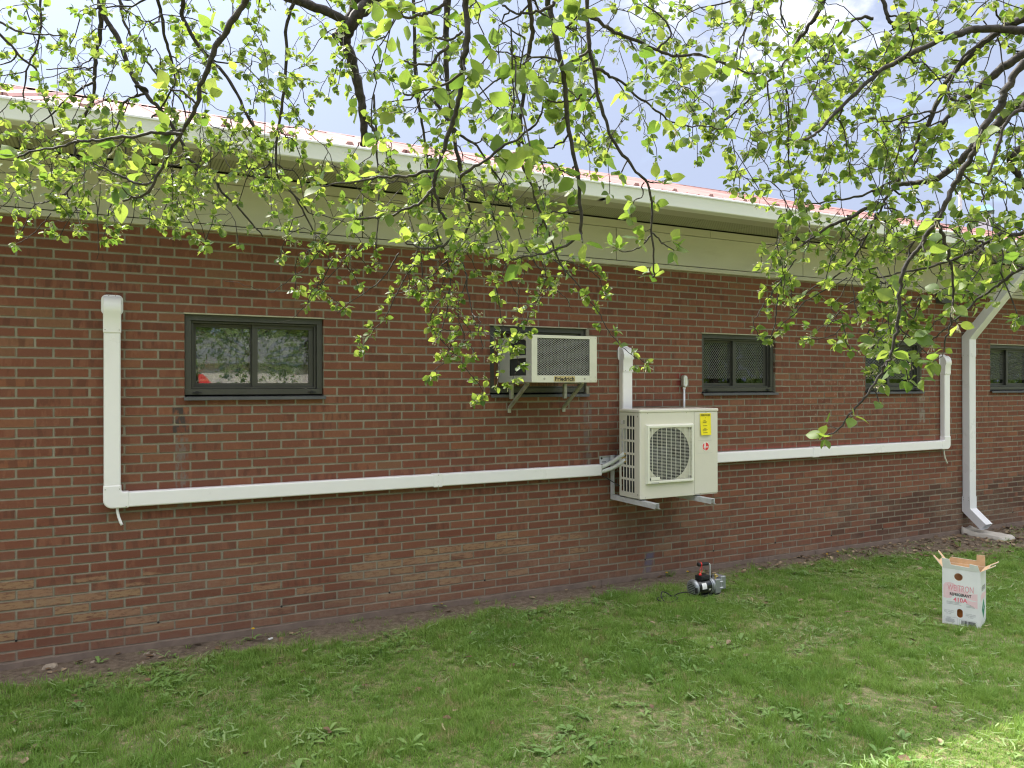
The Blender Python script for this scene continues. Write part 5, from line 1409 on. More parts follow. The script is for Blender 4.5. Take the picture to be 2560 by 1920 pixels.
class Tree:
    def __init__(s, seed):
        s.r = random.Random(seed)
        s.nodes = []; s.ndir = []; s.nrad = []
        s.branches = []; s.twigs = []; s.leaves = []; s.buds = []
    def addnodes(s, pts, rad):
        for i, q in enumerate(pts):
            s.nodes.append(tuple(q)); d = (pts[min(i + 1, len(pts) - 1)] - pts[max(i - 1, 0)]); s.ndir.append(tuple(d.normalized())); s.nrad.append(rad[i])
    def branch(s, ctrl, r0, r1, wob=0.0018, keep=True):
        pts = crom(ctrl, 7)
        r = s.r
        out = []
        off = Vector((0, 0, 0))
        for i, q in enumerate(pts):
            off = off * 0.6 + Vector((r.gauss(0, wob), r.gauss(0, wob), r.gauss(0, wob)))
            out.append(q + (off if 0 < i else Vector((0, 0, 0))))
        n = len(out); rad = [(r0 + (r1 - r0) * (i / (n - 1)) ** 0.8) * r.uniform(0.9, 1.14) for i in range(n)]
        s.branches.append((out, rad)); s.addnodes(out, rad)
        return out, rad
    def rosette(s, P, ax, n, L, bud=0.0):
        r = s.r
        ax = ax.normalized(); e1 = ax.orthogonal().normalized(); e2 = ax.cross(e1); a0 = r.uniform(0, 6.28)
        for i in range(n):
            a = a0 + i * 2.4 + r.uniform(-.4, .4)
            rd = e1 * math.cos(a) + e2 * math.sin(a)
            k_ = r.uniform(0.15, 0.9)
            d = (ax * k_ + rd * (1.1 - 0.5 * k_) + Vector((0, 0, 0.10 + r.uniform(-.25, .25)))).normalized()
            up = Vector((r.gauss(0, .6), r.gauss(0, .6), 0.8)) - rd * 0.3
            nz = (up - d * up.dot(d))
            nz = nz.normalized() if nz.length > 1e-4 else d.orthogonal().normalized()
            l_ = L * r.uniform(0.45, 1.15)
            s.leaves.append((P + d * l_ * 0.18, d, nz, l_))
        if r.random() < bud:
            for i in range(r.randint(3, 5)):
                d = (ax + Vector((r.gauss(0, .5), r.gauss(0, .5), r.gauss(0, .5)))).normalized()
                s.buds.append((P, d, r.uniform(0.014, 0.026)))
    def spurs(s, pts, rad, step, L, n=(3, 6), bud=0.3, start=0.1, spur=(0.01, 0.05), tip=True, dens=None):
        """short side shoots ending in leaf rosettes"""
        r = s.r
        acc = 0; tot = sum((pts[i + 1] - pts[i]).length for i in range(len(pts) - 1)); run = 0; nxt = start * tot + r.uniform(0, step)
        for i in range(len(pts) - 1):
            seg = pts[i + 1] - pts[i]; l_ = seg.length
            while nxt < run + l_:
                q = pts[i] + seg * ((nxt - run) / l_); d = seg.normalized()
                sd_ = Vector((r.gauss(0, 1), r.gauss(0, 1), r.gauss(0, 1))); sd_ = (sd_ - d * sd_.dot(d)).normalized()
                sl_ = r.uniform(*spur)
                dd = (sd_ * 1.0 + d * r.uniform(0.2, 0.9) + Vector((0, 0, r.uniform(-0.2, 0.35)))).normalized()
                mid = q + dd * sl_ * 0.5 + Vector((r.gauss(0, 1), r.gauss(0, 1), r.gauss(0, 1))) * sl_ * 0.08
                e = q + dd * sl_
                rr = min(rad[i] * 0.6, 0.0022)
                if sl_ > 0.008: s.twigs.append(([q, mid, e], [rr, rr * 0.8, rr * 0.9], 4))
                if dens is None or r.random() < dens: s.rosette(e, dd, r.randint(*n), L * r.uniform(0.8, 1.2), bud)
                nxt += step * r.uniform(0.55, 1.5)
            run += l_
        if tip: s.rosette(pts[-1], pts[-1] - pts[-2], r.randint(*n), L, bud)
    def fill(s, poly, n, dep, L, step, nl=(3, 6), bud=0.4, reach=0.9, droop=0.6, twl=(0.05, 0.16), dpow=1.0, r0=0.0033):
        """leafy twigs reaching from the nearest limb to points scattered through a part of the crown"""
        r = s.r; P = []
        xs = [a for a, b in poly]; ys = [b for a, b in poly]
        while len(P) < n:
            x, y = r.uniform(min(xs), max(xs)), r.uniform(min(ys), max(ys)); ins = False; j = len(poly) - 1
            for i in range(len(poly)):
                if (poly[i][1] > y) != (poly[j][1] > y) and x < (poly[j][0] - poly[i][0]) * (y - poly[i][1]) / (poly[j][1] - poly[i][1]) + poly[i][0]: ins = not ins
                j = i
            if ins: P.append(atv(x, y, dep[0] + (dep[1] - dep[0]) * r.random() ** dpow))
        left = P
        N = np.array(s.nodes)
        dmin = [float(np.min(np.linalg.norm(N - np.array(q), axis=1))) for q in left]
        for q in [left[i] for i in np.argsort(dmin)]:
            N = np.array(s.nodes); dv = np.array(q) - N
            dist = np.linalg.norm(dv, axis=1)
            cost = dist + 0.9 * np.clip(dv[:, 2] + 0.03, 0, None)
            b = int(np.argmin(cost)); A = Vector(s.nodes[b]); L0 = dist[b]
            if L0 > reach or L0 < 0.012: continue
            nd = Vector(s.ndir[b])
            d0 = (q - A).normalized()
            c1 = A + (nd * 0.35 + d0 * 0.65 + Vector((0, 0, 0.22))).normalized() * L0 * 0.45
            end = q + (d0 * 0.6 + Vector((0, 0, -droop)) + Vector((r.gauss(0, .25), r.gauss(0, .25), 0))).normalized() * r.uniform(*twl)
            pts = crom([A, c1, q, end], max(3, int(L0 * 16)))
            w_ = 0.0035
            pts = [p_ + Vector((r.gauss(0, w_), r.gauss(0, w_), r.gauss(0, w_))) if 0 < i < len(pts) - 1 else p_ for i, p_ in enumerate(pts)]
            ra = min(s.nrad[b] * 0.8, r0 + L0 * 0.0032); k_ = len(pts)
            rad = [ra + (0.0014 - ra) * i / (k_ - 1) for i in range(k_)]
            s.twigs.append((pts, rad, 5)); s.addnodes(pts[1:], rad[1:])
            s.spurs(pts, rad, step, L, nl, bud, start=0.22)


def proj(P):
    d = np.asarray(P) - np.array(CAM); z = d @ np.array(_F)
    return 1280 + FPX * (d @ np.array(_R)) / z, 960 - FPX * (d @ np.array(_U)) / z, z


def B(*pts):
    """control points given as (x, y, depth) in a 2212 px wide view of the photograph"""
    return [atv(*q) for q in pts]


def z1(pts, d0, d1=None):
    """points of the first enlargement (900 px wide crop at 0, 0)"""
    return zz(pts, 0, 2133 / 900, d0, d1)
def z2(pts, d0, d1=None): return zz(pts, 850, 2133 / 900, d0, d1)
def z3(pts, d0, d1=None): return zz(pts, 1660, 2133 / 900, d0, d1)
def z6(pts, d0, d1=None): return zz(pts, 1700, 2195 / 860, d0, d1, 700)
def zz(pts, ox, sc_, d0, d1, oy=0):
    d1 = d0 if d1 is None else d1; n = len(pts) - 1
    return [at(ox + x / sc_, oy + y / sc_, d0 + (d1 - d0) * i / n) for i, (x, y) in enumerate(pts)]


left = Tree(5); right = Tree(9)
S_ = 0.0265
near_jobs = []
# --- left tree: limbs hanging into the picture from above
limbs = [
    (left, z2([(150, -260), (110, -60), (60, 130), (30, 260), (80, 400), (120, 560), (138, 720), (141, 858)], 3.0, 3.2), 0.030, 0.013),
    (left, z2([(260, -60), (160, 30), (60, 150), (-20, 230)], 3.0), 0.030, 0.022),
    (left, z2([(60, 130), (-120, 60), (-320, -30), (-520, -120)], 3.0, 2.9), 0.016, 0.022),
    (left, z2([(112, 450), (126, 640), (180, 740), (240, 810), (296, 935)], 3.15), 0.009, 0.006),
    (left, z1([(560, -120), (620, 100), (700, 220), (800, 480), (950, 650), (1050, 800), (1130, 950), (1250, 1040), (1320, 1140), (1430, 1250), (1560, 1400)], 2.8, 3.0), 0.011, 0.003),
    (left, z1([(800, 505), (870, 540), (800, 580), (730, 620), (690, 760), (650, 880), (610, 1010)], 2.85, 3.0), 0.007, 0.002),
    (left, z1([(640, -130), (600, 80), (590, 200), (560, 400), (555, 570), (470, 750), (440, 950), (440, 1090)], 2.9, 3.1), 0.010, 0.004),
    (left, z1([(440, 1090), (380, 1150), (280, 1190), (200, 1230), (120, 1400)], 3.1), 0.004, 0.002),
    (left, z1([(555, 400), (450, 405), (280, 415)], 2.9), 0.004, 0.002), 
    (left, z1([(552, 490), (430, 560), (330, 650), (150, 800)], 2.9), 0.005, 0.002),
    (left, z1([(1060, -100), (1080, 0), (1085, 120), (1200, 300), (1340, 450), (1480, 700), (1550, 850), (1640, 1040), (1740, 1150), (1830, 1260)], 2.7, 3.0), 0.009, 0.003),
    (left, z1([(1780, -120), (1740, 0), (1690, 200), (1690, 500), (1650, 750), (1640, 1030), (1750, 1180), (1860, 1370)], 2.7, 3.0), 0.008, 0.003),
    (left, z1([(900, -90), (950, 50), (980, 230), (1040, 430), (1000, 560), (900, 700)], 2.6, 2.9), 0.007, 0.003),
    (left, z1([(700, -60), (740, 150), (830, 300), (940, 460), (1080, 620), (1100, 720)], 2.8), 0.006, 0.002),
    (left, z1([(-120, 30), (0, 130), (180, 200), (380, 210)], 2.6), 0.006, 0.002),
    (left, z1([(-60, 150), (120, 330), (210, 400), (240, 520), (330, 760), (450, 800)], 2.7, 2.9), 0.005, 0.002),
    (left, z1([(230, -80), (250, 150), (160, 420), (150, 600), (180, 700)], 2.8), 0.005, 0.002),
    (left, z2([(640, -80), (640, 0), (625, 200), (640, 480), (670, 800), (735, 1100), (770, 1300), (700, 1480)], 3.0, 3.2), 0.017, 0.004),
    (left, z2([(560, 600), (690, 780), (830, 890), (980, 1130), (1080, 1420)], 3.0), 0.007, 0.002),
    (left, z2([(1110, -60), (1140, 150), (1120, 300), (1080, 550), (1065, 900), (1130, 1080), (1200, 1280), (1260, 1450), (1340, 1640)], 2.3, 2.7), 0.008, 0.0025),
    (left, z2([(440, -60), (450, 500), (490, 720), (530, 1050), (560, 1300), (620, 1500), (660, 1640)], 2.8, 3.1), 0.007, 0.003),
    (left, z2([(200, 560), (215, 800), (230, 1100), (215, 1350), (205, 1600)], 2.9), 0.005, 0.0015),
    (left, B((1085, 640, 2.9), (1120, 700, 2.9), (1135, 800, 2.95), (1165, 860, 2.95)), 0.003, 0.001) if False else
    (left, z2([(700, 1460), (740, 1600), (760, 1740), (800, 1900), (850, 2070)], 3.1, 3.0), 0.004, 0.0015),
    (left, z2([(660, 1600), (640, 1800), (600, 1950), (560, 2040)], 3.05), 0.003, 0.001),
    (left, z2([(640, 1540), (560, 1620), (430, 1700), (300, 1760)], 3.0), 0.003, 0.001),
    (left, z2([(350, 1500), (260, 1640), (160, 1720), (60, 1790), (-20, 1860)], 2.9), 0.003, 0.001),
    (left, z2([(1080, 1420), (1160, 1560), (1240, 1690), (1330, 1760), (1370, 1830)], 3.0), 0.003, 0.001),
    (left, z2([(900, 1250), (960, 1480), (1000, 1640), (1060, 1760)], 3.0), 0.003, 0.001),
    # --- nearer shoots with large leaves
]
for t_, ctrl, r0, r1 in limbs: t_.branch(ctrl, r0, r1)
near = [
    (z1([(1480, -60), (1450, 0), (1300, 250), (1200, 480), (1160, 650), (1080, 790), (960, 980), (870, 1130), (720, 1190)], 1.25, 1.35), 0.0060, 0.0018),
    (z1([(1080, 790), (900, 795), (700, 815), (500, 840), (400, 850), (180, 905), (100, 930)], 1.30), 0.0032, 0.0015),
    (z1([(900, 1085), (780, 1070), (650, 1010), (545, 970)], 1.32), 0.0024, 0.0014),
    (z1([(1160, 610), (1080, 545), (1010, 535)], 1.28), 0.002, 0.0014),
    (z1([(1840, -60), (1880, 60), (1960, 160), (2040, 190)], 1.3), 0.006, 0.008) if False else
    (z2([(760, -60), (750, 0), (740, 300), (720, 430), (700, 600), (640, 800), (580, 1000), (555, 1110), (590, 1230), (660, 1350), (620, 1450), (500, 1470), (390, 1440)], 1.20, 1.35), 0.0058, 0.0016),
    (z2([(580, 1000), (450, 1035), (300, 1045), (120, 1070), (-100, 1090)], 1.28), 0.003, 0.0014),
    (z2([(556, 1110), (480, 1190), (400, 1235), (250, 1290), (90, 1298)], 1.28), 0.003, 0.0014),
    (z2([(720, 430), (620, 490), (490, 540), (380, 555)], 1.2), 0.0026, 0.0014),
    (z2([(720, 190), (650, 240), (560, 215)], 1.15), 0.0024, 0.0014),
    (z2([(620, 10), (540, 70), (440, 105), (320, 85)], 1.1), 0.003, 0.0016),
    (z2([(640, 270), (560, 370), (480, 390), (375, 365)], 1.15), 0.0026, 0.0014),
    (z2([(700, 790), (850, 960), (1000, 850), (1150, 740), (1215, 620), (1220, 570)], 1.4), 0.003, 0.0015) if False else
    (z2([(700, 1050), (850, 950), (1000, 840), (1140, 750), (1205, 650), (1222, 575)], 1.35), 0.003, 0.0015),
    (z2([(1250, -60), (1240, 0), (1280, 250), (1330, 480), (1350, 700), (1390, 950), (1420, 1250), (1410, 1400), (1280, 1480), (1150, 1510), (1010, 1530)], 1.25, 1.4), 0.0056, 0.0015),
    (z2([(1430, 1230), (1340, 1260), (1250, 1265)], 1.38), 0.002, 0.0013),
    (z2([(1360, 790), (1290, 860), (1190, 885)], 1.32), 0.0022, 0.0013),
    (z2([(1400, 985), (1350, 1020), (1290, 1005)], 1.35), 0.002, 0.0013),
    (z2([(1430, 560), (1380, 600), (1300, 605), (1225, 595)], 1.3), 0.002, 0.0013),
    (z2([(1270, 20), (1180, 70), (1060, 70), (960, 20)], 1.15), 0.0028, 0.0015),
    (z2([(1280, 130), (1330, 160), (1400, 90)], 1.2), 0.002, 0.0013),
    (z2([(1470, -60), (1462, 0), (1480, 300), (1530, 550), (1600, 780), (1740, 1000), (1840, 1130), (1845, 1370), (1860, 1600), (1862, 1640)], 1.45, 1.6), 0.0048, 0.0014),
    (z2([(1848, 1395), (1780, 1450), (1700, 1490), (1650, 1480)], 1.58), 0.0018, 0.0011),
    (z2([(1850, 1380), (1900, 1430), (1980, 1485)], 1.58), 0.0018, 0.0011),
    (z2([(1800, 1080), (1790, 1160), (1740, 1200)], 1.55), 0.0015, 0.0011),
    (z2([(1810, 1075), (1880, 1080), (1930, 1070)], 1.55), 0.0016, 0.0011),
    (z2([(1450, 80), (1560, 140), (1650, 200), (1800, 260), (1950, 320), (2120, 330), (2270, 380), (2390, 420), (2490, 440)], 1.4, 1.6), 0.0042, 0.0015),
    (z2([(1500, 400), (1600, 450), (1700, 520), (1850, 640), (1960, 720), (2130, 745), (2260, 770)], 1.5, 1.7), 0.0034, 0.0013),
    (z2([(1880, 290), (1960, 200), (1900, 100), (1800, 30)], 1.45), 0.002, 0.0013),
    (z2([(1990, 320), (2020, 380), (2010, 420)], 1.5), 0.0015, 0.0011),
]
for ctrl, r0, r1 in near:
    pts, rad = left.branch(ctrl, r0, r1, wob=0.0012)
    d_ = (Vector(pts[len(pts) // 2]) - CAM).length
    left.spurs(pts, rad, 0.068, 0.031 if d_ < 1.5 else 0.030, (3, 6), 0.10, start=0.12, spur=(0.008, 0.035))
# --- right tree: limbs sweeping in from the right edge
rl = [
    (z3([(2420, 230), (2133, 185), (1870, 170), (1740, 200), (1600, 250), (1400, 350), (1250, 450), (1000, 690), (900, 790), (800, 830)], 2.3, 2.1), 0.014, 0.003),
    (z3([(2420, 420), (2133, 580), (1960, 750), (1850, 850), (1750, 960), (1600, 1060), (1500, 1080), (1380, 1090)], 2.7, 2.9), 0.022, 0.008),
    (z3([(2420, 150), (2133, 320), (1980, 430), (1850, 530), (1760, 610), (1700, 680), (1560, 860), (1460, 1000)], 2.6, 2.8), 0.018, 0.005),
    (z3([(2420, -20), (2133, 110), (2000, 170), (1900, 250), (1790, 350), (1700, 450), (1620, 610), (1540, 780), (1460, 930), (1400, 1050), (1330, 1160), (1270, 1270), (1240, 1380)], 2.3, 2.6), 0.013, 0.003),
    (z3([(2420, 330), (2133, 380), (2040, 520), (2000, 620), (1900, 770), (1830, 900), (1750, 1030), (1700, 1130), (1620, 1290), (1540, 1400), (1480, 1500), (1400, 1640), (1385, 1800), (1370, 1990), (1340, 2120), (1300, 2180), (1220, 2310), (1130, 2420), (1060, 2500), (950, 2590)], 1.55, 1.75), 0.0085, 0.0016),
    (z3([(1612, 1300), (1650, 1400), (1690, 1500), (1716, 1640), (1712, 1790), (1696, 1930), (1660, 2060)], 1.62, 1.75), 0.0045, 0.0015),
    (z3([(2420, 1240), (2133, 1370), (1980, 1400), (1820, 1490), (1650, 1560), (1450, 1610), (1250, 1640)], 2.0, 2.2), 0.007, 0.002),
    (z3([(2420, 1480), (2133, 1590), (1980, 1690), (1850, 1780), (1740, 1880), (1660, 1960), (1580, 2040)], 1.9, 2.1), 0.005, 0.0015),
    (z3([(2420, 760), (2133, 860), (2050, 960), (2133, 1090), (2200, 1200)], 2.8), 0.014, 0.010),
    (z3([(960, -90), (945, 10), (880, 130), (800, 235), (700, 400), (600, 490), (470, 620), (380, 700), (300, 760)], 2.4, 2.6), 0.009, 0.0016),
    (z3([(1260, -80), (1300, 20), (1330, 120), (1400, 160), (1500, 170), (1650, 200)], 2.5), 0.007, 0.005),
    (z3([(610, 490), (622, 620), (640, 790), (600, 960)], 2.5), 0.003, 0.0012),
    (z3([(700, 400), (735, 600), (735, 850), (740, 1000), (770, 1190), (700, 1380)], 2.5, 2.6), 0.004, 0.0013),
    (z3([(1240, 110), (1130, 120), (1010, 240), (940, 400), (880, 560), (800, 720)], 2.4), 0.005, 0.0015),
    (z3([(1270, 1200), (1150, 1270), (1000, 1330), (900, 1400), (780, 1480), (710, 1600), (680, 1760), (660, 1900), (640, 2020)], 2.4, 2.5), 0.006, 0.0015),
    (z3([(1260, 1260), (1200, 1400), (1100, 1560), (1000, 1650), (860, 1720), (760, 1850)], 2.5, 2.6), 0.005, 0.0014),
    (z3([(1400, 1050), (1250, 1130), (1080, 1180), (920, 1200), (800, 1190)], 2.6), 0.006, 0.0015),
    (z3([(1700, 1130), (1640, 1250), (1560, 1340), (1450, 1500), (1420, 1700), (1300, 1800)], 2.5), 0.006, 0.0015),
    (z3([(1400, 1640), (1300, 1720), (1180, 1760), (1050, 1830), (960, 1960)], 2.3, 2.5), 0.004, 0.0013),
    (z3([(560, -60), (510, 100), (450, 330), (420, 560)], 2.5), 0.004, 0.0012),
    (z3([(700, -60), (690, 80), (735, 180)], 2.5), 0.004, 0.002),
    (z3([(1980, 200), (1870, 260), (1780, 330), (1700, 480), (1660, 640), (1500, 680), (1300, 720)], 2.3), 0.006, 0.002),
    (z3([(2133, 640), (2040, 700), (1960, 900), (1900, 1080), (1880, 1200)], 2.0), 0.006, 0.002),
]
for ctrl, r0, r1 in rl: right.branch(ctrl, r0, r1)
for i_, (a, b_, L_, st) in enumerate(((0, None, 0.028, 0.09), (3, None, 0.028, 0.09), (4, None, 0.035, 0.075), (5, None, 0.033, 0.075), (7, None, 0.030, 0.09), (6, None, 0.028, 0.09))):
    pts, rad = right.branches[a]; st *= 0.72; right.spurs(pts, rad, st, L_, (2, 5), 0.25, start=0.15)

# short chains of rosettes at the lower fringe
for t_, d_, pts_ in ((left, 2.6, [(1195, 560), (1262, 632), (1305, 700), (1345, 752), (1390, 782)]), (left, 2.9, [(720, 560), (690, 622), (715, 640), (748, 668)]), (left, 2.9, [(900, 560), (862, 625), (835, 680), (800, 720), (785, 748)]),
                     (left, 2.9, [(110, 460), (70, 505), (35, 528)]), (left, 2.95, [(960, 640), (930, 700), (975, 760), (1010, 800), (1045, 850), (1025, 872)]), (left, 2.9, [(1060, 560), (1075, 640), (1090, 720), (1120, 780), (1100, 830)]),
                     (left, 2.9, [(1010, 600), (990, 680), (1000, 740), (940, 800), (925, 818)]), (left, 2.9, [(240, 440), (228, 490), (222, 520)]), (left, 2.9, [(360, 440), (352, 480), (380, 500)]),
                     (left, 2.8, [(1170, 560), (1180, 600), (1160, 650), (1140, 690), (1130, 720)]), (left, 2.8, [(1120, 700), (1125, 730), (1115, 750)]), (left, 2.7, [(1200, 560), (1240, 570), (1290, 600), (1310, 640)]),
                     (right, 2.4, [(1830, 600), (1760, 640), (1700, 690), (1665, 730)]), (right, 2.4, [(1900, 640), (1830, 700), (1790, 730), (1735, 735)]), (right, 2.4, [(1720, 560), (1680, 620), (1630, 690), (1640, 725)]),
                     (right, 2.3, [(1960, 600), (1930, 680), (1890, 720), (1900, 780), (1880, 810)]), (right, 2.2, [(1990, 640), (1960, 720), (1930, 760)]), (right, 2.2, [(2100, 600), (2070, 660), (2030, 690), (2000, 720)])):
    pts, rad = t_.branch(B(*[(x, y, d_) for x, y in pts_]), 0.0022, 0.0010, wob=0.002)
    t_.spurs(pts, rad, 0.040, 0.027, (5, 9), 0.6, start=0.1, spur=(0.006, 0.03))
for pts_ in ([(700, 520), (660, 580), (590, 630), (560, 625), (480, 605)], [(760, 540), (700, 610), (640, 680), (600, 700)], [(205, 430), (212, 520), (207, 560)], [(130, 440), (150, 470), (110, 480)], [(905, 520), (910, 600), (905, 650)]):
    left.branch(B(*[(x, y, 2.8) for x, y in pts_]), 0.0020, 0.0007, wob=0.003)

# the rest of the crowns, above the picture
for tr_, ctrl in ((left, [(300, -420, 3.6), (330, -200, 3.3), (345, -40, 3.1)]), (left, [(700, -420, 3.7), (640, -200, 3.4), (560, -60, 3.2)]), (left, [(900, -420, 3.8), (980, -200, 3.4), (1000, -30, 3.2)]),
                  (left, [(100, -420, 3.7), (60, -200, 3.3), (40, -60, 3.0)]), (left, [(1200, -400, 3.6), (1230, -200, 3.2), (1250, -60, 3.0)]),
                  (right, [(2300, -400, 3.4), (2000, -260, 3.2), (1700, -120, 3.0)]), (right, [(2330, -420, 3.6), (2150, -200, 3.3), (2000, -80, 3.1)]), (right, [(2250, -420, 3.6), (1850, -330, 3.5), (1550, -200, 3.2)])):
    tr_.branch(B(*ctrl), 0.014, 0.006)
left.fill([(-150, -430), (1350, -430), (1300, -40), (-60, -40)], 80, (2.6, 4.2), S_, 0.075, (4, 7), reach=1.0, bud=0)
right.fill([(1450, -430), (2400, -430), (2380, -40), (1480, -40)], 70, (2.4, 4.0), S_, 0.075, (4, 7), reach=1.0, bud=0)

# filling twigs: (outline in the 2212 px view, how many, depths ...)
left.fill([(-20, -20), (560, -20), (600, 120), (640, 430), (560, 500), (480, 505), (420, 440), (380, 480), (340, 400), (300, 470), (230, 500), (180, 470), (120, 440), (40, 430), (-20, 440)], 120, (2.3, 3.3), S_, 0.062, (5, 8), reach=0.8)
left.fill([(0, 260), (640, 260), (620, 420), (560, 470), (420, 450), (300, 470), (180, 460), (60, 420)], 36, (2.6, 3.2), S_, 0.056, (5, 9), reach=0.7)
left.fill([(560, -20), (1260, -20), (1270, 200), (1200, 420), (1100, 470), (900, 430), (800, 500), (680, 470), (620, 250)], 100, (2.4, 3.3), S_, 0.064, (5, 8), reach=0.8)
left.fill([(560, 280), (1220, 330), (1250, 480), (1200, 560), (1060, 560), (960, 600), (860, 560), (760, 560), (640, 560), (560, 480)], 58, (2.6, 3.2), S_, 0.056, (5, 9), reach=0.7)
left.fill([(900, 480), (1200, 500), (1270, 640), (1180, 640), (1110, 700), (1080, 840), (1030, 860), (960, 740), (870, 600)], 34, (2.8, 3.1), S_, 0.05, (3, 5), bud=0.7, reach=0.5, twl=(0.03, 0.09))
left.fill([(620, 540), (800, 520), (740, 660), (660, 620)], 7, (2.8, 3.0), S_, 0.05, (3, 5), bud=0.7, reach=0.5, twl=(0.03, 0.08))
left.fill([(1150, -20), (1500, -20), (1480, 150), (1400, 300), (1270, 340), (1200, 200)], 46, (2.3, 3.0), 0.030, 0.075, reach=0.9)
left.fill([(760, -20), (1240, -20), (1230, 180), (1000, 260), (800, 220)], 12, (1.1, 1.6), 0.033, 0.08, (2, 5), bud=0.1, reach=0.6)
right.fill([(1480, -20), (1800, -20), (1780, 200), (1680, 330), (1660, 460), (1610, 400), (1560, 300), (1460, 240)], 62, (2.2, 2.9), 0.027, 0.068, (4, 7), reach=0.9)
right.fill([(1740, -20), (2230, -20), (2230, 300), (1980, 330), (1760, 330), (1700, 200)], 84, (2.0, 3.0), 0.028, 0.064, (5, 8), reach=0.8)
right.fill([(1700, 280), (2230, 280), (2230, 560), (1900, 600), (1680, 540), (1640, 420)], 66, (2.0, 2.9), 0.028, 0.064, (5, 8), reach=0.8)
right.fill([(1640, 480), (1960, 460), (2060, 600), (1990, 700), (1880, 730), (1750, 700), (1630, 640)], 38, (2.1, 2.8), 0.026, 0.056, (5, 8), bud=0.6, reach=0.7, twl=(0.04, 0.10))
right.fill([(2020, 480), (2230, 480), (2230, 600), (2080, 640)], 14, (1.8, 2.4), 0.032, 0.06, reach=0.7)
right.fill([(1880, 660), (1980, 640), (1970, 800), (1890, 790)], 9, (2.0, 2.3), 0.030, 0.05, (3, 5), bud=0.6, reach=0.6, twl=(0.03, 0.08))


def tubes_mesh(lst, parent, name, mat):
    V = []; Fq = []; base = 0
    for pts, rad, n in lst:
        P = np.array([tuple(q) for q in pts]); k_ = len(P)
        d = np.gradient(P, axis=0); d /= np.linalg.norm(d, axis=1)[:, None] + 1e-9
        px = np.cross(d, (0.31, 0.52, 0.79)); px /= np.linalg.norm(px, axis=1)[:, None] + 1e-9
        py = np.cross(d, px); a = np.arange(n) * 2 * np.pi / n
        ring = P[:, None] + (px[:, None] * np.cos(a)[None, :, None] + py[:, None] * np.sin(a)[None, :, None]) * np.array(rad)[:, None, None]
        V.append(ring.reshape(-1, 3))
        i = np.arange(k_ - 1)[:, None] * n; j = np.arange(n)[None]; j2 = (j + 1) % n
        Fq.append((np.stack([i + j, i + j2, i + n + j2, i + n + j], -1) + base).reshape(-1, 4)); base += k_ * n
    return np_mesh(name, np.concatenate(V), np.concatenate(Fq), mat, parent, smooth=True)


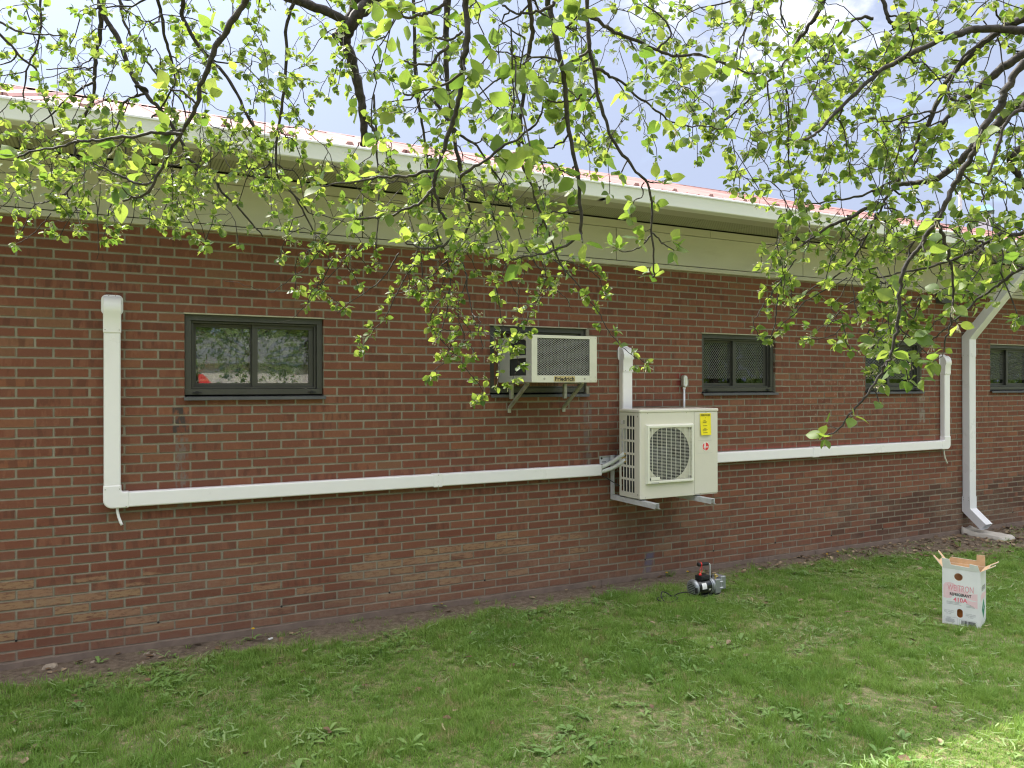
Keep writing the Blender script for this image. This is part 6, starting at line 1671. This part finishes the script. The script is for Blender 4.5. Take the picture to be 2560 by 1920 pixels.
def finish(tree, name, label, base, hub, share):
    root = thing(name, label, 'tree', base)
    inv = Matrix.Translation(-Vector(base))
    kids = []
    # trunk and the limbs that carry the visible branches, outside the picture
    mb = MB(); b0 = Vector(base); h = Vector(hub)
    mb.tube(crom([b0 + Vector((0, 0, -0.1)), b0 + Vector((0.02, 0.03, 0.7)), b0 * 0.55 + h * 0.45 + Vector((0.03, 0, 0)), h], 5), [0.19 - 0.075 * i / 15 for i in range(16)], 14)
    kids.append(mb.build('trunk', MAT['bark'], None, smooth=True))
    starts = [br[0][0] for br in tree.branches if br[1][0] > 0.0053]
    limb = []
    for q in starts:
        u_, v_, z_ = proj(tuple(q))
        if 0 < u_ < 2560 and 0 < v_ < 1920: continue
        m_ = (h + q) / 2 + Vector((0, 0, 0.35))
        limb.append((crom([h, h * 0.7 + m_ * 0.3 + Vector((0, 0, .15)), m_, q], 6), None, 8))
    for pts, _, n in limb:
        r0, r1 = 0.05, 0.012; mb = MB(); mb.tube(pts, [r0 + (r1 - r0) * i / (len(pts) - 1) for i in range(len(pts))], 8); kids.append(mb.build('limb', MAT['bark'], None, smooth=True))
    for pts, rad in tree.branches:
        mb = MB(); mb.tube(pts, rad, 8 if rad[0] > 0.006 else 6); kids.append(mb.build('branch', MAT['bark'], None, smooth=True))
    o = tubes_mesh(tree.twigs, None, 'twigs', MAT['bark']); o['kind'] = 'stuff'; kids.append(o)
    # leaves: the largest in the picture one by one, the others joined
    Pn = np.array([tuple(l[0] + l[1] * l[3] * 0.5) for l in tree.leaves]); Ls = np.array([l[3] for l in tree.leaves])
    u_, v_, z_ = proj(Pn)
    size = np.where((u_ > 5) & (u_ < 2555) & (v_ > 5) & (v_ < 1915), Ls / z_, 0)
    big = set(np.argsort(-size)[:share].tolist())
    V = []; Fq = []; RN = []; UV = []; base_i = 0; meshes = {}
    for i, (P, d, nz, l_) in enumerate(tree.leaves):
        xw = d.cross(nz)
        if i in big:
            t_ = i % len(LT_BIG)
            if t_ not in meshes:
                vs, fs, uv = LT_BIG[t_]
                ob = np_mesh('leaf', vs, fs, MAT['leaf'], None, smooth=True, attrs=[('leafuv', 'POINT', 'FLOAT_VECTOR', np.concatenate([uv, uv[:, :1] * 0], 1).astype(np.float32))])
                meshes[t_] = ob.data
            else:
                ob = bpy.data.objects.new('leaf', meshes[t_]); C.objects.link(ob)
            ob.matrix_world = Matrix(((xw.x * l_, d.x * l_, nz.x * l_, P.x), (xw.y * l_, d.y * l_, nz.y * l_, P.y), (xw.z * l_, d.z * l_, nz.z * l_, P.z), (0, 0, 0, 1)))
            kids.append(ob); continue
        t_ = LT_SMALL[i % len(LT_SMALL)] if size[i] < 0.016 else LT_BIG[i % len(LT_BIG)]
        vs, fs, uv = t_
        M3 = np.array([tuple(xw), tuple(d), tuple(nz)]) * l_
        V.append(vs @ M3 + np.array(tuple(P))); Fq.append(fs + base_i); base_i += len(vs)
        RN.append(np.full(len(vs), tree.r.random())); UV.append(np.concatenate([uv, uv[:, :1] * 0], 1))
    o = np_mesh('foliage', np.concatenate(V), np.concatenate(Fq), MAT['leaf'], None, smooth=True,
                attrs=[('rnd', 'POINT', 'FLOAT', np.concatenate(RN).astype(np.float32)), ('leafuv', 'POINT', 'FLOAT_VECTOR', np.concatenate(UV).astype(np.float32))])
    o['kind'] = 'stuff'; kids.append(o)
    if tree.buds:
        lst = []
        for P, d, l_ in tree.buds:
            e = P + d * l_; lst.append(([P, P + d * l_ * 0.8, P + d * l_ * 0.85, e, e + d * 0.003], [0.0006, 0.0006, 0.0016, 0.0019, 0.0004], 4))
        o = tubes_mesh(lst, None, 'flower_buds', MAT['bud']); o['kind'] = 'stuff'; kids.append(o)
    for o in kids:
        o.parent = root; o.matrix_parent_inverse = inv
    print(name, 'leaves', len(tree.leaves), 'twigs', len(tree.twigs), 'branches', len(tree.branches))
    return root

finish(left, 'apple_tree', 'apple tree whose budding branches hang down from above over the left and middle', (1.15, -8.2, 0), (0.9, -6.7, 3.9), 190)
finish(right, 'apple_tree', 'apple tree whose leafy limbs sweep in from the right edge over the far windows', (4.6, -4.9, 0), (4.1, -4.2, 3.2), 110)

# ------------------------------------------------------------------ grass, weeds, litter
def grass_material(name, lo, hi, dead, tr_k=0.48, deadness=(0.62, 0.86)):
    m, k, p, out = nmat(name)
    r = k.n('ShaderNodeObjectInfo').outputs['Random']
    pos = k.n('ShaderNodeNewGeometry').outputs['Position']
    big = k.noise(pos, 1.3, 4, 0.6); med = k.noise(pos, 5.5, 4, 0.6)
    f = k.m('ADD', k.m('MULTIPLY', k.ss(big, 0.35, 0.65), 0.55), k.m('MULTIPLY', r, 0.45))
    c = k.mix(f, lo, hi)
    at_ = k.n('ShaderNodeAttribute', attribute_name='rnd').outputs['Fac']
    c = k.mix(k.m('MULTIPLY', at_, 0.35), c, tuple(x * 0.55 for x in lo))
    dd = k.m('ADD', k.m('MULTIPLY', k.ss(med, 0.48, 0.70), 0.55), k.m('MULTIPLY', k.m('FRACT', k.m('ADD', k.m('MULTIPLY', r, 7.0), at_)), 0.55))
    c = k.mix(k.ss(dd, *deadness), c, dead)
    k.t.links.new(c, p.inputs['Base Color']); p.inputs['Roughness'].default_value = 0.55; p.inputs['Specular IOR Level'].default_value = 0.3
    tr = k.n('ShaderNodeBsdfTranslucent', ins={'Color': k.mix(0.5, c, (0.30, 0.42, 0.06))})
    mx = k.n('ShaderNodeMixShader', ins={0: tr_k, 1: p.outputs[0], 2: tr.outputs[0]})
    k.t.links.new(mx.outputs[0], out.inputs[0])
    return m
MAT['grass'] = grass_material('lawn_grass', (0.165, 0.33, 0.058), (0.32, 0.48, 0.11), (0.44, 0.37, 0.20))
MAT['weed'] = grass_material('broad_weed_leaf', (0.17, 0.31, 0.085), (0.27, 0.40, 0.13), (0.34, 0.36, 0.16), 0.3, (0.85, 1.0))
MAT['clip'] = grass_material('pale_grass_clipping', (0.21, 0.32, 0.12), (0.29, 0.38, 0.16), (0.40, 0.36, 0.2), 0.25)
MAT['dryleaf'] = simple('dry_brown_leaf', (0.15, 0.092, 0.050), 0.75, var=0.35, scale=9)
MAT['dryleaf2'] = simple('pale_dry_leaf', (0.30, 0.225, 0.14), 0.75, var=0.3, scale=9)


def variant_collection(name, meshes):
    col = bpy.data.collections.new(name)
    for i, me in enumerate(meshes):
        o = bpy.data.objects.new(name + '_piece', me); col.objects.link(o)
    return col


def blade_mesh(name, blades, mat):
    """blades: list of (root, direction xy angle, height, width, bend, rnd)"""
    V = []; Fc = []; A = []; b = 0
    for (rx, ry, ang, h, w_, bend, rn_) in blades:
        ca, sa = math.cos(ang), math.sin(ang)
        for i in range(4):
            s = i / 3; out_ = bend * h * s * s; z = h * s * (1 - 0.35 * bend * s); ww = w_ * (1 - s ** 2.2) if i < 3 else 0.0002
            cx, cy = rx + ca * out_, ry + sa * out_
            V += [(cx - sa * ww / 2, cy + ca * ww / 2, z), (cx + sa * ww / 2, cy - ca * ww / 2, z)]; A += [rn_, rn_]
        for i in range(3): Fc.append((b + 2 * i, b + 2 * i + 1, b + 2 * i + 3, b + 2 * i + 2))
        b += 8
    me = bpy.data.meshes.new(name); me.from_pydata(V, [], Fc); at_ = me.attributes.new('rnd', 'FLOAT', 'POINT'); at_.data.foreach_set('value', A); me.materials.append(mat)
    me.polygons.foreach_set('use_smooth', [True] * len(Fc))
    return me


def scatter(name, pts, rz, scl, idx, col, kind='stuff', tilt=None):
    me = bpy.data.meshes.new(name); n = len(pts)
    me.vertices.add(n); me.vertices.foreach_set('co', np.ascontiguousarray(pts, np.float32).ravel())
    rot = np.zeros((n, 3), np.float32); rot[:, 2] = rz
    if tilt is not None: rot[:, 0] = tilt[:, 0]; rot[:, 1] = tilt[:, 1]
    a = me.attributes.new('rot', 'FLOAT_VECTOR', 'POINT'); a.data.foreach_set('vector', rot.ravel())
    a = me.attributes.new('scl', 'FLOAT', 'POINT'); a.data.foreach_set('value', np.asarray(scl, np.float32))
    a = me.attributes.new('idx', 'INT', 'POINT'); a.data.foreach_set('value', np.asarray(idx, np.int32))
    o = bpy.data.objects.new(name, me); C.objects.link(o); o['kind'] = kind
    g = bpy.data.node_groups.new(name, 'GeometryNodeTree')
    g.interface.new_socket('Geometry', in_out='INPUT', socket_type='NodeSocketGeometry'); g.interface.new_socket('Geometry', in_out='OUTPUT', socket_type='NodeSocketGeometry')
    gi = g.nodes.new('NodeGroupInput'); go = g.nodes.new('NodeGroupOutput')
    ci = g.nodes.new('GeometryNodeCollectionInfo'); ci.inputs['Collection'].default_value = col; ci.inputs['Separate Children'].default_value = True; ci.inputs['Reset Children'].default_value = True
    ip = g.nodes.new('GeometryNodeInstanceOnPoints'); ip.inputs['Pick Instance'].default_value = True
    def na(nm, ty):
        q = g.nodes.new('GeometryNodeInputNamedAttribute'); q.data_type = ty; q.inputs['Name'].default_value = nm; return q.outputs['Attribute']
    e2r = g.nodes.new('FunctionNodeEulerToRotation'); g.links.new(na('rot', 'FLOAT_VECTOR'), e2r.inputs[0])
    g.links.new(gi.outputs[0], ip.inputs['Points']); g.links.new(ci.outputs[0], ip.inputs['Instance'])
    g.links.new(e2r.outputs[0], ip.inputs['Rotation']); g.links.new(na('scl', 'FLOAT'), ip.inputs['Scale']); g.links.new(na('idx', 'INT'), ip.inputs['Instance Index'])
    g.links.new(ip.outputs[0], go.inputs[0])
    md = o.modifiers.new('scatter', 'NODES'); md.node_group = g
    return o


def lawn_points(n, ymin=-0.02, ymax=-4.6):
    """random ground points over the wedge the photograph shows, with a margin to step aside"""
    out = []
    while sum(map(len, out)) < n:
        x = rng.uniform(-2.2, 12.5, n); y = rng.uniform(ymax, ymin, n)
        u_, v_, z_ = proj(np.stack([x, y, np.zeros(n)], -1))
        ok = (z_ > 2.6) & (u_ > -420) & (u_ < 2980) & (v_ < 2250)
        out.append(np.stack([x[ok], y[ok]], -1))
    return np.concatenate(out)[:n]


rg = random.Random(77)
def tuft(nb, rad, h, w_, lean):
    bl = []
    for _ in range(nb):
        a = rg.uniform(0, 6.28); q = rad * math.sqrt(rg.random())
        bl.append((q * math.cos(a), q * math.sin(a), rg.uniform(0, 6.28) if rg.random() < .5 else a, h * rg.uniform(0.5, 1.15), w_ * rg.uniform(0.7, 1.3), lean * rg.uniform(0.3, 1.6), rg.random()))
    return bl
gcol = variant_collection('grass_tuft', [blade_mesh('grass_tuft', tuft(16, 0.035, 0.038, 0.0030, 0.7), MAT['grass']) for _ in range(8)]
                          + [blade_mesh('grass_tuft', tuft(20, 0.030, 0.062, 0.0028, 0.55), MAT['grass']) for _ in range(4)]
                          + [blade_mesh('grass_tuft', tuft(9, 0.045, 0.030, 0.0028, 1.2), MAT['grass']) for _ in range(3)] + [blade_mesh('grass_tuft', tuft(8, 0.03, 0.055, 0.0062, 0.9), MAT['grass'])])
N = 60000
p = lawn_points(N)
d = -p[:, 1]
keep = np.clip((d - edge_y(p[:, 0]) + 0.02) / 0.22 + (fbm(p[:, 0] * 4, p[:, 1] * 4, 44, 4) - 0.5) * 2.2, 0.03, 1)
bare = np.clip((fbm(p[:, 0] * 1.9 + 3, p[:, 1] * 1.9 + 8, 71, 4) - 0.60) * 9, 0, 0.5)
thin = np.clip((fbm(p[:, 0] * 3.1, p[:, 1] * 3.1, 15, 4) - 0.26) * 3.6, 0.55, 1)
ok = rng.random(N) < keep * (1 - 0.85 * bare) * thin
# keep the pump, the carton and the splash block clear
def clear(q, cx, cy, r): return np.hypot(q[:, 0] - cx, q[:, 1] - cy) > r
ok &= clear(p, 5.83, -2.22, 0.15) & clear(p, 4.70, -0.72, 0.12) & clear(p, 4.56, -0.72, 0.10) & clear(p, 9.45, -0.2, 0.25)
p = p[ok]; n = len(p)
lush = fbm(p[:, 0] * 2.3 + 11, p[:, 1] * 2.3 + 4, 99, 4)
idx = np.where(lush > 0.56, rng.integers(0, 12, n), np.where(lush < 0.44, rng.integers(8, 16, n), rng.integers(0, 16, n)))
idx = np.where(lush < 0.44, np.where(rng.random(n) < 0.5, rng.integers(12, 16, n), rng.integers(0, 8, n)), idx)
scl = (0.62 + 0.75 * lush) * rng.uniform(0.8, 1.25, n)
scatter('lawn_grass', np.stack([p[:, 0], p[:, 1], gz(p[:, 0], p[:, 1]) - 0.003], -1), rng.uniform(0, 6.28, n), scl, idx, gcol)

# broad-leaved weeds
def broad(nl, L, w_, lift, seed):
    r = random.Random(seed); V = []; Fc = []; A = []; b = 0
    for i in range(nl):
        a = r.uniform(0, 6.28); l_ = L * r.uniform(0.35, 1.1); li = lift * r.uniform(0.3, 1.5); ww = w_ * r.uniform(0.8, 1.2); rn_ = r.random(); ca, sa = math.cos(a), math.sin(a)
        for k_ in range(6):
            s = k_ / 5; q = l_ * s; z = 0.004 + l_ * (li * s - 0.55 * li * s * s - 0.05 * s * s); hw = ww * (0.12 + 0.88 * math.sin(math.pi * min(1, s * 0.97) ** 1.3)) * (1 if k_ < 5 else 0.15)
            for t in (-1, 0, 1):
                V.append((ca * q - sa * hw * t, sa * q + ca * hw * t, z + abs(t) * hw * 0.35)); A.append(rn_)
        for k_ in range(5):
            for t in range(2): q0 = b + 3 * k_ + t; Fc.append((q0, q0 + 1, q0 + 4, q0 + 3))
        b += 18
    me = bpy.data.meshes.new('weed'); me.from_pydata(V, [], Fc); at_ = me.attributes.new('rnd', 'FLOAT', 'POINT'); at_.data.foreach_set('value', A); me.materials.append(MAT['weed'])
    me.polygons.foreach_set('use_smooth', [True] * len(Fc)); return me
wcol = variant_collection('lawn_weed', [broad(5, 0.065, 0.011, 0.75, s) for s in range(4)] + [broad(4, 0.045, 0.011, 0.9, s + 10) for s in range(4)] + [broad(6, 0.085, 0.010, 0.55, s + 20) for s in range(3)] + [broad(2, 0.035, 0.012, 0.9, s + 30) for s in range(3)])
N = 6400
p = lawn_points(N, -0.12)
cl_ = fbm(p[:, 0] * 1.5 + 31, p[:, 1] * 1.5 + 17, 131, 4)
pr = np.clip((cl_ - 0.44) * 4.5, 0.06, 1) * np.clip((-p[:, 1] - edge_y(p[:, 0])) * 4, 0.02, 1)
ok = (rng.random(N) < pr) & clear(p, 5.83, -2.22, 0.2) & clear(p, 4.64, -0.72, 0.25) & clear(p, 9.45, -0.2, 0.3)
p = p[ok]; n = len(p)
scatter('lawn_weeds', np.stack([p[:, 0], p[:, 1], gz(p[:, 0], p[:, 1])], -1), rng.uniform(0, 6.28, n), rng.uniform(0.5, 1.2, n), rng.integers(0, 14, n), wcol)
# clippings lying about
def clip(seed):
    r = random.Random(seed); bl = []
    V = []; Fc = []; A = []; b = 0
    for _ in range(5):
        a = r.uniform(0, 6.28); l_ = r.uniform(0.03, 0.075); cx, cy = r.gauss(0, .05), r.gauss(0, .05); w_ = r.uniform(0.0018, 0.004); z0, z1_ = r.uniform(0.018, 0.04), r.uniform(0.018, 0.045); rn_ = r.random()
        for k_ in range(4):
            s = k_ / 3; aa = a + (s - .5) * r.uniform(-.5, .5); x = cx + math.cos(aa) * l_ * (s - .5); y = cy + math.sin(aa) * l_ * (s - .5); z = z0 + (z1_ - z0) * s
            V += [(x - math.sin(aa) * w_, y + math.cos(aa) * w_, z), (x + math.sin(aa) * w_, y - math.cos(aa) * w_, z + 0.0006)]; A += [rn_] * 2
        for k_ in range(3): Fc.append((b + 2 * k_, b + 2 * k_ + 1, b + 2 * k_ + 3, b + 2 * k_ + 2))
        b += 8
    me = bpy.data.meshes.new('clipping'); me.from_pydata(V, [], Fc); at_ = me.attributes.new('rnd', 'FLOAT', 'POINT'); at_.data.foreach_set('value', A); me.materials.append(MAT['clip']); return me
ccol = variant_collection('grass_clipping', [clip(s) for s in range(8)])
N = 2000; p = lawn_points(N, -0.25)
cl_ = fbm(p[:, 0] * 1.7 + 61, p[:, 1] * 1.7 + 47, 231, 4)
ok = (rng.random(N) < np.clip((cl_ - 0.40) * 4, 0.10, 1)) & clear(p, 5.83, -2.22, 0.2) & clear(p, 4.64, -0.72, 0.25) & clear(p, 9.45, -0.2, 0.4)
p = p[ok]; n = len(p)
scatter('grass_clippings', np.stack([p[:, 0], p[:, 1], gz(p[:, 0], p[:, 1])], -1), rng.uniform(0, 6.28, n), rng.uniform(0.7, 1.3, n), rng.integers(0, 8, n), ccol)
# fallen leaves along the foot of the wall, thickest to the right
def dry(seed, mat):
    r = random.Random(seed); vs, fs, uv = leaf_template(6, seed + 400, 0.34); L = 0.05
    vs = vs[2:] * L; vs = vs + np.array([0, -L / 2, 0]); c = r.uniform(3, 9); vs[:, 2] = 0.006 + c * vs[:, 0] ** 2 * 3 + r.uniform(1, 6) * vs[:, 1] ** 2 + r.uniform(-.2, .2) * vs[:, 1]
    me = bpy.data.meshes.new('dry_leaf'); me.from_pydata([tuple(q) for q in vs], [], [tuple(int(x) - 2 for x in f) for f in fs[1:]]); me.materials.append(mat); return me
dcol = variant_collection('dry_leaf', [dry(s, MAT['dryleaf']) for s in range(5)] + [dry(s + 9, MAT['dryleaf2']) for s in range(4)])
N = 9000; p = lawn_points(N, -0.03)
dw = -p[:, 1]; x = p[:, 0]
pr = 0.95 * np.clip((x - 4.2) / 2.4, 0, 1) * np.clip(1.3 - dw / (edge_y(x) * 1.1 + 0.12), 0, 1) + 0.028 + 0.05 * (dw < 0.35)
pr *= np.where((x > 7.5) & (dw < 0.7), 1.4, 1)
ok = (rng.random(N) < pr) & clear(p, 5.83, -2.22, 0.2)
p = p[ok]; n = len(p)
scatter('leaf_litter', np.stack([p[:, 0], p[:, 1], gz(p[:, 0], p[:, 1]) + np.where(-p[:, 1] > edge_y(p[:, 0]), 0.016, 0.004)], -1), rng.uniform(0, 6.28, n), rng.uniform(0.5, 1.25, n), rng.integers(0, 9, n), dcol, tilt=rng.normal(0, 0.25, (n, 2)))

# ------------------------------------------------------------------ small single things on the ground
def ground_at(u, v):
    d = at(u, v, 1.0) - CAM; s = -CAM.z / d.z; q = CAM + d * s; q.z = float(gz(q.x, q.y)); return q
MAT['stone'] = simple('tan_fieldstone', (0.33, 0.27, 0.21), 0.9, var=0.25, scale=18, bmp=0.4)
def stone(u, v, sx, sy, sz, label, seed):
    r = random.Random(seed); bm = bmesh.new(); bmesh.ops.create_icosphere(bm, subdivisions=2, radius=1)
    for q in bm.verts:
        n_ = q.co.copy(); k_ = 1 + 0.22 * math.sin(3 * n_.x + seed) * math.cos(2.3 * n_.y + seed * 2) + r.uniform(-.07, .07); q.co = Vector((n_.x * sx * k_, n_.y * sy * k_, max(-0.3, n_.z) * sz * k_))
    me = bpy.data.meshes.new('stone'); bm.to_mesh(me); bm.free(); me.materials.append(MAT['stone'])
    o = bpy.data.objects.new('stone', me); C.objects.link(o); o.location = ground_at(u, v); o.rotation_euler = (0, 0, r.uniform(0, 6)); tag(o, label, 'stone', 'stones in the bare strip by the wall'); return o
stone(126, 1668, 0.048, 0.032, 0.028, 'largest tan stone, lying in the dirt at the far left foot of the wall', 1)
stone(157, 1672, 0.014, 0.011, 0.009, 'little grey stone just right of the largest tan stone', 2)
stone(232, 1656, 0.019, 0.013, 0.011, 'small round stone alone between the largest stone and the flat pair', 3)
stone(368, 1635, 0.028, 0.014, 0.012, 'flat stone of a touching pair, the larger one', 4)
stone(383, 1638, 0.022, 0.012, 0.009, 'flat stone of a touching pair, the smaller right one', 5)
stone(356, 1655, 0.024, 0.011, 0.009, 'pale flat stone at the grass edge below the touching pair', 6)
MAT['petal'] = simple('dandelion_yellow', (0.80, 0.55, 0.02), 0.6)
def dandelion(u, v, h, label, seed, rosette=True):
    q = ground_at(u, v); r = random.Random(seed); t = thing('dandelion', label, 'flower', q, r.uniform(0, 6), 'dandelions along the wall')
    mb = MB(); mb.tube([(0, 0, 0), (0.004, 0.002, h * .6), (0.008, 0.0, h)], 0.0018, 6); child(mb.build('stem', MAT['weed'], None), t)
    mb = MB()
    for i in range(18):
        a = 2 * math.pi * i / 18
        for rr_, zz_ in ((0.014, 0.004), (0.009, 0.009)): mb.add([(0.008, 0, h), (0.008 + rr_ * math.cos(a - .15), rr_ * math.sin(a - .15), h + zz_), (0.008 + rr_ * math.cos(a + .15), rr_ * math.sin(a + .15), h + zz_)], [(0, 1, 2)])
    child(mb.build('flower_head', MAT['petal'], None, fixn=False), t)
    if rosette:
        o = bpy.data.objects.new('leaf_rosette', wcol.objects[8].data); C.objects.link(o); child(o, t)
dandelion(631, 1600, 0.075, 'yellow dandelion nearest the camera, upright against the bricks left of centre', 1)
dandelion(1101, 1519, 0.03, 'low yellow dandelion in the dirt below the buff patch of bricks', 2)
dandelion(1668, 1443, 0.04, 'yellow dandelion just left of the vacuum pump', 3, False)
dandelion(1720, 1440, 0.04, 'yellow dandelion close behind the vacuum pump', 4, False)
dandelion(2068, 1393, 0.03, 'yellow dandelion in the leaf litter right of the pump', 5, False)
dandelion(2092, 1386, 0.03, 'farthest yellow dandelion in the leaf litter towards the downspout', 6, False)
mb = MB(); mb.box(-.020, .020, -.006, .006, 0, .010); o = mb.build('litter_scrap', MAT['white'], None, bevel=0.001); o.location = ground_at(676, 1601) + Vector((0, 0, 0.006)); o.rotation_euler = (0.1, 0.05, 0.6)
tag(o, 'tiny white scrap of litter in the dirt near the wall', 'litter')

# ------------------------------------------------------------------ what the panes mirror: a pale low building and trees across the lawn
MAT['pale'] = simple('pale_siding', (0.62, 0.56, 0.55), 0.7, var=0.05, scale=1.0)
MAT['farroof'] = simple('grey_shingle', (0.12, 0.12, 0.125), 0.9)
g2 = thing('pale_building', 'pale low building across the lawn, only mirrored in the panes', 'building', (2, -32, 0))
mb = MB(); mb.box(-14, 9, -4, 0, 0, 3.0); child(mb.build('wall', MAT['pale'], None), g2)
mb = MB(); mb.add([(-14.4, .4, 2.95), (9.4, .4, 2.95), (9.4, -2, 4.3), (-14.4, -2, 4.3), (9.4, -4.4, 2.95), (-14.4, -4.4, 2.95)], [(0, 1, 2, 3), (3, 2, 4, 5), (0, 3, 5), (1, 4, 2)]); child(mb.build('roof', MAT['farroof'], None), g2)
MAT['awning'] = simple('red_paint', (0.55, 0.03, 0.03), 0.4)
mb = MB(); mb.add([(0.7, .05, 2.35), (1.5, .05, 2.35), (2.9, 1.4, 1.2), (-0.5, 1.4, 1.2)], [(0, 1, 2, 3)]); ob = mb.build('awning', MAT['awning'], None); ob.modifiers.new('t', 'SOLIDIFY').thickness = 0.03; child(ob, g2)


def far_tree(x, y, h, cr, seed, label):
    r = random.Random(seed); t = thing('leafy_tree', label, 'tree', (x, y, 0), 0, 'trees across the lawn')
    mb = MB(); mb.tube([(0, 0, -.1), (0.1, 0, h * .3), (0.05, 0.1, h * .6), (0, 0, h * .85)], [0.22, 0.17, 0.10, 0.03], 10)
    for i in range(7):
        a = r.uniform(0, 6.28); zz_ = h * r.uniform(.3, .6); mb.tube([(0.05, 0, zz_), (math.cos(a) * cr * .4, math.sin(a) * cr * .4, zz_ + h * .12), (math.cos(a) * cr * .8, math.sin(a) * cr * .8, zz_ + h * .2)], [0.07, 0.045, 0.015], 6)
    child(mb.build('trunk', MAT['bark'], None, smooth=True), t)
    n = 5200; q = np.random.default_rng(seed); th = q.uniform(0, 6.28, n); ph = np.arccos(q.uniform(-1, 1, n)); rr_ = cr * q.random(n) ** 0.4
    c0 = np.stack([rr_ * np.sin(ph) * np.cos(th), rr_ * np.sin(ph) * np.sin(th), h * 0.66 + rr_ * np.cos(ph) * h / cr * 0.34], -1)
    c0 = c0[fbm(c0[:, 0] * 1.3 + 20, c0[:, 2] * 1.3 + c0[:, 1] + 20, seed) > 0.42]; n = len(c0)
    dd = q.normal(size=(n, 3)); dd /= np.linalg.norm(dd, axis=1)[:, None]; ee = np.cross(dd, q.normal(size=(n, 3))); ee /= np.linalg.norm(ee, axis=1)[:, None]
    s_ = q.uniform(0.08, 0.17, n)[:, None]
    V = np.stack([c0 - dd * s_, c0 + ee * s_ * .5, c0 + dd * s_, c0 - ee * s_ * .5], 1).reshape(-1, 3)
    o = np_mesh('crown', V, np.arange(4 * n).reshape(-1, 4), MAT['leaf'], None, attrs=[('rnd', 'POINT', 'FLOAT', np.repeat(q.random(n), 4).astype(np.float32)), ('leafuv', 'POINT', 'FLOAT_VECTOR', np.tile(np.array([[.5, .5, 0]], np.float32), (4 * n, 1)))])
    child(o, t)
far_tree(-3.5, -17, 7.5, 3.0, 3, 'spreading green tree across the lawn on the left, mirrored in the panes')
far_tree(6.5, -19, 8.5, 3.4, 4, 'taller green tree across the lawn in the middle, mirrored in the panes')
far_tree(16, -18, 8.0, 3.2, 5, 'green tree across the lawn to the right, mirrored in the panes')
for i_, (x_, h_) in enumerate(((22.5, 9.0), (28.5, 8.2), (35, 9.2), (42, 8.6))):
    far_tree(x_, -19 - (i_ % 2) * 2, h_, 3.9, 6 + i_, ('second', 'third', 'fourth', 'farthest')[i_] + ' of the green trees in a row far to the right across the lawn')

# the far edge of the grounds behind the camera: one mass of trees, mirrored in the right-hand panes
q = np.random.default_rng(8); n = 15000
x = q.uniform(-45, 110, n); top = 6.5 + 3.5 * fbm(x * 0.22 + 30, x * 0 + 4, 17, 3); zq = top * q.random(n) ** 0.8; y = -46 + q.normal(0, 1.6, n)
c0 = np.stack([x, y, zq], -1); dd = q.normal(size=(n, 3)); dd /= np.linalg.norm(dd, axis=1)[:, None]; ee = np.cross(dd, q.normal(size=(n, 3))); ee /= np.linalg.norm(ee, axis=1)[:, None]
s_ = q.uniform(0.3, 0.65, n)[:, None]
V = np.stack([c0 - dd * s_, c0 + ee * s_ * .6, c0 + dd * s_, c0 - ee * s_ * .6], 1).reshape(-1, 3)
o = np_mesh('treeline', V, np.arange(4 * n).reshape(-1, 4), MAT['leaf'], None, attrs=[('rnd', 'POINT', 'FLOAT', np.repeat(q.random(n), 4).astype(np.float32)), ('leafuv', 'POINT', 'FLOAT_VECTOR', np.tile(np.array([[.5, .5, 0]], np.float32), (4 * n, 1)))])
o['kind'] = 'stuff'
